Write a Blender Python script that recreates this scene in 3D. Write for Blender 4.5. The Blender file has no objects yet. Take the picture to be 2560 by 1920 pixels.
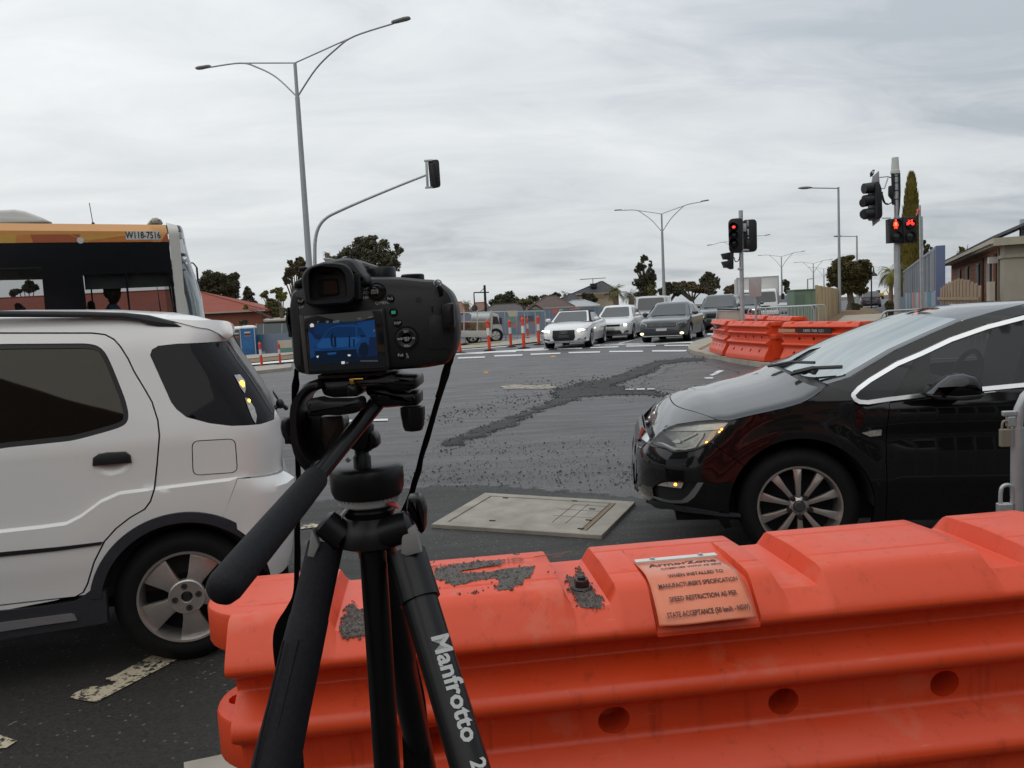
import bpy, bmesh, math, random
from mathutils import Vector, Matrix, noise
from mathutils.geometry import delaunay_2d_cdt
rad = math.radians
V = Vector
random.seed(7)
SC = bpy.context.scene
COL = SC.collection
# ------------------------------------------------------------------ camera
FPX, CX, CY = 1725.0, 1106.0, 829.5           # focal length in pixels of a 2212 px wide picture
EYE = V((0, 0, 1.45)); PITCH = rad(5.13); ROLL = rad(2.8)
CF = V((0, math.cos(PITCH), -math.sin(PITCH))); _U = V((0, math.sin(PITCH), math.cos(PITCH))); _R = V((1, 0, 0))
CR = _R * math.cos(ROLL) - _U * math.sin(ROLL); CU = _U * math.cos(ROLL) + _R * math.sin(ROLL)
cam = bpy.data.cameras.new('camera'); cam.sensor_width = 36; cam.lens = 36 * FPX / 2212
cam.clip_start = 0.02; cam.clip_end = 6000
co = bpy.data.objects.new('camera', cam); COL.objects.link(co)
co.matrix_world = Matrix(((CR.x, CU.x, -CF.x, EYE.x), (CR.y, CU.y, -CF.y, EYE.y), (CR.z, CU.z, -CF.z, EYE.z), (0, 0, 0, 1)))
SC.camera = co
# ------------------------------------------------------------------ sky
SUN_EL, SUN_AZ = rad(52), rad(205)             # overcast: a broad weak sun behind and to the left of the viewer
w = bpy.data.worlds.new('World'); SC.world = w; w.use_nodes = True
nt = w.node_tree; nt.nodes.clear()
def wn(t, **k):
    n = nt.nodes.new(t)
    for a, b in k.items(): setattr(n, a, b)
    return n
def wl(a, b): nt.links.new(a, b)
wo = wn('ShaderNodeOutputWorld'); sky = wn('ShaderNodeTexSky', sky_type='NISHITA', sun_disc=False, sun_elevation=SUN_EL, sun_rotation=SUN_AZ)
b1 = wn('ShaderNodeBackground'); b1.inputs[1].default_value = 0.1; wl(sky.outputs[0], b1.inputs[0])
tc = wn('ShaderNodeTexCoord'); sx = wn('ShaderNodeSeparateXYZ'); wl(tc.outputs['Generated'], sx.inputs[0])
def wm_(op, a, b=None, c=None):
    n = wn('ShaderNodeMath', operation=op)
    for i, q in enumerate((a, b, c)):
        if q is None: continue
        if isinstance(q, (int, float)): n.inputs[i].default_value = q
        else: wl(q, n.inputs[i])
    return n.outputs[0]
zc = wm_('MAXIMUM', sx.outputs[2], 0.0)
den = wm_('ADD', zc, 0.16)
cxy = wn('ShaderNodeCombineXYZ'); wl(wm_('DIVIDE', sx.outputs[0], den), cxy.inputs[0]); wl(wm_('DIVIDE', sx.outputs[1], den), cxy.inputs[1])
mp = wn('ShaderNodeMapping'); mp.inputs['Rotation'].default_value = (0, 0, rad(-32)); mp.inputs['Scale'].default_value = (0.60, 1.0, 1); wl(cxy.outputs[0], mp.inputs[0])
def wnoise(scale, detail, rough, dist, off):
    a = wn('ShaderNodeVectorMath', operation='ADD'); a.inputs[1].default_value = (off, off * 1.7, 0); wl(mp.outputs[0], a.inputs[0])
    n = wn('ShaderNodeTexNoise'); n.inputs['Scale'].default_value = scale; n.inputs['Detail'].default_value = detail
    n.inputs['Roughness'].default_value = rough; n.inputs['Distortion'].default_value = dist; wl(a.outputs[0], n.inputs['Vector'])
    return n.outputs[0]
n1 = wnoise(0.62, 5, 0.50, 0.8, 3.1); n2 = wnoise(2.6, 6, 0.6, 0.9, 8.2)
mix = wm_('ADD', wm_('MULTIPLY', n1, 0.68), wm_('MULTIPLY', n2, 0.32))
side = wm_('MULTIPLY', sx.outputs[0], -0.19)     # the cloud thins to the left
mix = wm_('ADD', mix, side)
cr = wn('ShaderNodeValToRGB'); wl(mix, cr.inputs[0])
e = cr.color_ramp.elements
e[0].position = 0.34; e[0].color = (0.45, 0.49, 0.53, 1)
e[1].position = 0.66; e[1].color = (0.84, 0.865, 0.87, 1)
q = e.new(0.47); q.color = (0.665, 0.695, 0.715, 1)
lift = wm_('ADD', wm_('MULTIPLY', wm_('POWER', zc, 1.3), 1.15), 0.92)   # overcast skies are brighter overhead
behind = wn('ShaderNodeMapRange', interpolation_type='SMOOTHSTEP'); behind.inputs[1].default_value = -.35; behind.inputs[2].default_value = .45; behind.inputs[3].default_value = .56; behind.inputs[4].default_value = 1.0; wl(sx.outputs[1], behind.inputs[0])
lift = wm_('MULTIPLY', lift, behind.outputs[0])   # sky dimmed behind the viewer to deepen contrast on surfaces facing it
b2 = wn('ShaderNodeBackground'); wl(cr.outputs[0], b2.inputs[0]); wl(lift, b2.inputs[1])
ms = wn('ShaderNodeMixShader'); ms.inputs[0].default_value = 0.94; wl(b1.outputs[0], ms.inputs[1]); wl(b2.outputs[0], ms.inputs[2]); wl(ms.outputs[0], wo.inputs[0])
sl = bpy.data.lights.new('sun', 'SUN'); sl.energy = 0.7; sl.angle = rad(95); sl.color = (1, 0.96, 0.9)
so = bpy.data.objects.new('sun', sl); COL.objects.link(so)
_sd = V((math.sin(SUN_AZ) * math.cos(SUN_EL), math.cos(SUN_AZ) * math.cos(SUN_EL), math.sin(SUN_EL)))
so.rotation_euler = _sd.to_track_quat('Z', 'Y').to_euler(); so.location = (0, -5, 30)
SC.view_settings.view_transform = 'Standard'; SC.view_settings.look = 'None'; SC.view_settings.exposure = 0; SC.view_settings.gamma = 1
# ------------------------------------------------------------------ measuring helpers
ZM = dict(D=(0, 0, 2560), A1=(0, 480, 700), A2=(0, 1000, 800), A3=(640, 560, 600), A4=(480, 900, 700), A5=(500, 1320, 800), A6=(1560, 700, 1000),
          A7=(1160, 1200, 800), A8=(1760, 1200, 800), B1=(1100, 580, 600), B2=(1500, 600, 600), B3=(1960, 360, 600), B4=(1760, 480, 500),
          B5=(460, 0, 700), B6=(480, 560, 300), B7=(560, 760, 300), B8=(1780, 640, 600), C1=(680, 620, 500), C2=(1040, 1360, 400),
          C3=(2360, 960, 400), C4=(1580, 980, 400), C5=(0, 1560, 600), C6=(700, 900, 400), C7=(1300, 760, 500))
def zz(k, x, y):
    a, b, ww = ZM[k]; s = ww / 2212.0
    return ((a + x * s) * 2212 / 2560, (b + y * s) * 2212 / 2560)
def zs(k, pts): return [zz(k, *p) for p in pts]
def ray(x, y): return CF + CR * ((x - CX) / FPX) + CU * ((CY - y) / FPX)
def aty(x, y, Y): d = ray(x, y); return EYE + d * (Y / d.y)
def atz(x, y, z): d = ray(x, y); return EYE + d * ((z - EYE.z) / d.z)
def ss(t): t = min(1.0, max(0.0, t)); return t * t * (3 - 2 * t)
def G(x, y):
    xx = max(-26.0, min(8.0, x))
    return ss((y - 6) / 20.0) * (0.043 * xx if xx < 0 else 0.014 * xx)
def gnd(x, y):
    p = atz(x, y, 0.0)
    for i in range(25): p = atz(x, y, 0.5 * (p.z + G(p.x, p.y)))
    return p
def lerp(a, b, t): return a + (b - a) * t
def pl(xs, x):                                  # piecewise linear lookup, xs = [(x, v), ...]
    if x <= xs[0][0]: return xs[0][1]
    for (a, b), (c, d) in zip(xs, xs[1:]):
        if x <= c: return b + (d - b) * (x - a) / (c - a)
    return xs[-1][1]
def smoothline(pts, k=4, closed=False):         # Catmull-Rom through the points
    n = len(pts); out = []
    P = [V(p) for p in pts]
    rng = range(n if closed else n - 1)
    for i in rng:
        p0 = P[(i - 1) % n] if (closed or i) else P[0]; p1 = P[i]; p2 = P[(i + 1) % n]
        p3 = P[(i + 2) % n] if (closed or i + 2 < n) else P[-1]
        for j in range(k):
            t = j / k
            out.append(0.5 * ((2 * p1) + (p2 - p0) * t + (2 * p0 - 5 * p1 + 4 * p2 - p3) * t * t + (3 * p1 - p0 - 3 * p2 + p3) * t ** 3))
    if not closed: out.append(P[-1])
    return out
def roundpoly(pts, r, k=4):                     # round the corners of a polygon (2D or 3D)
    P = [V(p) for p in pts]; n = len(P); out = []
    for i in range(n):
        a, b, c = P[i - 1], P[i], P[(i + 1) % n]
        rr = r[i] if isinstance(r, (list, tuple)) else r
        d1 = a - b; d2 = c - b
        l1 = min(rr, d1.length * 0.48); l2 = min(rr, d2.length * 0.48)
        if l1 < 1e-6 or l2 < 1e-6: out.append(b); continue
        s = b + d1.normalized() * l1; e_ = b + d2.normalized() * l2
        for j in range(k + 1):
            t = j / k
            out.append(s * (1 - t) ** 2 + b * 2 * t * (1 - t) + e_ * t * t)
    return out
# ------------------------------------------------------------------ object helpers
def wmx(o):
    m = o.matrix_basis.copy(); p = o.parent
    while p: m = p.matrix_basis @ m; p = p.parent
    return m
def tag(o, label=None, cat=None, group=None, kind=None):
    if label: o['label'] = label
    if cat: o['category'] = cat
    if group: o['group'] = group
    if kind: o['kind'] = kind
    return o
def thing(name, loc, label, cat, rz=0.0, group=None, rot=None):
    o = bpy.data.objects.new(name, None); COL.objects.link(o); o.location = loc
    o.rotation_euler = rot or (0, 0, rz); o.empty_display_size = 0.1
    return tag(o, label, cat, group)
def copy_tree(o, parent=None, kids=None):
    c = o.copy(); COL.objects.link(c); c.parent = parent
    for ch in [q for q in bpy.data.objects if q.parent == o]: copy_tree(ch, c)
    return c
def orth(d):
    a = V((0, 0, 1)) if abs(d.z) < 0.9 else V((1, 0, 0))
    u = d.cross(a).normalized(); return u, d.cross(u).normalized()
class MB:
    def __init__(s): s.v = []; s.f = []
    def add(s, vs, fs):
        n = len(s.v); s.v += [V(p) for p in vs]; s.f += [[i + n for i in f] for f in fs]; return s
    def quad(s, a, b, c, d): return s.add([a, b, c, d], [[0, 1, 2, 3]])
    def box(s, c, d, m=None):
        c = V(c); vs = []
        for i in (-1, 1):
            for j in (-1, 1):
                for k in (-1, 1):
                    p = V((i * d[0] / 2, j * d[1] / 2, k * d[2] / 2)); vs.append(c + (m @ p if m else p))
        return s.add(vs, [[0, 1, 3, 2], [4, 6, 7, 5], [0, 4, 5, 1], [2, 3, 7, 6], [0, 2, 6, 4], [1, 5, 7, 3]])
    def bar(s, a, b, w, h, up=V((0, 0, 1))):    # box beam from a to b
        a = V(a); b = V(b); d = (b - a); L = d.length; d.normalize(); u = d.cross(up).normalized(); t = u.cross(d)
        return s.box((a + b) / 2, (L, w, h), Matrix((d, u, t)).transposed())
    def ring(s, c, u, v, r, n, r2=None):
        r2 = r2 or r
        return [c + u * (r * math.cos(2 * math.pi * i / n)) + v * (r2 * math.sin(2 * math.pi * i / n)) for i in range(n)]
    def loft(s, rings, cap=True, closed=True):
        n = len(rings[0]); vs = [p for r in rings for p in r]; fs = []
        for i in range(len(rings) - 1):
            for j in range(n if closed else n - 1):
                k = (j + 1) % n; fs.append([i * n + j, i * n + k, (i + 1) * n + k, (i + 1) * n + j])
        if cap: fs += [list(range(n))[::-1], [(len(rings) - 1) * n + j for j in range(n)]]
        return s.add(vs, fs)
    def cyl(s, a, b, r, r2=None, n=16, cap=True):
        a = V(a); b = V(b); u, v = orth((b - a).normalized())
        return s.loft([s.ring(a, u, v, r, n), s.ring(b, u, v, r if r2 is None else r2, n)], cap)
    def tube(s, pts, r, n=8, cap=True, flat=1.0):
        P = [V(p) for p in pts]; rs = []; u = None
        for i, p in enumerate(P):
            d = ((P[min(i + 1, len(P) - 1)] - P[max(i - 1, 0)])).normalized()
            if u is None: u, v = orth(d)
            else: u = (u - d * u.dot(d)).normalized(); v = d.cross(u)
            rr = r[i] if isinstance(r, (list, tuple)) else r
            rs.append(s.ring(p, u, v, rr, n, rr * flat))
        return s.loft(rs, cap)
    def lathe(s, o, ax, prof, n=24, cap=True):
        o = V(o); ax = V(ax).normalized(); u, v = orth(ax)
        return s.loft([s.ring(o + ax * h, u, v, max(r, 1e-5), n) for r, h in prof], cap)
    def ell(s, c, r, nu=16, nv=10, m=None):
        c = V(c); rs = []
        for i in range(nv + 1):
            t = math.pi * (i + (0.02 if i == 0 else -0.02 if i == nv else 0)) / nv; ring = []
            for j in range(nu):
                a = 2 * math.pi * j / nu; p = V((r[0] * math.sin(t) * math.cos(a), r[1] * math.sin(t) * math.sin(a), r[2] * math.cos(t)))
                ring.append(c + (m @ p if m else p))
            rs.append(ring)
        return s.loft(rs)
    def inset(s, P, N, b):
        out = []; n = len(P)
        for i in range(n):
            e1 = (P[i] - P[i - 1]); e2 = (P[(i + 1) % n] - P[i])
            if e1.length < 1e-9: e1 = e2
            if e2.length < 1e-9: e2 = e1
            a = N.cross(e1).normalized(); c = N.cross(e2).normalized(); k = 1 + a.dot(c)
            m = (a + c) / max(k, 0.35); out.append(P[i] + m * b)
        return out
    def slab(s, pts, depth, bev=0.0, d=V((0, 1, 0)), back=True):
        P = [V(p) for p in pts]; N = V((0, 0, 0))
        for i in range(len(P)): N += P[i].cross(P[(i + 1) % len(P)])
        N.normalize(); d = V(d)
        if bev <= 0: return s.loft([P, [p + d * depth for p in P]])
        i1 = s.inset(P, N, bev); i2 = s.inset(P, N, bev * 0.29)
        rs = [i1, [p + d * bev * 0.29 for p in i2], [p + d * bev for p in P]]
        if back: rs += [[p + d * (depth - bev) for p in P], [p + d * (depth - bev * 0.29) for p in i2], [p + d * depth for p in i1]]
        else: rs += [[p + d * depth for p in P]]
        return s.loft(rs)
    def build(s, name, mat, parent=None, smooth=38, bev=None, local=False, recalc=True, segs=2):
        me = bpy.data.meshes.new(name)
        vs = s.v
        if parent is not None and not local:
            inv = wmx(parent).inverted(); vs = [inv @ p for p in vs]
        me.from_pydata([tuple(p) for p in vs], [], s.f); me.validate()
        if recalc:
            bm = bmesh.new(); bm.from_mesh(me); bmesh.ops.recalc_face_normals(bm, faces=bm.faces); bm.to_mesh(me); bm.free()
        if smooth:
            me.shade_smooth(); me.set_sharp_from_angle(angle=rad(smooth))
        o = bpy.data.objects.new(name, me); COL.objects.link(o)
        if parent is not None: o.parent = parent
        if mat: me.materials.append(mat)
        if bev:
            b = o.modifiers.new('bevel', 'BEVEL'); b.width = bev; b.segments = segs; b.limit_method = 'ANGLE'; b.angle_limit = rad(32); b.harden_normals = False
        return o
def bake(o):
    dg = bpy.context.evaluated_depsgraph_get(); dg.update()
    me = bpy.data.meshes.new_from_object(o.evaluated_get(dg)); o.modifiers.clear(); o.data = me; return o
def cut(o, cutters):
    tmp = []
    for c in cutters:
        m = o.modifiers.new('cut', 'BOOLEAN'); m.operation = 'DIFFERENCE'; m.solver = 'EXACT'; m.object = c; tmp.append(c)
    bpy.context.view_layer.update(); bake(o)
    for c in tmp: bpy.data.objects.remove(c)
    o.data.shade_smooth(); o.data.set_sharp_from_angle(angle=rad(35)); return o
def pip(p, poly):
    x, y = p; c = False; j = len(poly) - 1
    for i in range(len(poly)):
        xi, yi = poly[i]; xj, yj = poly[j]
        if (yi > y) != (yj > y) and x < (xj - xi) * (y - yi) / (yj - yi) + xi: c = not c
        j = i
    return c
def resamp(poly, h, closed=True):
    out = []; n = len(poly)
    for i in range(n if closed else n - 1):
        a = V(poly[i][:2]) if len(poly[i]) > 1 else poly[i]; b = V(poly[(i + 1) % n][:2]); k = max(1, int(math.ceil((b - a).length / h)))
        for j in range(k): out.append(tuple(a.lerp(b, j / k)))
    if not closed: out.append(tuple(poly[-1][:2]))
    return out
def area(poly): return sum(poly[i - 1][0] * poly[i][1] - poly[i][0] * poly[i - 1][1] for i in range(len(poly))) / 2
def inset2(poly, b):                            # shrink a 2D polygon
    if area(poly) < 0: poly = poly[::-1]
    N = V((0, 0, 1)); return [(p.x, p.y) for p in MB().inset([V((q[0], q[1], 0)) for q in poly], N, b)]
def panel(name, outline, holes, surf, mat, parent, h=0.03, gap=0.0, lip=0.012, lipdir=V((0, 1, 0)), smooth=35, off=None, local=True, lines=()):
    """a sheet-metal panel: 2D outline (with holes) triangulated finely and laid on surf(a, b) -> 3D, its edges folded in by lip"""
    outline = [tuple(p[:2]) for p in outline]
    if gap: outline = inset2(outline, gap)
    o2 = resamp(outline, h); hs = [resamp([tuple(p[:2]) for p in q], h) for q in holes]
    pts = []; edges = []
    for loop in [o2] + hs:
        n0 = len(pts); pts += [V(p) for p in loop]; edges += [(n0 + i, n0 + (i + 1) % len(loop)) for i in range(len(loop))]
    for ln in lines:
        rl = [p for p in resamp(ln, h, False) if pip(p, o2)]
        n0 = len(pts); pts += [V(p) for p in rl]; edges += [(n0 + i, n0 + i + 1) for i in range(len(rl) - 1)]
    xs = [p[0] for p in o2]; ys = [p[1] for p in o2]
    bp = [V(p) for p in pts]; cell = {}
    for p in bp: cell.setdefault((int(p.x // h), int(p.y // h)), []).append(p)
    a = math.floor(min(xs) / h) * h; row = 0
    y = min(ys) + h * 0.5
    while y < max(ys):
        x = min(xs) + (h * 0.5 if row % 2 else 0)
        while x < max(xs):
            if pip((x, y), o2) and not any(pip((x, y), q) for q in hs):
                ok = True; ci, cj = int(x // h), int(y // h)
                for di in (-1, 0, 1):
                    for dj in (-1, 0, 1):
                        for p in cell.get((ci + di, cj + dj), ()):
                            if (p.x - x) ** 2 + (p.y - y) ** 2 < (0.5 * h) ** 2: ok = False
                if ok: pts.append(V((x, y)))
            x += h
        y += h * 0.9; row += 1
    rv, re, rf, _, _, _ = delaunay_2d_cdt(pts, edges, [], 0, 1e-6)
    fs = []
    for f in rf:
        c = sum((rv[i] for i in f), V((0, 0))) / len(f)
        if pip(c, o2) and not any(pip(c, q) for q in hs): fs.append(list(f))
    v3 = [V(surf(p.x, p.y)) for p in rv]
    if lip:
        cnt = {}
        for f in fs:
            for i in range(len(f)):
                e_ = (f[i], f[(i + 1) % len(f)]); cnt[frozenset(e_)] = cnt.get(frozenset(e_), []) + [e_]
        be = [q[0] for q in cnt.values() if len(q) == 1]; m = {}
        for a_, b_ in be:
            for i in (a_, b_):
                if i not in m: m[i] = len(v3); v3.append(v3[i] + (lipdir(v3[i]) if callable(lipdir) else lipdir) * lip)
        for a_, b_ in be: fs.append([b_, a_, m[a_], m[b_]])
    used = sorted({i for f in fs for i in f}); mp_ = {i: k for k, i in enumerate(used)}
    mb = MB(); mb.v = [v3[i] for i in used]; mb.f = [[mp_[i] for i in f] for f in fs]
    return mb.build(name, mat, parent, smooth, local=local)
def lettering(s, size, M4, mat, parent, name='lettering', ext=0.0, align='CENTER', sx=1.0, shear=0.0, bold=0.0):
    cu = bpy.data.curves.new('t', 'FONT'); cu.body = s; cu.size = size; cu.align_x = align; cu.align_y = 'CENTER'; cu.extrude = ext; cu.resolution_u = 2; cu.shear = shear; cu.offset = bold * size
    ob = bpy.data.objects.new('t', cu); COL.objects.link(ob); bpy.context.view_layer.update()
    dg = bpy.context.evaluated_depsgraph_get(); me = bpy.data.meshes.new_from_object(ob.evaluated_get(dg)); bpy.data.objects.remove(ob)
    me.name = name
    mm = (wmx(parent).inverted() if parent else Matrix()) @ M4 @ Matrix.Diagonal((sx, 1, 1, 1)); me.transform(mm)
    me.materials.clear(); me.materials.append(mat)
    o = bpy.data.objects.new(name, me); COL.objects.link(o); o.parent = parent; return o
def frame4(o, x, y):                            # 4x4 with local x along x, y along y
    x = V(x).normalized(); z = x.cross(V(y)).normalized(); y = z.cross(x)
    return Matrix(((x.x, y.x, z.x, o[0]), (x.y, y.y, z.y, o[1]), (x.z, y.z, z.z, o[2]), (0, 0, 0, 1)))
# ------------------------------------------------------------------ materials
MATS = {}
def mat(name, col, rough=0.5, metal=0.0, spec=0.5, coat=0.0, nz=None, col2=None, bump=None, rn=None, em=None, ems=1.0, scale3=None):
    """procedural principled material: colour mottled by noise (nz = scale, amount), bump = (scale, strength, distance), rn = roughness noise"""
    if name in MATS: return MATS[name]
    m = bpy.data.materials.new(name); m.use_nodes = True; t = m.node_tree; b = t.nodes['Principled BSDF']
    b.inputs['Base Color'].default_value = (*col, 1); b.inputs['Roughness'].default_value = rough; b.inputs['Metallic'].default_value = metal
    b.inputs['Specular IOR Level'].default_value = spec; b.inputs['Coat Weight'].default_value = coat; b.inputs['Coat Roughness'].default_value = 0.04
    L = t.links.new; N = t.nodes.new
    tcn = N('ShaderNodeTexCoord'); src = tcn.outputs['Object']
    if scale3:
        mpn = N('ShaderNodeMapping'); mpn.inputs['Scale'].default_value = scale3; L(src, mpn.inputs[0]); src = mpn.outputs[0]
    def nzn(s, det=5, ro=0.6):
        n = N('ShaderNodeTexNoise'); n.inputs['Scale'].default_value = s; n.inputs['Detail'].default_value = det; n.inputs['Roughness'].default_value = ro; L(src, n.inputs['Vector']); return n.outputs[0]
    nz = nz or (6.0, 0.06)
    mx = N('ShaderNodeMix'); mx.data_type = 'RGBA'; rp = N('ShaderNodeMapRange'); rp.inputs[1].default_value = 0.3; rp.inputs[2].default_value = 0.7; L(nzn(nz[0]), rp.inputs[0]); L(rp.outputs[0], mx.inputs[0])
    c2 = col2 or tuple(max(0, c * (1 + nz[1])) for c in col); c1 = col if col2 else tuple(c * (1 - nz[1]) for c in col)
    mx.inputs[6].default_value = (*c1, 1); mx.inputs[7].default_value = (*c2, 1); L(mx.outputs[2], b.inputs['Base Color'])
    if rn:
        r2 = N('ShaderNodeMapRange'); r2.inputs[1].default_value = 0.3; r2.inputs[2].default_value = 0.7; r2.inputs[3].default_value = rough - rn[1]; r2.inputs[4].default_value = rough + rn[1]
        L(nzn(rn[0]), r2.inputs[0]); L(r2.outputs[0], b.inputs['Roughness'])
    if bump:
        bn = N('ShaderNodeBump'); bn.inputs['Strength'].default_value = bump[1]; bn.inputs['Distance'].default_value = bump[2] if len(bump) > 2 else 0.01; L(nzn(bump[0], 3), bn.inputs['Height']); L(bn.outputs[0], b.inputs['Normal'])
    if em: b.inputs['Emission Color'].default_value = (*em, 1); b.inputs['Emission Strength'].default_value = ems
    m['mix'] = mx.name; MATS[name] = m; return m
def glass(name, tint=(0.5, 0.55, 0.56), ior=1.45, rough=0.02, gl=(0.95, 0.97, 1.0)):
    """thin glass: see-through tint mixed with a mirror sheen by Fresnel"""
    if name in MATS: return MATS[name]
    m = bpy.data.materials.new(name); m.use_nodes = True; t = m.node_tree; t.nodes.clear(); N = t.nodes.new; L = t.links.new
    o = N('ShaderNodeOutputMaterial'); tr_ = N('ShaderNodeBsdfTransparent'); tr_.inputs[0].default_value = (*tint, 1)
    g = N('ShaderNodeBsdfGlossy'); g.inputs[0].default_value = (*gl, 1); g.inputs['Roughness'].default_value = rough
    fr = N('ShaderNodeFresnel'); fr.inputs[0].default_value = ior; mx = N('ShaderNodeMixShader')
    tcn = N('ShaderNodeTexCoord'); nn = N('ShaderNodeTexNoise'); nn.inputs['Scale'].default_value = 2.0; L(tcn.outputs['Object'], nn.inputs['Vector'])
    bp_ = N('ShaderNodeBump'); bp_.inputs['Strength'].default_value = 0.04; bp_.inputs['Distance'].default_value = 0.02; L(nn.outputs[0], bp_.inputs['Height']); L(bp_.outputs[0], g.inputs['Normal'])
    L(fr.outputs[0], mx.inputs[0]); L(tr_.outputs[0], mx.inputs[1]); L(g.outputs[0], mx.inputs[2]); L(mx.outputs[0], o.inputs[0])
    MATS[name] = m; return m
m_blk = mat('black_plastic', (0.014, 0.014, 0.016), 0.42, nz=(30, 0.2))
m_rub = mat('rubber', (0.006, 0.006, 0.0062), 0.7, spec=.25, nz=(20, 0.25), bump=(60, 0.1, 0.002))
m_void = mat('dark_void', (0.004, 0.004, 0.0045), 0.9)
m_chr = mat('chrome', (0.72, 0.73, 0.75), 0.16, 1.0)
m_alu = mat('cast_alloy', (0.50, 0.48, 0.45), 0.36, 0.8, nz=(9, 0.12), rn=(14, 0.08))
m_galv = mat('galvanised_steel', (0.42, 0.44, 0.45), 0.45, 0.55, nz=(9, 0.12), rn=(14, 0.1))
m_white = mat('white_paint', (0.74, 0.75, 0.75), 0.35, nz=(5, 0.05))
# ------------------------------------------------------------------ ground, roads, markings
def edge_attr(me, pts, poly):
    S_ = [(V(poly[i - 1]), V(poly[i])) for i in range(len(poly))]; at = me.attributes.new('edge', 'FLOAT', 'POINT')
    for i, p in enumerate(pts):
        p = V(p); b = 9.0
        for a, c in S_:
            d = c - a; t = max(0, min(1, (p - a).dot(d) / max(1e-9, d.length_squared))); b = min(b, (p - a - d * t).length)
        at.data[i].value = b
def fade(m, wd, sc):
    """let a thin spread of material break up towards its rim"""
    t = m.node_tree; N = t.nodes.new; L = t.links.new; b = t.nodes['Principled BSDF']; a = N('ShaderNodeAttribute'); a.attribute_name = 'edge'; tcn = N('ShaderNodeTexCoord'); n = N('ShaderNodeTexNoise'); n.inputs['Scale'].default_value = sc; n.inputs['Detail'].default_value = 7; n.inputs['Roughness'].default_value = .75; L(tcn.outputs['Object'], n.inputs['Vector'])
    r_ = N('ShaderNodeMapRange'); r_.inputs[2].default_value = wd; r_.inputs[3].default_value = -.42; r_.inputs[4].default_value = .42; L(a.outputs['Fac'], r_.inputs[0]); ad = N('ShaderNodeMath'); L(r_.outputs[0], ad.inputs[0]); L(n.outputs[0], ad.inputs[1]); r2 = N('ShaderNodeMapRange'); r2.inputs[1].default_value = .42; r2.inputs[2].default_value = .58; L(ad.outputs[0], r2.inputs[0]); L(r2.outputs[0], b.inputs['Alpha']); m['fade'] = wd
def sheet(name, poly, off, m, h=0.5, kind='structure', world=True, edge=0.0):
    if edge:
        q = []
        for i, p in enumerate(resamp(poly, edge * 2.2)):
            q.append((p[0] + random.uniform(-edge, edge), p[1] + random.uniform(-edge, edge)))
        poly = q
    o = panel(name, poly, [], lambda x, y: (x, y, G(x, y) + off), m, None, h=h, lip=0)
    if 'fade' in m: edge_attr(o.data, [(v.co.x, v.co.y) for v in o.data.vertices], poly)
    if kind: o['kind'] = kind
    return o
def gp(pts, k='D'): return [tuple(gnd(*zz(k, *p))[:2]) if k != 'D' else tuple(gnd(*p)[:2]) for p in pts]
def asphalt(name, ca, cb, rough, big, grit, spec=0.5, fleck=0.0):
    m = mat(name, ca, rough, spec=spec, nz=big, col2=cb, rn=(3.0, 0.10), scale3=(.3, 1.5, 1)); t = m.node_tree; b = t.nodes['Principled BSDF']; N = t.nodes.new; L = t.links.new
    tcn = N('ShaderNodeTexCoord'); vo = N('ShaderNodeTexVoronoi'); vo.inputs['Scale'].default_value = grit; L(tcn.outputs['Object'], vo.inputs['Vector'])
    nn = N('ShaderNodeTexNoise'); nn.inputs['Scale'].default_value = grit * 0.6; nn.inputs['Detail'].default_value = 6; nn.inputs['Roughness'].default_value = 0.75; L(tcn.outputs['Object'], nn.inputs['Vector'])
    bp_ = N('ShaderNodeBump'); bp_.inputs['Strength'].default_value = 0.8; bp_.inputs['Distance'].default_value = 0.014; L(nn.outputs[0], bp_.inputs['Height']); L(bp_.outputs[0], b.inputs['Normal'])
    mx = N('ShaderNodeMix'); mx.data_type = 'RGBA'; mx.blend_type = 'MULTIPLY'; mx.inputs[0].default_value = 1.0
    rp = N('ShaderNodeMapRange'); rp.inputs[1].default_value = 0.30; rp.inputs[2].default_value = 0.70; rp.inputs[3].default_value = 0.25; rp.inputs[4].default_value = 1.85; rp.clamp = True; L(nn.outputs[0], rp.inputs[0])
    L(t.nodes[m['mix']].outputs[2], mx.inputs[6]); L(rp.outputs[0], mx.inputs[7])
    out = mx.outputs[2]
    if fleck:
        th = N('ShaderNodeMath'); th.operation = 'GREATER_THAN'; n3 = N('ShaderNodeTexWhiteNoise'); L(vo.outputs['Position'], n3.inputs[0]); L(n3.outputs[0], th.inputs[0]); th.inputs[1].default_value = 1 - fleck
        m2 = N('ShaderNodeMix'); m2.data_type = 'RGBA'; L(th.outputs[0], m2.inputs[0]); L(out, m2.inputs[6]); m2.inputs[7].default_value = (0.15, 0.145, 0.14, 1); out = m2.outputs[2]
    L(out, b.inputs['Base Color']); return m
m_road = asphalt('asphalt_grey', (0.054, 0.0505, 0.053), (0.086, 0.081, 0.084), 0.50, (0.8, 0.1), 70, 0.45, 0.008)
m_road2 = asphalt('asphalt_coarse_dark', (0.022, 0.0195, 0.0175), (0.032, 0.029, 0.0265), 0.6, (0.9, 0.1), 110, 0.45, 0.012)
m_road3 = asphalt('asphalt_wet_patch', (0.017, 0.0165, 0.0165), (0.030, 0.028, 0.028), 0.66, (1.2, 0.1), 40, 0.3)
m_road4 = asphalt('asphalt_old_brown', (0.092, 0.083, 0.077), (0.062, 0.057, 0.056), 0.55, (0.7, 0.1), 45)
fade(m_road2, .45, 5.0); fade(m_road3, .42, 4.0); fade(m_road4, .5, 3.0)
m_conc = mat('concrete', (0.34, 0.31, 0.26), 0.8, nz=(3.5, 0.18), bump=(45, 0.25, 0.01))
m_dirt = mat('bare_earth', (0.20, 0.135, 0.075), 0.95, nz=(1.6, 0.25), bump=(12, 0.6, 0.05))
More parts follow.
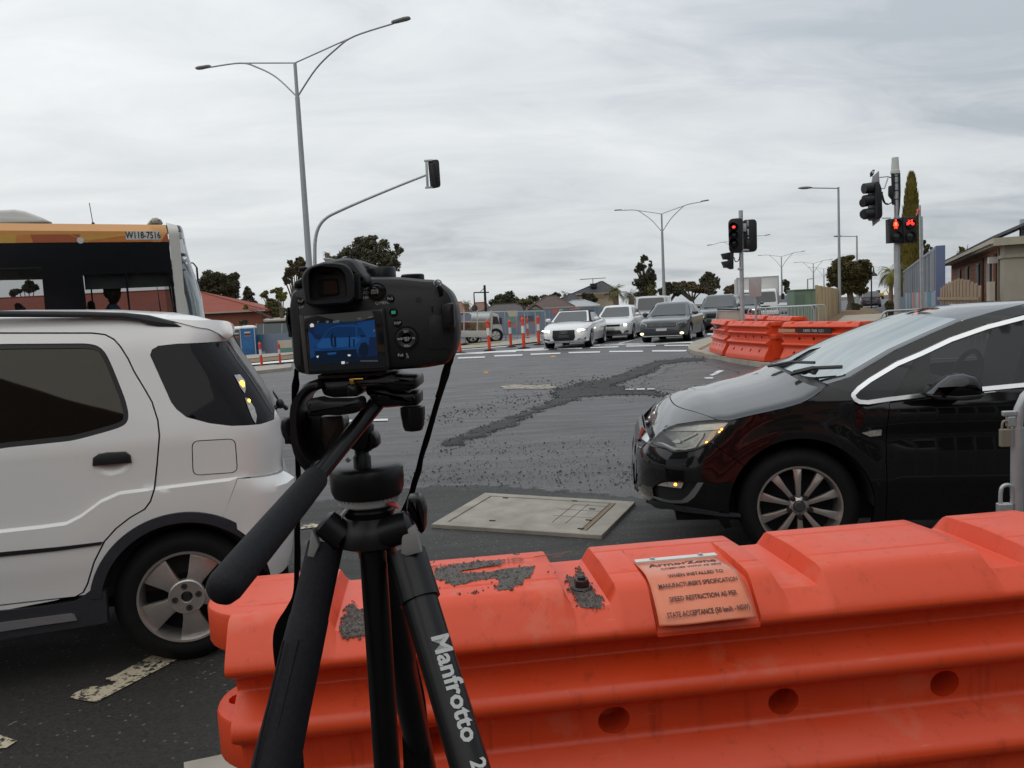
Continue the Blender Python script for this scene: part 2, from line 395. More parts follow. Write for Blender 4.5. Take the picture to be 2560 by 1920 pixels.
m_grass = mat('dry_grass_ground', (0.10, 0.085, 0.045), 0.95, nz=(0.4, 0.3), bump=(8, 0.6, 0.05))
m_line = mat('road_paint', (0.68, 0.68, 0.68), 0.6, nz=(9, 0.12))
def worn(name, col, dark, sc, lo, hi):
    m = mat(name, col, 0.7); t = m.node_tree; N = t.nodes.new; L = t.links.new; mx = t.nodes[m['mix']]
    n = N('ShaderNodeTexNoise'); n.inputs['Scale'].default_value = sc; n.inputs['Detail'].default_value = 6; n.inputs['Roughness'].default_value = 0.7
    tcn = N('ShaderNodeTexCoord'); L(tcn.outputs['Object'], n.inputs['Vector']); rp = N('ShaderNodeMapRange'); rp.inputs[1].default_value = lo; rp.inputs[2].default_value = hi; L(n.outputs[0], rp.inputs[0])
    for l in list(mx.inputs[0].links): t.links.remove(l)
    L(rp.outputs[0], mx.inputs[0]); mx.inputs[6].default_value = (*dark, 1); mx.inputs[7].default_value = (*col, 1); return m
m_worn = worn('worn_road_paint', (0.52, 0.45, 0.32), (0.03, 0.028, 0.026), 38, 0.44, 0.5)
m_worn2 = worn('scraped_concrete', (0.36, 0.32, 0.25), (0.05, 0.047, 0.045), 9, 0.40, 0.52)
# far ground, to the horizon
mb = MB(); N_ = 48
rs = []
for r_ in (40, 90, 160, 300, 700, 2500): rs.append([V((r_ * math.cos(2 * math.pi * i / N_), 30 + r_ * math.sin(2 * math.pi * i / N_), -1.6 if r_ > 40 else -1.4)) for i in range(N_)])
mb.loft(rs, cap=False); mb.add([V((0, 30, -1.4))] + rs[0], [[0, i + 1, (i + 1) % N_ + 1] for i in range(N_)])
tag(mb.build('ground', m_grass, recalc=False), kind='structure')
# the road sheet
mb = MB(); ys = [-8 + i * 0.5 for i in range(80)] + [32 + i * 2 for i in range(30)] + [92 + i * 12 for i in range(20)]
xs_ = [-70, -55, -45, -36, -30, -26, -22, -18, -14, -10, -7, -4, -2, -1, 0, 1, 2, 4, 6, 8, 12, 17, 24, 34, 48, 70, 100]
mb.v = [V((x, y, G(x, y))) for y in ys for x in xs_]; n_ = len(xs_)
mb.f = [[j * n_ + i, j * n_ + i + 1, (j + 1) * n_ + i + 1, (j + 1) * n_ + i] for j in range(len(ys) - 1) for i in range(n_ - 1)]
tag(mb.build('road', m_road, recalc=False), kind='structure')
# near, coarser and darker seal round the work site
near = gp([(-200, 1255), (250, 1180), (600, 1085), (760, 1062), (900, 1040), (1010, 1034), (1120, 1040), (1240, 1048), (1380, 1062), (1600, 1075), (1900, 1100), (2400, 1110)])
sheet('asphalt_patch', near + [(6.5, 2.2), (6.0, -3.0), (-6.0, -3.0), (-6.5, 2.0)], 0.004, m_road2, 0.3, edge=0.05)
seam = zs('C7', [(-900, 1560), (-300, 1330), (250, 1110), (420, 1040), (360, 985), (470, 930), (640, 905), (700, 872), (960, 830), (1170, 765), (1290, 705), (1420, 672), (1560, 628), (1800, 605), (2050, 598),
                 (2050, 628), (1800, 640), (1590, 668), (1470, 735), (1390, 775), (1250, 815), (1130, 870), (960, 905), (1150, 925), (1180, 955), (1480, 965), (1520, 985), (1760, 1012), (1900, 1035), (1700, 1035), (1420, 1008), (900, 1008), (700, 1030), (300, 1150), (-200, 1380), (-850, 1640)])
sheet('asphalt_seam', inset2(gp(seam), -.22), 0.008, m_road3, 0.16, edge=0.10)
old = zs('C7', [(1180, 880), (1420, 780), (1500, 735), (1600, 675), (2040, 640), (2330, 690), (2600, 760), (2600, 990), (1950, 1030), (1760, 1005), (1500, 960), (1180, 945)])
sheet('asphalt_patch', gp(old), 0.004, m_road4, 0.3, edge=0.05)
sheet('concrete_remnant', gp(zs('C7', [(-230, 915), (-60, 892), (120, 905), (300, 895), (440, 925), (300, 945), (60, 940), (-160, 948)])), 0.008, m_worn2, 0.3, edge=0.05)
sheet('concrete_remnant', gp(zs('C7', [(1890, 960), (1960, 915), (2040, 905), (2030, 940), (1950, 975)])), 0.008, m_worn2, 0.3, edge=0.03)
# painted lines: one mesh, each line a strip on the road
mk = MB()
def strip(pts, wpx, k='D'):
    for (a, b) in zip(pts, pts[1:]):
        a = zz(k, *a) if k != 'D' else a; b = zz(k, *b) if k != 'D' else b
        n = max(1, int(abs(b[0] - a[0]) / 40))
        for i in range(n):
            c = [lerp(a[0], b[0], i / n), lerp(a[1], b[1], i / n)]; d = [lerp(a[0], b[0], (i + 1) / n), lerp(a[1], b[1], (i + 1) / n)]
            P = [gnd(c[0], c[1] - wpx / 2), gnd(d[0], d[1] - wpx / 2), gnd(d[0], d[1] + wpx / 2), gnd(c[0], c[1] + wpx / 2)]
            mk.quad(*[p + V((0, 0, 0.012)) for p in P[::-1]])
for a, b in (((-250, 1180), (55, 1170)), ((165, 1164), (415, 1155)), ((500, 1145), (760, 1136)), ((835, 1130), (1110, 1120)), ((1185, 1115), (1475, 1108)), ((1560, 1105), (1870, 1102)), ((1955, 1100), (2260, 1099))): strip([a, b], 2.7, 'B1')
for a, b in (((140, 1128), (400, 1118)), ((460, 1111), (700, 1104)), ((770, 1095), (1000, 1087)), ((1080, 1080), (1310, 1073)), ((1385, 1068), (1645, 1060)), ((1715, 1055), (1990, 1049)), ((2068, 1049), (2390, 1045))): strip([a, b], 2.3, 'B1')
strip([(480, 1025), (800, 1023)], 2.7, 'B2')
for a, b in (((100, 1132), (620, 1100)), ((620, 1100), (960, 1075))): strip([a, b], 3.2, 'B1')
strip([(1380, 1046), (1700, 1040), (2100, 1030)], 3.0, 'B1'); strip([(0, 970), (500, 955), (940, 942)], 3.0, 'B2')
strip([(1160, 1052), (1400, 1035)], 2.4, 'B1')
for p in ([(1640, 1035), (1660, 1022), (1850, 985), (1830, 990)], ): 
    Pg = [gnd(*zz('B1', *q)) + V((0, 0, 0.012)) for q in p]; mk.quad(*Pg)
strip([(200, 1085), (640, 1052)], 2.2, 'B1'); strip([(990, 870), (1080, 868)], 3, 'B2')
strip([(640, 903), (745, 905)], 3.2); strip([(740, 911), (838, 908)], 4.2); strip([(690, 916), (765, 921)], 4)
strip([(1160, 950), (1260, 949)], 1.6, 'C7'); strip([(1290, 948), (1380, 947)], 2.6, 'C7'); strip([(1400, 946), (1490, 946)], 2.0, 'C7')
for q in ([(2140, 765), (2200, 738), (2260, 742), (2190, 772)], [(2090, 792), (2150, 772), (2200, 775), (2130, 798)], [(2030, 820), (2130, 815), (2140, 830), (2060, 832)]):
    mk.quad(*[gnd(*zz('C7', *p)) + V((0, 0, 0.012)) for p in q])
tag(mk.build('road_marking', m_line, smooth=None), kind='structure')
sheet('road_marking', gp([(650, 320 + 1), (980, 545), (960, 515), (1060, 480)], 'C5')[:0] or gp([(640, 700), (700, 650), (830, 600), (1000, 580), (1075, 550), (975, 540), (980, 520), (1100, 470), (1400, 310), (1640, 345), (900, 735), (840, 738)], 'C5'), 0.010, m_worn, 0.05)
sheet('road_marking', gp([(-150, 1030), (0, 1045), (160, 1100), (60, 1165), (-150, 1180)], 'C5'), 0.010, m_worn, 0.05)
sheet('road_marking', gp([(860, 1320), (950, 1300), (1005, 1312), (1000, 1330), (860, 1345)], 'A4'), 0.010, m_worn, 0.05)
sheet('kerb_edging', gp([(1700, 1327), (2040, 1255), (2400, 1190), (2600, 1500), (1700, 1500)], 'C5'), 0.02, m_conc, 0.1)
# concrete pit lid set in the road
qd = [gnd(1048, 1072), gnd(1373, 1092), gnd(1300, 1166), gnd(932, 1141)]
c0 = sum(qd, V()) / 4
lid = thing('pit_lid', (c0.x, c0.y, 0), 'weathered rectangular concrete pit lid set flat in the dark asphalt', 'pit lid')
m_lid = mat('lid_concrete', (0.30, 0.275, 0.235), 0.85, nz=(5, 0.22), bump=(60, 0.3, 0.008))
def inq(u, v): return qd[0].lerp(qd[1], u).lerp(qd[3].lerp(qd[2], u), v)
def lidrect(u0, v0, u1, v1, z0, z1, mbx):
    P = [inq(u0, v0), inq(u1, v0), inq(u1, v1), inq(u0, v1)]
    mbx.loft([[p + V((0, 0, z0)) for p in P], [p + V((0, 0, z1)) for p in P]])
mb = MB()
for r_ in ((0, 0, 1, .09), (0, .91, 1, 1), (0, .09, .07, .91), (.90, .09, 1, .91)): lidrect(*r_, -0.05, 0.030, mb)
mb.build('frame', m_lid, lid, None, bev=0.004)
mb = MB(); lidrect(.078, .10, .86, .90, -0.05, 0.027, mb); mb.build('cover', m_lid, lid, None, bev=0.005)
mb = MB(); lidrect(.868, .10, .893, .90, -0.05, 0.028, mb); mb.build('edge_strip', mat('lid_rust', (0.20, 0.15, 0.10), 0.8), lid, None)
mb = MB()
for u, v in ((.17, .12), (.62, .08), (.30, .80), (.83, .62), (.84, .86), (.78, .30)):
    lidrect(u, v, u + .035, v + .02, 0.0265, 0.0305, mb)
for r_ in ((.66, .20, .664, .75), (.74, .16, .744, .76), (.66, .20, .86, .206), (.60, .36, .86, .366), (.62, .56, .86, .566)): lidrect(*r_, 0.0265, 0.0276, mb)
mb.build('lifting_hole', m_void, lid, None)
# loose gravel swept into the seams
mb = MB()
def stones(n, fx, smin, smax):
    for i in range(n):
        px, py = fx(); p = gnd(px, py); s = random.uniform(smin, smax) * random.choice((1, 1, 1, 1.6)); a = random.uniform(0, 6.3)
        vs = [];
        for k in range(5): vs.append(p + V((s * math.cos(a + k * 1.256) * random.uniform(.7, 1.2), s * math.sin(a + k * 1.256) * random.uniform(.7, 1.2), 0.004)))
        tp = p + V((random.uniform(-.3, .3) * s, random.uniform(-.3, .3) * s, s * random.uniform(.6, 1.1) + 0.004))
        mb.add(vs + [tp], [[k, (k + 1) % 5, 5] for k in range(5)])
g = random.gauss
stones(650, lambda: (random.uniform(870, 1380), 1030 + g(0, 13) + (0 if random.random() < .6 else random.uniform(-50, 10))), 0.003, 0.009)
stones(260, lambda: (random.uniform(880, 1330), 965 + g(0, 14)), 0.004, 0.009)
def alongs():
    t = random.random(); x = lerp(900, 1400, t); return (x + g(0, 12), lerp(915, 806, t) + g(0, 8))
stones(500, alongs, 0.006, 0.016)
stones(260, lambda: (random.gauss(1260, 75), 832 + g(0, 7)), 0.006, 0.018)
def alongseam():
    i = random.randrange(len(seam) - 1); t = random.random(); a, b = seam[i], seam[i + 1]; return (lerp(a[0], b[0], t) + g(0, 3.5), min(1200, max(745, lerp(a[1], b[1], t) + g(0, 2.2))))
stones(1500, alongseam, 0.005, 0.017)
stones(160, lambda: (random.uniform(1050, 1480), random.uniform(800, 870)), 0.006, 0.014)
stones(500, lambda: (random.uniform(0, 1700), random.uniform(1080, 1640)), 0.002, 0.005)
tag(mb.build('loose_gravel', mat('gravel', (0.022, 0.021, 0.021), 0.7, nz=(40, 0.5)), smooth=None), 'scattered black gravel crumbs on the road', 'gravel', kind='stuff')
# yellow raised pavement markers
for x, y, t_ in ((1195.5, 771, 'farther'), (1050.5, 806, 'nearer')):
    p = gnd(x, y); mb = MB(); rr = 0.07 if y > 790 else 0.09
    mb.lathe(p, (0, 0, 1), [(rr, 0), (rr * .95, .012), (rr * .6, .03), (rr * .3, .034)], 12)
    tag(mb.build('pavement_marker', mat('marker_yellow', (0.62, 0.30, 0.02), 0.4)), 'small yellow raised pavement marker on grey asphalt, ' + t_ + ' of the two', 'road marker', 'yellow pavement markers')
# ------------------------------------------------------------------ water-filled plastic barriers
m_or = mat('barrier_orange', (0.69, 0.058, 0.011), 0.40, nz=(2.2, 0.2), col2=(0.71, 0.076, 0.022), rn=(4.5, 0.09), bump=(9, 0.08, 0.01))
def grime(m):
    t = m.node_tree; N = t.nodes.new; L = t.links.new; b = t.nodes['Principled BSDF']; tcn = N('ShaderNodeTexCoord'); cur = t.nodes[m['mix']].outputs[2]; hts = []
    for sc3, sc, lo, hi, col, amt in (((26, 26, 1.3), 1.0, .56, .74, (.30, .022, .006), .55), ((3, 40, 40), 1.0, .66, .70, (.74, .22, .12), .45), ((7, 7, 7), 1.0, .60, .66, (.66, .13, .065), .5), ((60, 60, 60), 1.0, .70, .74, (.20, .06, .03), .6)):
        mp_ = N('ShaderNodeMapping'); mp_.inputs['Scale'].default_value = sc3; L(tcn.outputs['Object'], mp_.inputs[0]); n = N('ShaderNodeTexNoise'); n.inputs['Scale'].default_value = sc; n.inputs['Detail'].default_value = 6; n.inputs['Roughness'].default_value = .65; L(mp_.outputs[0], n.inputs['Vector'])
        r_ = N('ShaderNodeMapRange'); r_.inputs[1].default_value = lo; r_.inputs[2].default_value = hi; r_.inputs[4].default_value = amt; L(n.outputs[0], r_.inputs[0])
        mx = N('ShaderNodeMix'); mx.data_type = 'RGBA'; L(r_.outputs[0], mx.inputs[0]); L(cur, mx.inputs[6]); mx.inputs[7].default_value = (*col, 1); cur = mx.outputs[2]
    L(cur, b.inputs['Base Color'])
grime(m_or)
m_bit = mat('bitumen_residue', (0.030, 0.027, 0.025), 0.75, nz=(230, 0.5), col2=(0.19, 0.165, 0.145), bump=(260, 0.9, 0.006))
BY = 0.085
half = [(0.085, 0.8235), (0.006, 0.8205), (0.0, 0.8175), (-0.006, 0.8200), (-0.07, 0.817), (-0.135, 0.737), (-0.137, 0.717), (-0.052, 0.676), (-0.046, 0.646), (-0.128, 0.602), (-0.136, 0.572), (-0.054, 0.524), (-0.050, 0.445),
        (-0.148, 0.385), (-0.150, 0.355), (-0.092, 0.315), (-0.092, 0.265), (-0.185, 0.10), (-0.20, 0.0)]
def mirror(p): return (2 * BY - p[0], p[1])
prof = half + [mirror(p) for p in half[::-1][:-1]]
rr_ = [0, .002, .001, .002, .022, .016, .012, .016, .006, .012, .018, .012, .012, .02, .016, .02, .02, .02, .006]; rr_ = rr_ + rr_[::-1][:-1]
prof = [(p.x, p.y) for p in roundpoly([V((a, b)) for a, b in prof], rr_, 3)]
NOTCH = (0.37, 0.895, 1.385, 1.905); BL = 2.27
def floor_z(y):
    a = abs(y - BY)
    return 0.776 if a < 0.175 else lerp(0.776, 0.733, (a - 0.175) / 0.047)
def barrier_rings(pocket):
    st = [(0.10, 0), (0.104, 0)]
    for c in NOTCH:
        for s_, k in ((-.064, 0), (-.060, .05), (-.044, .93), (-.038, 1), (.038, 1), (.044, .93), (.060, .05), (.064, 0)): st.append((c + s_, k))
    st += [(BL - 0.104, 0), (BL - 0.10, 0)]
    for x in (0.18, 0.26, 0.5, 0.6, 0.7, 0.78, 1.5, 1.6, 1.7, 1.8, 2.05): st.append((x, 0))
    if pocket:
        for x in (1.028, 1.032, 1.036, 1.15, 1.262, 1.266, 1.270): st.append((x, 0))
    st.sort(); rings = []
    for i, (x, k) in enumerate(st):
        r = []
        for y, z in prof:
            if z > 0.72: z = lerp(z, min(z, floor_z(y)), k)
            if pocket and 1.03 < x < 1.268 and y < 0.098 and z > 0.725: z -= 0.014 * ss((0.098 - y) / 0.006)
            yy = y
            if i == 0 or i == len(st) - 1: yy = BY + (y - BY) * 0.985
            r.append(V((x, yy, z)))
        rings.append(r)
    return rings
def lug(mbx, x0, x1, z0, z1, sgn):
    P = [(x1, -0.06), (x0 + 0.07 * sgn, -0.045), (x0, 0.03), (x0, 0.14), (x0 + .07 * sgn, 0.215), (x1, 0.23)]
    P = [V((p.x, p.y, z0)) for p in roundpoly([V(p) for p in P], .05, 4)]
    mbx.slab(P, z1 - z0, 0.010, V((0, 0, 1)))
BAR_O = V((-0.74, 1.735, 0)); BAR_A = rad(6.1)
def make_barrier(loc, rz, label, pocket, group):
    t = thing('plastic_barrier', loc, label, 'barrier', rz, group); L = dict(local=True)
    mb = MB(); mb.loft(barrier_rings(pocket)); body = mb.build('body', m_or, t, 30, **L)
    bpy.context.view_layer.update(); cs = []
    for z, xs in ((0.487, (0.53, 0.942, 1.355, 1.766)), (0.20, (0.45, 0.9, 1.36, 1.80))):
        for x in xs:
            c = MB(); c.loft([c.ring(V((x, y, z)), V((1, 0, 0)), V((0, 0, 1)), 0.038, 20, 0.034) for y in (-0.3, 0.04)]); co_ = c.build('hole', None, t, **L); cs.append(co_)
    cut(body, cs)
    for xa, xb, z0, z1, sg, hx, hy, hr in ((.022, .16, .728, .819, 1, .118, .108, .026), (BL - .022, BL - .16, .728, .819, -1, BL - .118, .06, .026), (.022, .16, .455, .568, 1, .075, .085, .03), (BL - .022, BL - .16, .455, .568, -1, BL - .075, .085, .03)):
        mb = MB(); lug(mb, xa, xb, z0, z1, sg); u = mb.build('pin_lug', m_or, t, 40, **L)
        c = MB(); c.cyl((hx, hy, z0 - .05), (hx, hy, z1 + .05), hr, n=20); cut(u, [c.build('h', None, t, **L)])
    for x in (0.1, BL - 0.1):
        mb = MB(); mb.box((x, BY, 0.3), (0.06, 0.16, 0.5)); mb.build('end_web', m_or, t, None, bev=.01, **L)
    return t
bar = make_barrier(BAR_O, BAR_A, 'orange water-filled plastic barrier in the foreground with a printed tag and bitumen on top', True, 'orange plastic barriers')
def ztop(y): return 0.817 + (y + 0.07) * 0.042
bar.rotation_euler.y = -.006
fade(m_bit, .012, 110.0)
# bitumen stuck to the top, traced patches with raised crumbs
def topxy(k, x, y):
    a, b = zz(k, x, y); p = atz(a, b, 0.818); d = p - BAR_O; c_, s_ = math.cos(BAR_A), math.sin(BAR_A)
    return (d.x * c_ + d.y * s_, -d.x * s_ + d.y * c_)
splats = [[(215, 540), (280, 400), (420, 360), (620, 330), (900, 300), (1300, 265), (1200, 360), (800, 410), (660, 440), (1000, 430), (1380, 370), (1700, 350), (1700, 440), (1580, 530), (1480, 600), (1330, 680), (1100, 670), (1120, 600), (1170, 560), (1100, 530), (850, 560), (740, 600), (600, 620), (500, 630), (430, 560)],
          [(1310, 190), (1450, 205), (1530, 230), (1480, 255), (1350, 235)], [(740, 640), (830, 620), (820, 650)], [(720, 690), (880, 670), (910, 700), (830, 735)], [(520, 730), (590, 690), (680, 720), (640, 740), (580, 715)],
          [(1850, 440), (1960, 430), (2040, 500), (1960, 480)], [(920, 610), (1010, 620), (1030, 660), (950, 700)], [(1510, 600), (1590, 610), (1540, 620)], [(280, 620), (370, 600), (430, 640), (330, 655)], [(1750, 645), (1950, 625), (1900, 640)],
          [(180, 330), (290, 310), (300, 340), (220, 350)], [(820, 250), (850, 240), (880, 262), (850, 282), (820, 270)]]
mb0 = []
for i, s_ in enumerate(splats):
    P = [topxy('C2', *p) for p in s_]; P2 = []
    for p in resamp(P, 0.010): P2.append((p[0] + random.uniform(-.003, .003), p[1] + random.uniform(-.003, .003)))
    mb0.append(P2)
NSP = mb0
def splat_mesh(polys, zf, nlump, h=0.012):
    mb = MB(); eds = []
    for P in polys:
        o = panel('tmp', P, [], lambda x, y: (x, y, zf(x, y) + 0.0012 + 0.0012 * noise.noise(V((x * 90, y * 90, 0)))), None, None, h=h, lip=0.001, lipdir=V((0, 0, -1)))
        mb.add([v.co for v in o.data.vertices], [list(f.vertices) for f in o.data.polygons]); edge_attr(o.data, [(v.co.x, v.co.y) for v in o.data.vertices], P); eds += [q.value for q in o.data.attributes['edge'].data]; bpy.data.objects.remove(o)
        A = abs(area(P))
        xs = [p[0] for p in P]; ys_ = [p[1] for p in P]
        for k in range(int(A * nlump)):
            x = random.uniform(min(xs), max(xs)); y = random.uniform(min(ys_), max(ys_))
            if not pip((x, y), P): continue
            s = random.uniform(.0012, .0035) * random.choice((1, 1, 1.7)); a = random.uniform(0, 6); z = zf(x, y) + .001
            mb.add([V((x + s * math.cos(a + q * 1.571), y + s * math.sin(a + q * 1.571), z)) for q in range(4)] + [V((x, y, z + s * 1.1))], [[q, (q + 1) % 4, 4] for q in range(4)]); eds += [1.0] * 5
    mb.eds = eds; return mb
random.seed(11)
for _ in range(55):
    x, y, r_ = random.gauss(.62, .12), random.gauss(.04, .05), random.uniform(.002, .009)
    if .44 < x < .83 and -.06 < y < .2: NSP.append([(x + r_ * random.uniform(.6, 1.5) * math.cos(a), y + r_ * random.uniform(.5, 1.1) * math.sin(a)) for a in (0, .9, 1.8, 2.7, 3.6, 4.5, 5.4)])
def splat_build(polys, zf, n):
    mb = splat_mesh(polys, zf, n); o = mb.build('bitumen_residue', m_bit, bar, None, local=True, recalc=False); at = o.data.attributes.new('edge', 'FLOAT', 'POINT')
    if len(at.data) == len(mb.eds): at.data.foreach_set('value', mb.eds)
splat_build(NSP, lambda x, y: ztop(y), 14000)
nf = [(0.868, 0.16), (0.865, 0.03), (0.862, -0.09), (0.93, -0.098), (0.926, 0.02), (0.925, 0.10), (0.922, 0.20), (0.905, 0.19), (0.895, 0.12)]
nf = [(p[0] + random.uniform(-.004, .004), p[1] + random.uniform(-.004, .004)) for p in resamp(nf, .012)]
for q_ in (nf, [(0.333, -.11), (.335, .06), (.35, .10), (.372, .04), (.40, -.02), (.405, -.105)]): splat_build([q_], lambda x, y: floor_z(y), 30000)
# hex bolt in the second notch
mb = MB(); o_ = V((0.897, 0.035, 0.776)); mb.lathe(o_, (0, 0, 1), [(.026, 0), (.026, .004), (.021, .008)], 24); mb.lathe(o_, (0, 0, 1), [(.0185, .008), (.0185, .022), (.016, .025)], 6); mb.lathe(o_, (0, 0, 1), [(.010, .024), (.010, .030), (.006, .034)], 16)
mb.build('bolt', mat('bolt_black', (0.012, 0.012, 0.012), 0.4, nz=(60, .3)), bar, 30, local=True)
# printed tag riveted into the pocket under a white strip
m_tag = mat('tag_orange', (0.66, 0.17, 0.075), 0.28, nz=(8, 0.15), coat=0.3); m_ink = mat('tag_ink', (0.035, 0.022, 0.02), 0.6)
mb = MB(); mb.box((1.145, 0.079, 0.8155), (0.207, 0.020, 0.006)); strip_ = mb.build('strip', mat('strip_white', (0.66, 0.66, 0.63), 0.4), bar, None, bev=.001, local=True)
for x in (1.085, 1.208):
    mb = MB(); mb.lathe((x, 0.079, 0.8185), (0, 0, 1), [(.0075, 0), (.0075, .0012), (.0045, .0013), (.0045, .004), (.003, .005)], 12); mb.build('rivet', m_galv, bar, 30, local=True)
tpath = [(0.088, 0.811), (0.06, 0.812), (0.02, 0.815), (-0.02, 0.817), (-0.05, 0.814), (-0.08, 0.803), (-0.11, 0.784), (-0.138, 0.763), (-0.158, 0.742)]
tp = [(p.x, p.y) for p in smoothline([V(p) for p in tpath], 4)]
mb = MB(); n_ = 14; xs = [1.0415 + 0.207 * i / n_ for i in range(n_ + 1)]
for j, (y, z) in enumerate(tp):
    s_ = j / (len(tp) - 1)
    for i, x in enumerate(xs):
        u = i / n_; cx = x + 0.012 * s_ * (u - 0.5); mb.v.append(V((cx - 0.004 * s_, y + 0.010 * s_ * s_ * (abs(u - .5) * 2) ** 2 - .008 * s_ * s_ * u, z + 0.008 * s_ * math.sin(u * 3.0) * u)))
w_ = n_ + 1; mb.f = [[j * w_ + i, j * w_ + i + 1, (j + 1) * w_ + i + 1, (j + 1) * w_ + i] for j in range(len(tp) - 1) for i in range(n_)]
tg = mb.build('tag', m_tag, bar, 60, local=True, recalc=False); sm = tg.modifiers.new('thick', 'SOLIDIFY'); sm.thickness = 0.0015; sm.offset = -1
Mb = wmx(bar)
def tagtext(s, size, t, sx=1.0, dx=0.0):
    k = t * (len(tp) - 1); i = min(int(k), len(tp) - 2); f = k - i; y = lerp(tp[i][0], tp[i + 1][0], f); z = lerp(tp[i][1], tp[i + 1][1], f)
    d = V((0, tp[i][0] - tp[i + 1][0], tp[i][1] - tp[i + 1][1])).normalized(); nn = V((1, 0, 0)).cross(d)
    q = V((1.145 + dx, y, z)) + nn * (0.0022 + 0.004 * t * t)
    q.z += 0.0045 * t
    M4 = Mb @ frame4(q, V((1, 0, 0.02 * t)), d); lettering(s, size, M4, m_ink, tg, 'lettering', 0.0002, sx=sx, bold=.012)
tagtext('ArmorZone', 0.034, 0.20, 1.0, .002); tagtext('COMPLIES WITH AS 3845', 0.0135, 0.315, 1.0, 0.012); tagtext('WHEN INSTALLED TO', 0.0165, 0.50, .80, 0.006)
tagtext("MANUFACTURER'S SPECIFICATION", 0.0175, 0.63, .68); tagtext('SPEED RESTRICTION AS PER', 0.0175, 0.765, .72); tagtext('STATE ACCEPTANCE (50 km/h - NSW)', 0.0175, 0.905, .64)
# moulded wording on the first block, its grooves dark with grime
dv = V((1, 0, 0)); M4 = Mb @ frame4(V((0.655, 0.148, ztop(0.148) + .0008)), dv, V((0, 1, .04)))
lettering('elunkolonits', 0.042, M4, mat('grimed_moulding', (0.22, 0.055, 0.035), 0.6, nz=(120, .4)), bar, 'lettering', 0.0002, sx=1.15)
mb = MB()
for a, b in (((.80, .155), (.835, .160)), ((.835, .160), (.862, .148)), ((.862, .148), (.880, .166)), ((.880, .166), (.90, .168)), ((.845, .140), (.868, .136))): mb.bar(V((*a, ztop(a[1]) + .0006)), V((*b, ztop(b[1]) + .0006)), .003, .001)
mb.build('moulded_emblem', MATS['grimed_moulding'], bar, None, local=True)
# ------------------------------------------------------------------ shared car helpers
def frame_of(base, yaw):
    return Matrix.Translation(base) @ Matrix.Rotation(yaw, 4, 'Z')
def hits(k, pts, M, S, y0=-0.15, y1=1.0):
    """trace picture points onto the curved side y = S(x, z) of a car with frame M; returns (x, z) in the car's own axes"""
    inv = M.inverted(); o = inv @ EYE; out = []
    for p in pts:
        a, b = zz(k, *p); d = (inv.to_3x3() @ ray(a, b)); t0 = (y0 - o.y) / d.y; t1 = (y1 - o.y) / d.y; n = 120; prev = None; best = None
        for i in range(n + 1):
            t = t0 + (t1 - t0) * i / n; q = o + d * t; f = q.y - S(q.x, q.z)
            if best is None or abs(f) < best[0]: best = (abs(f), t)
            if prev is not None and prev[1] < 0 <= f:
                ta, tb = prev[0], t
                for _ in range(25):
                    tm = (ta + tb) / 2; q = o + d * tm
                    if q.y - S(q.x, q.z) < 0: ta = tm
                    else: tb = tm
                best = (0, (ta + tb) / 2); break
            prev = (t, f)
        q = o + d * best[1]; out.append((q.x, q.z))
    return out
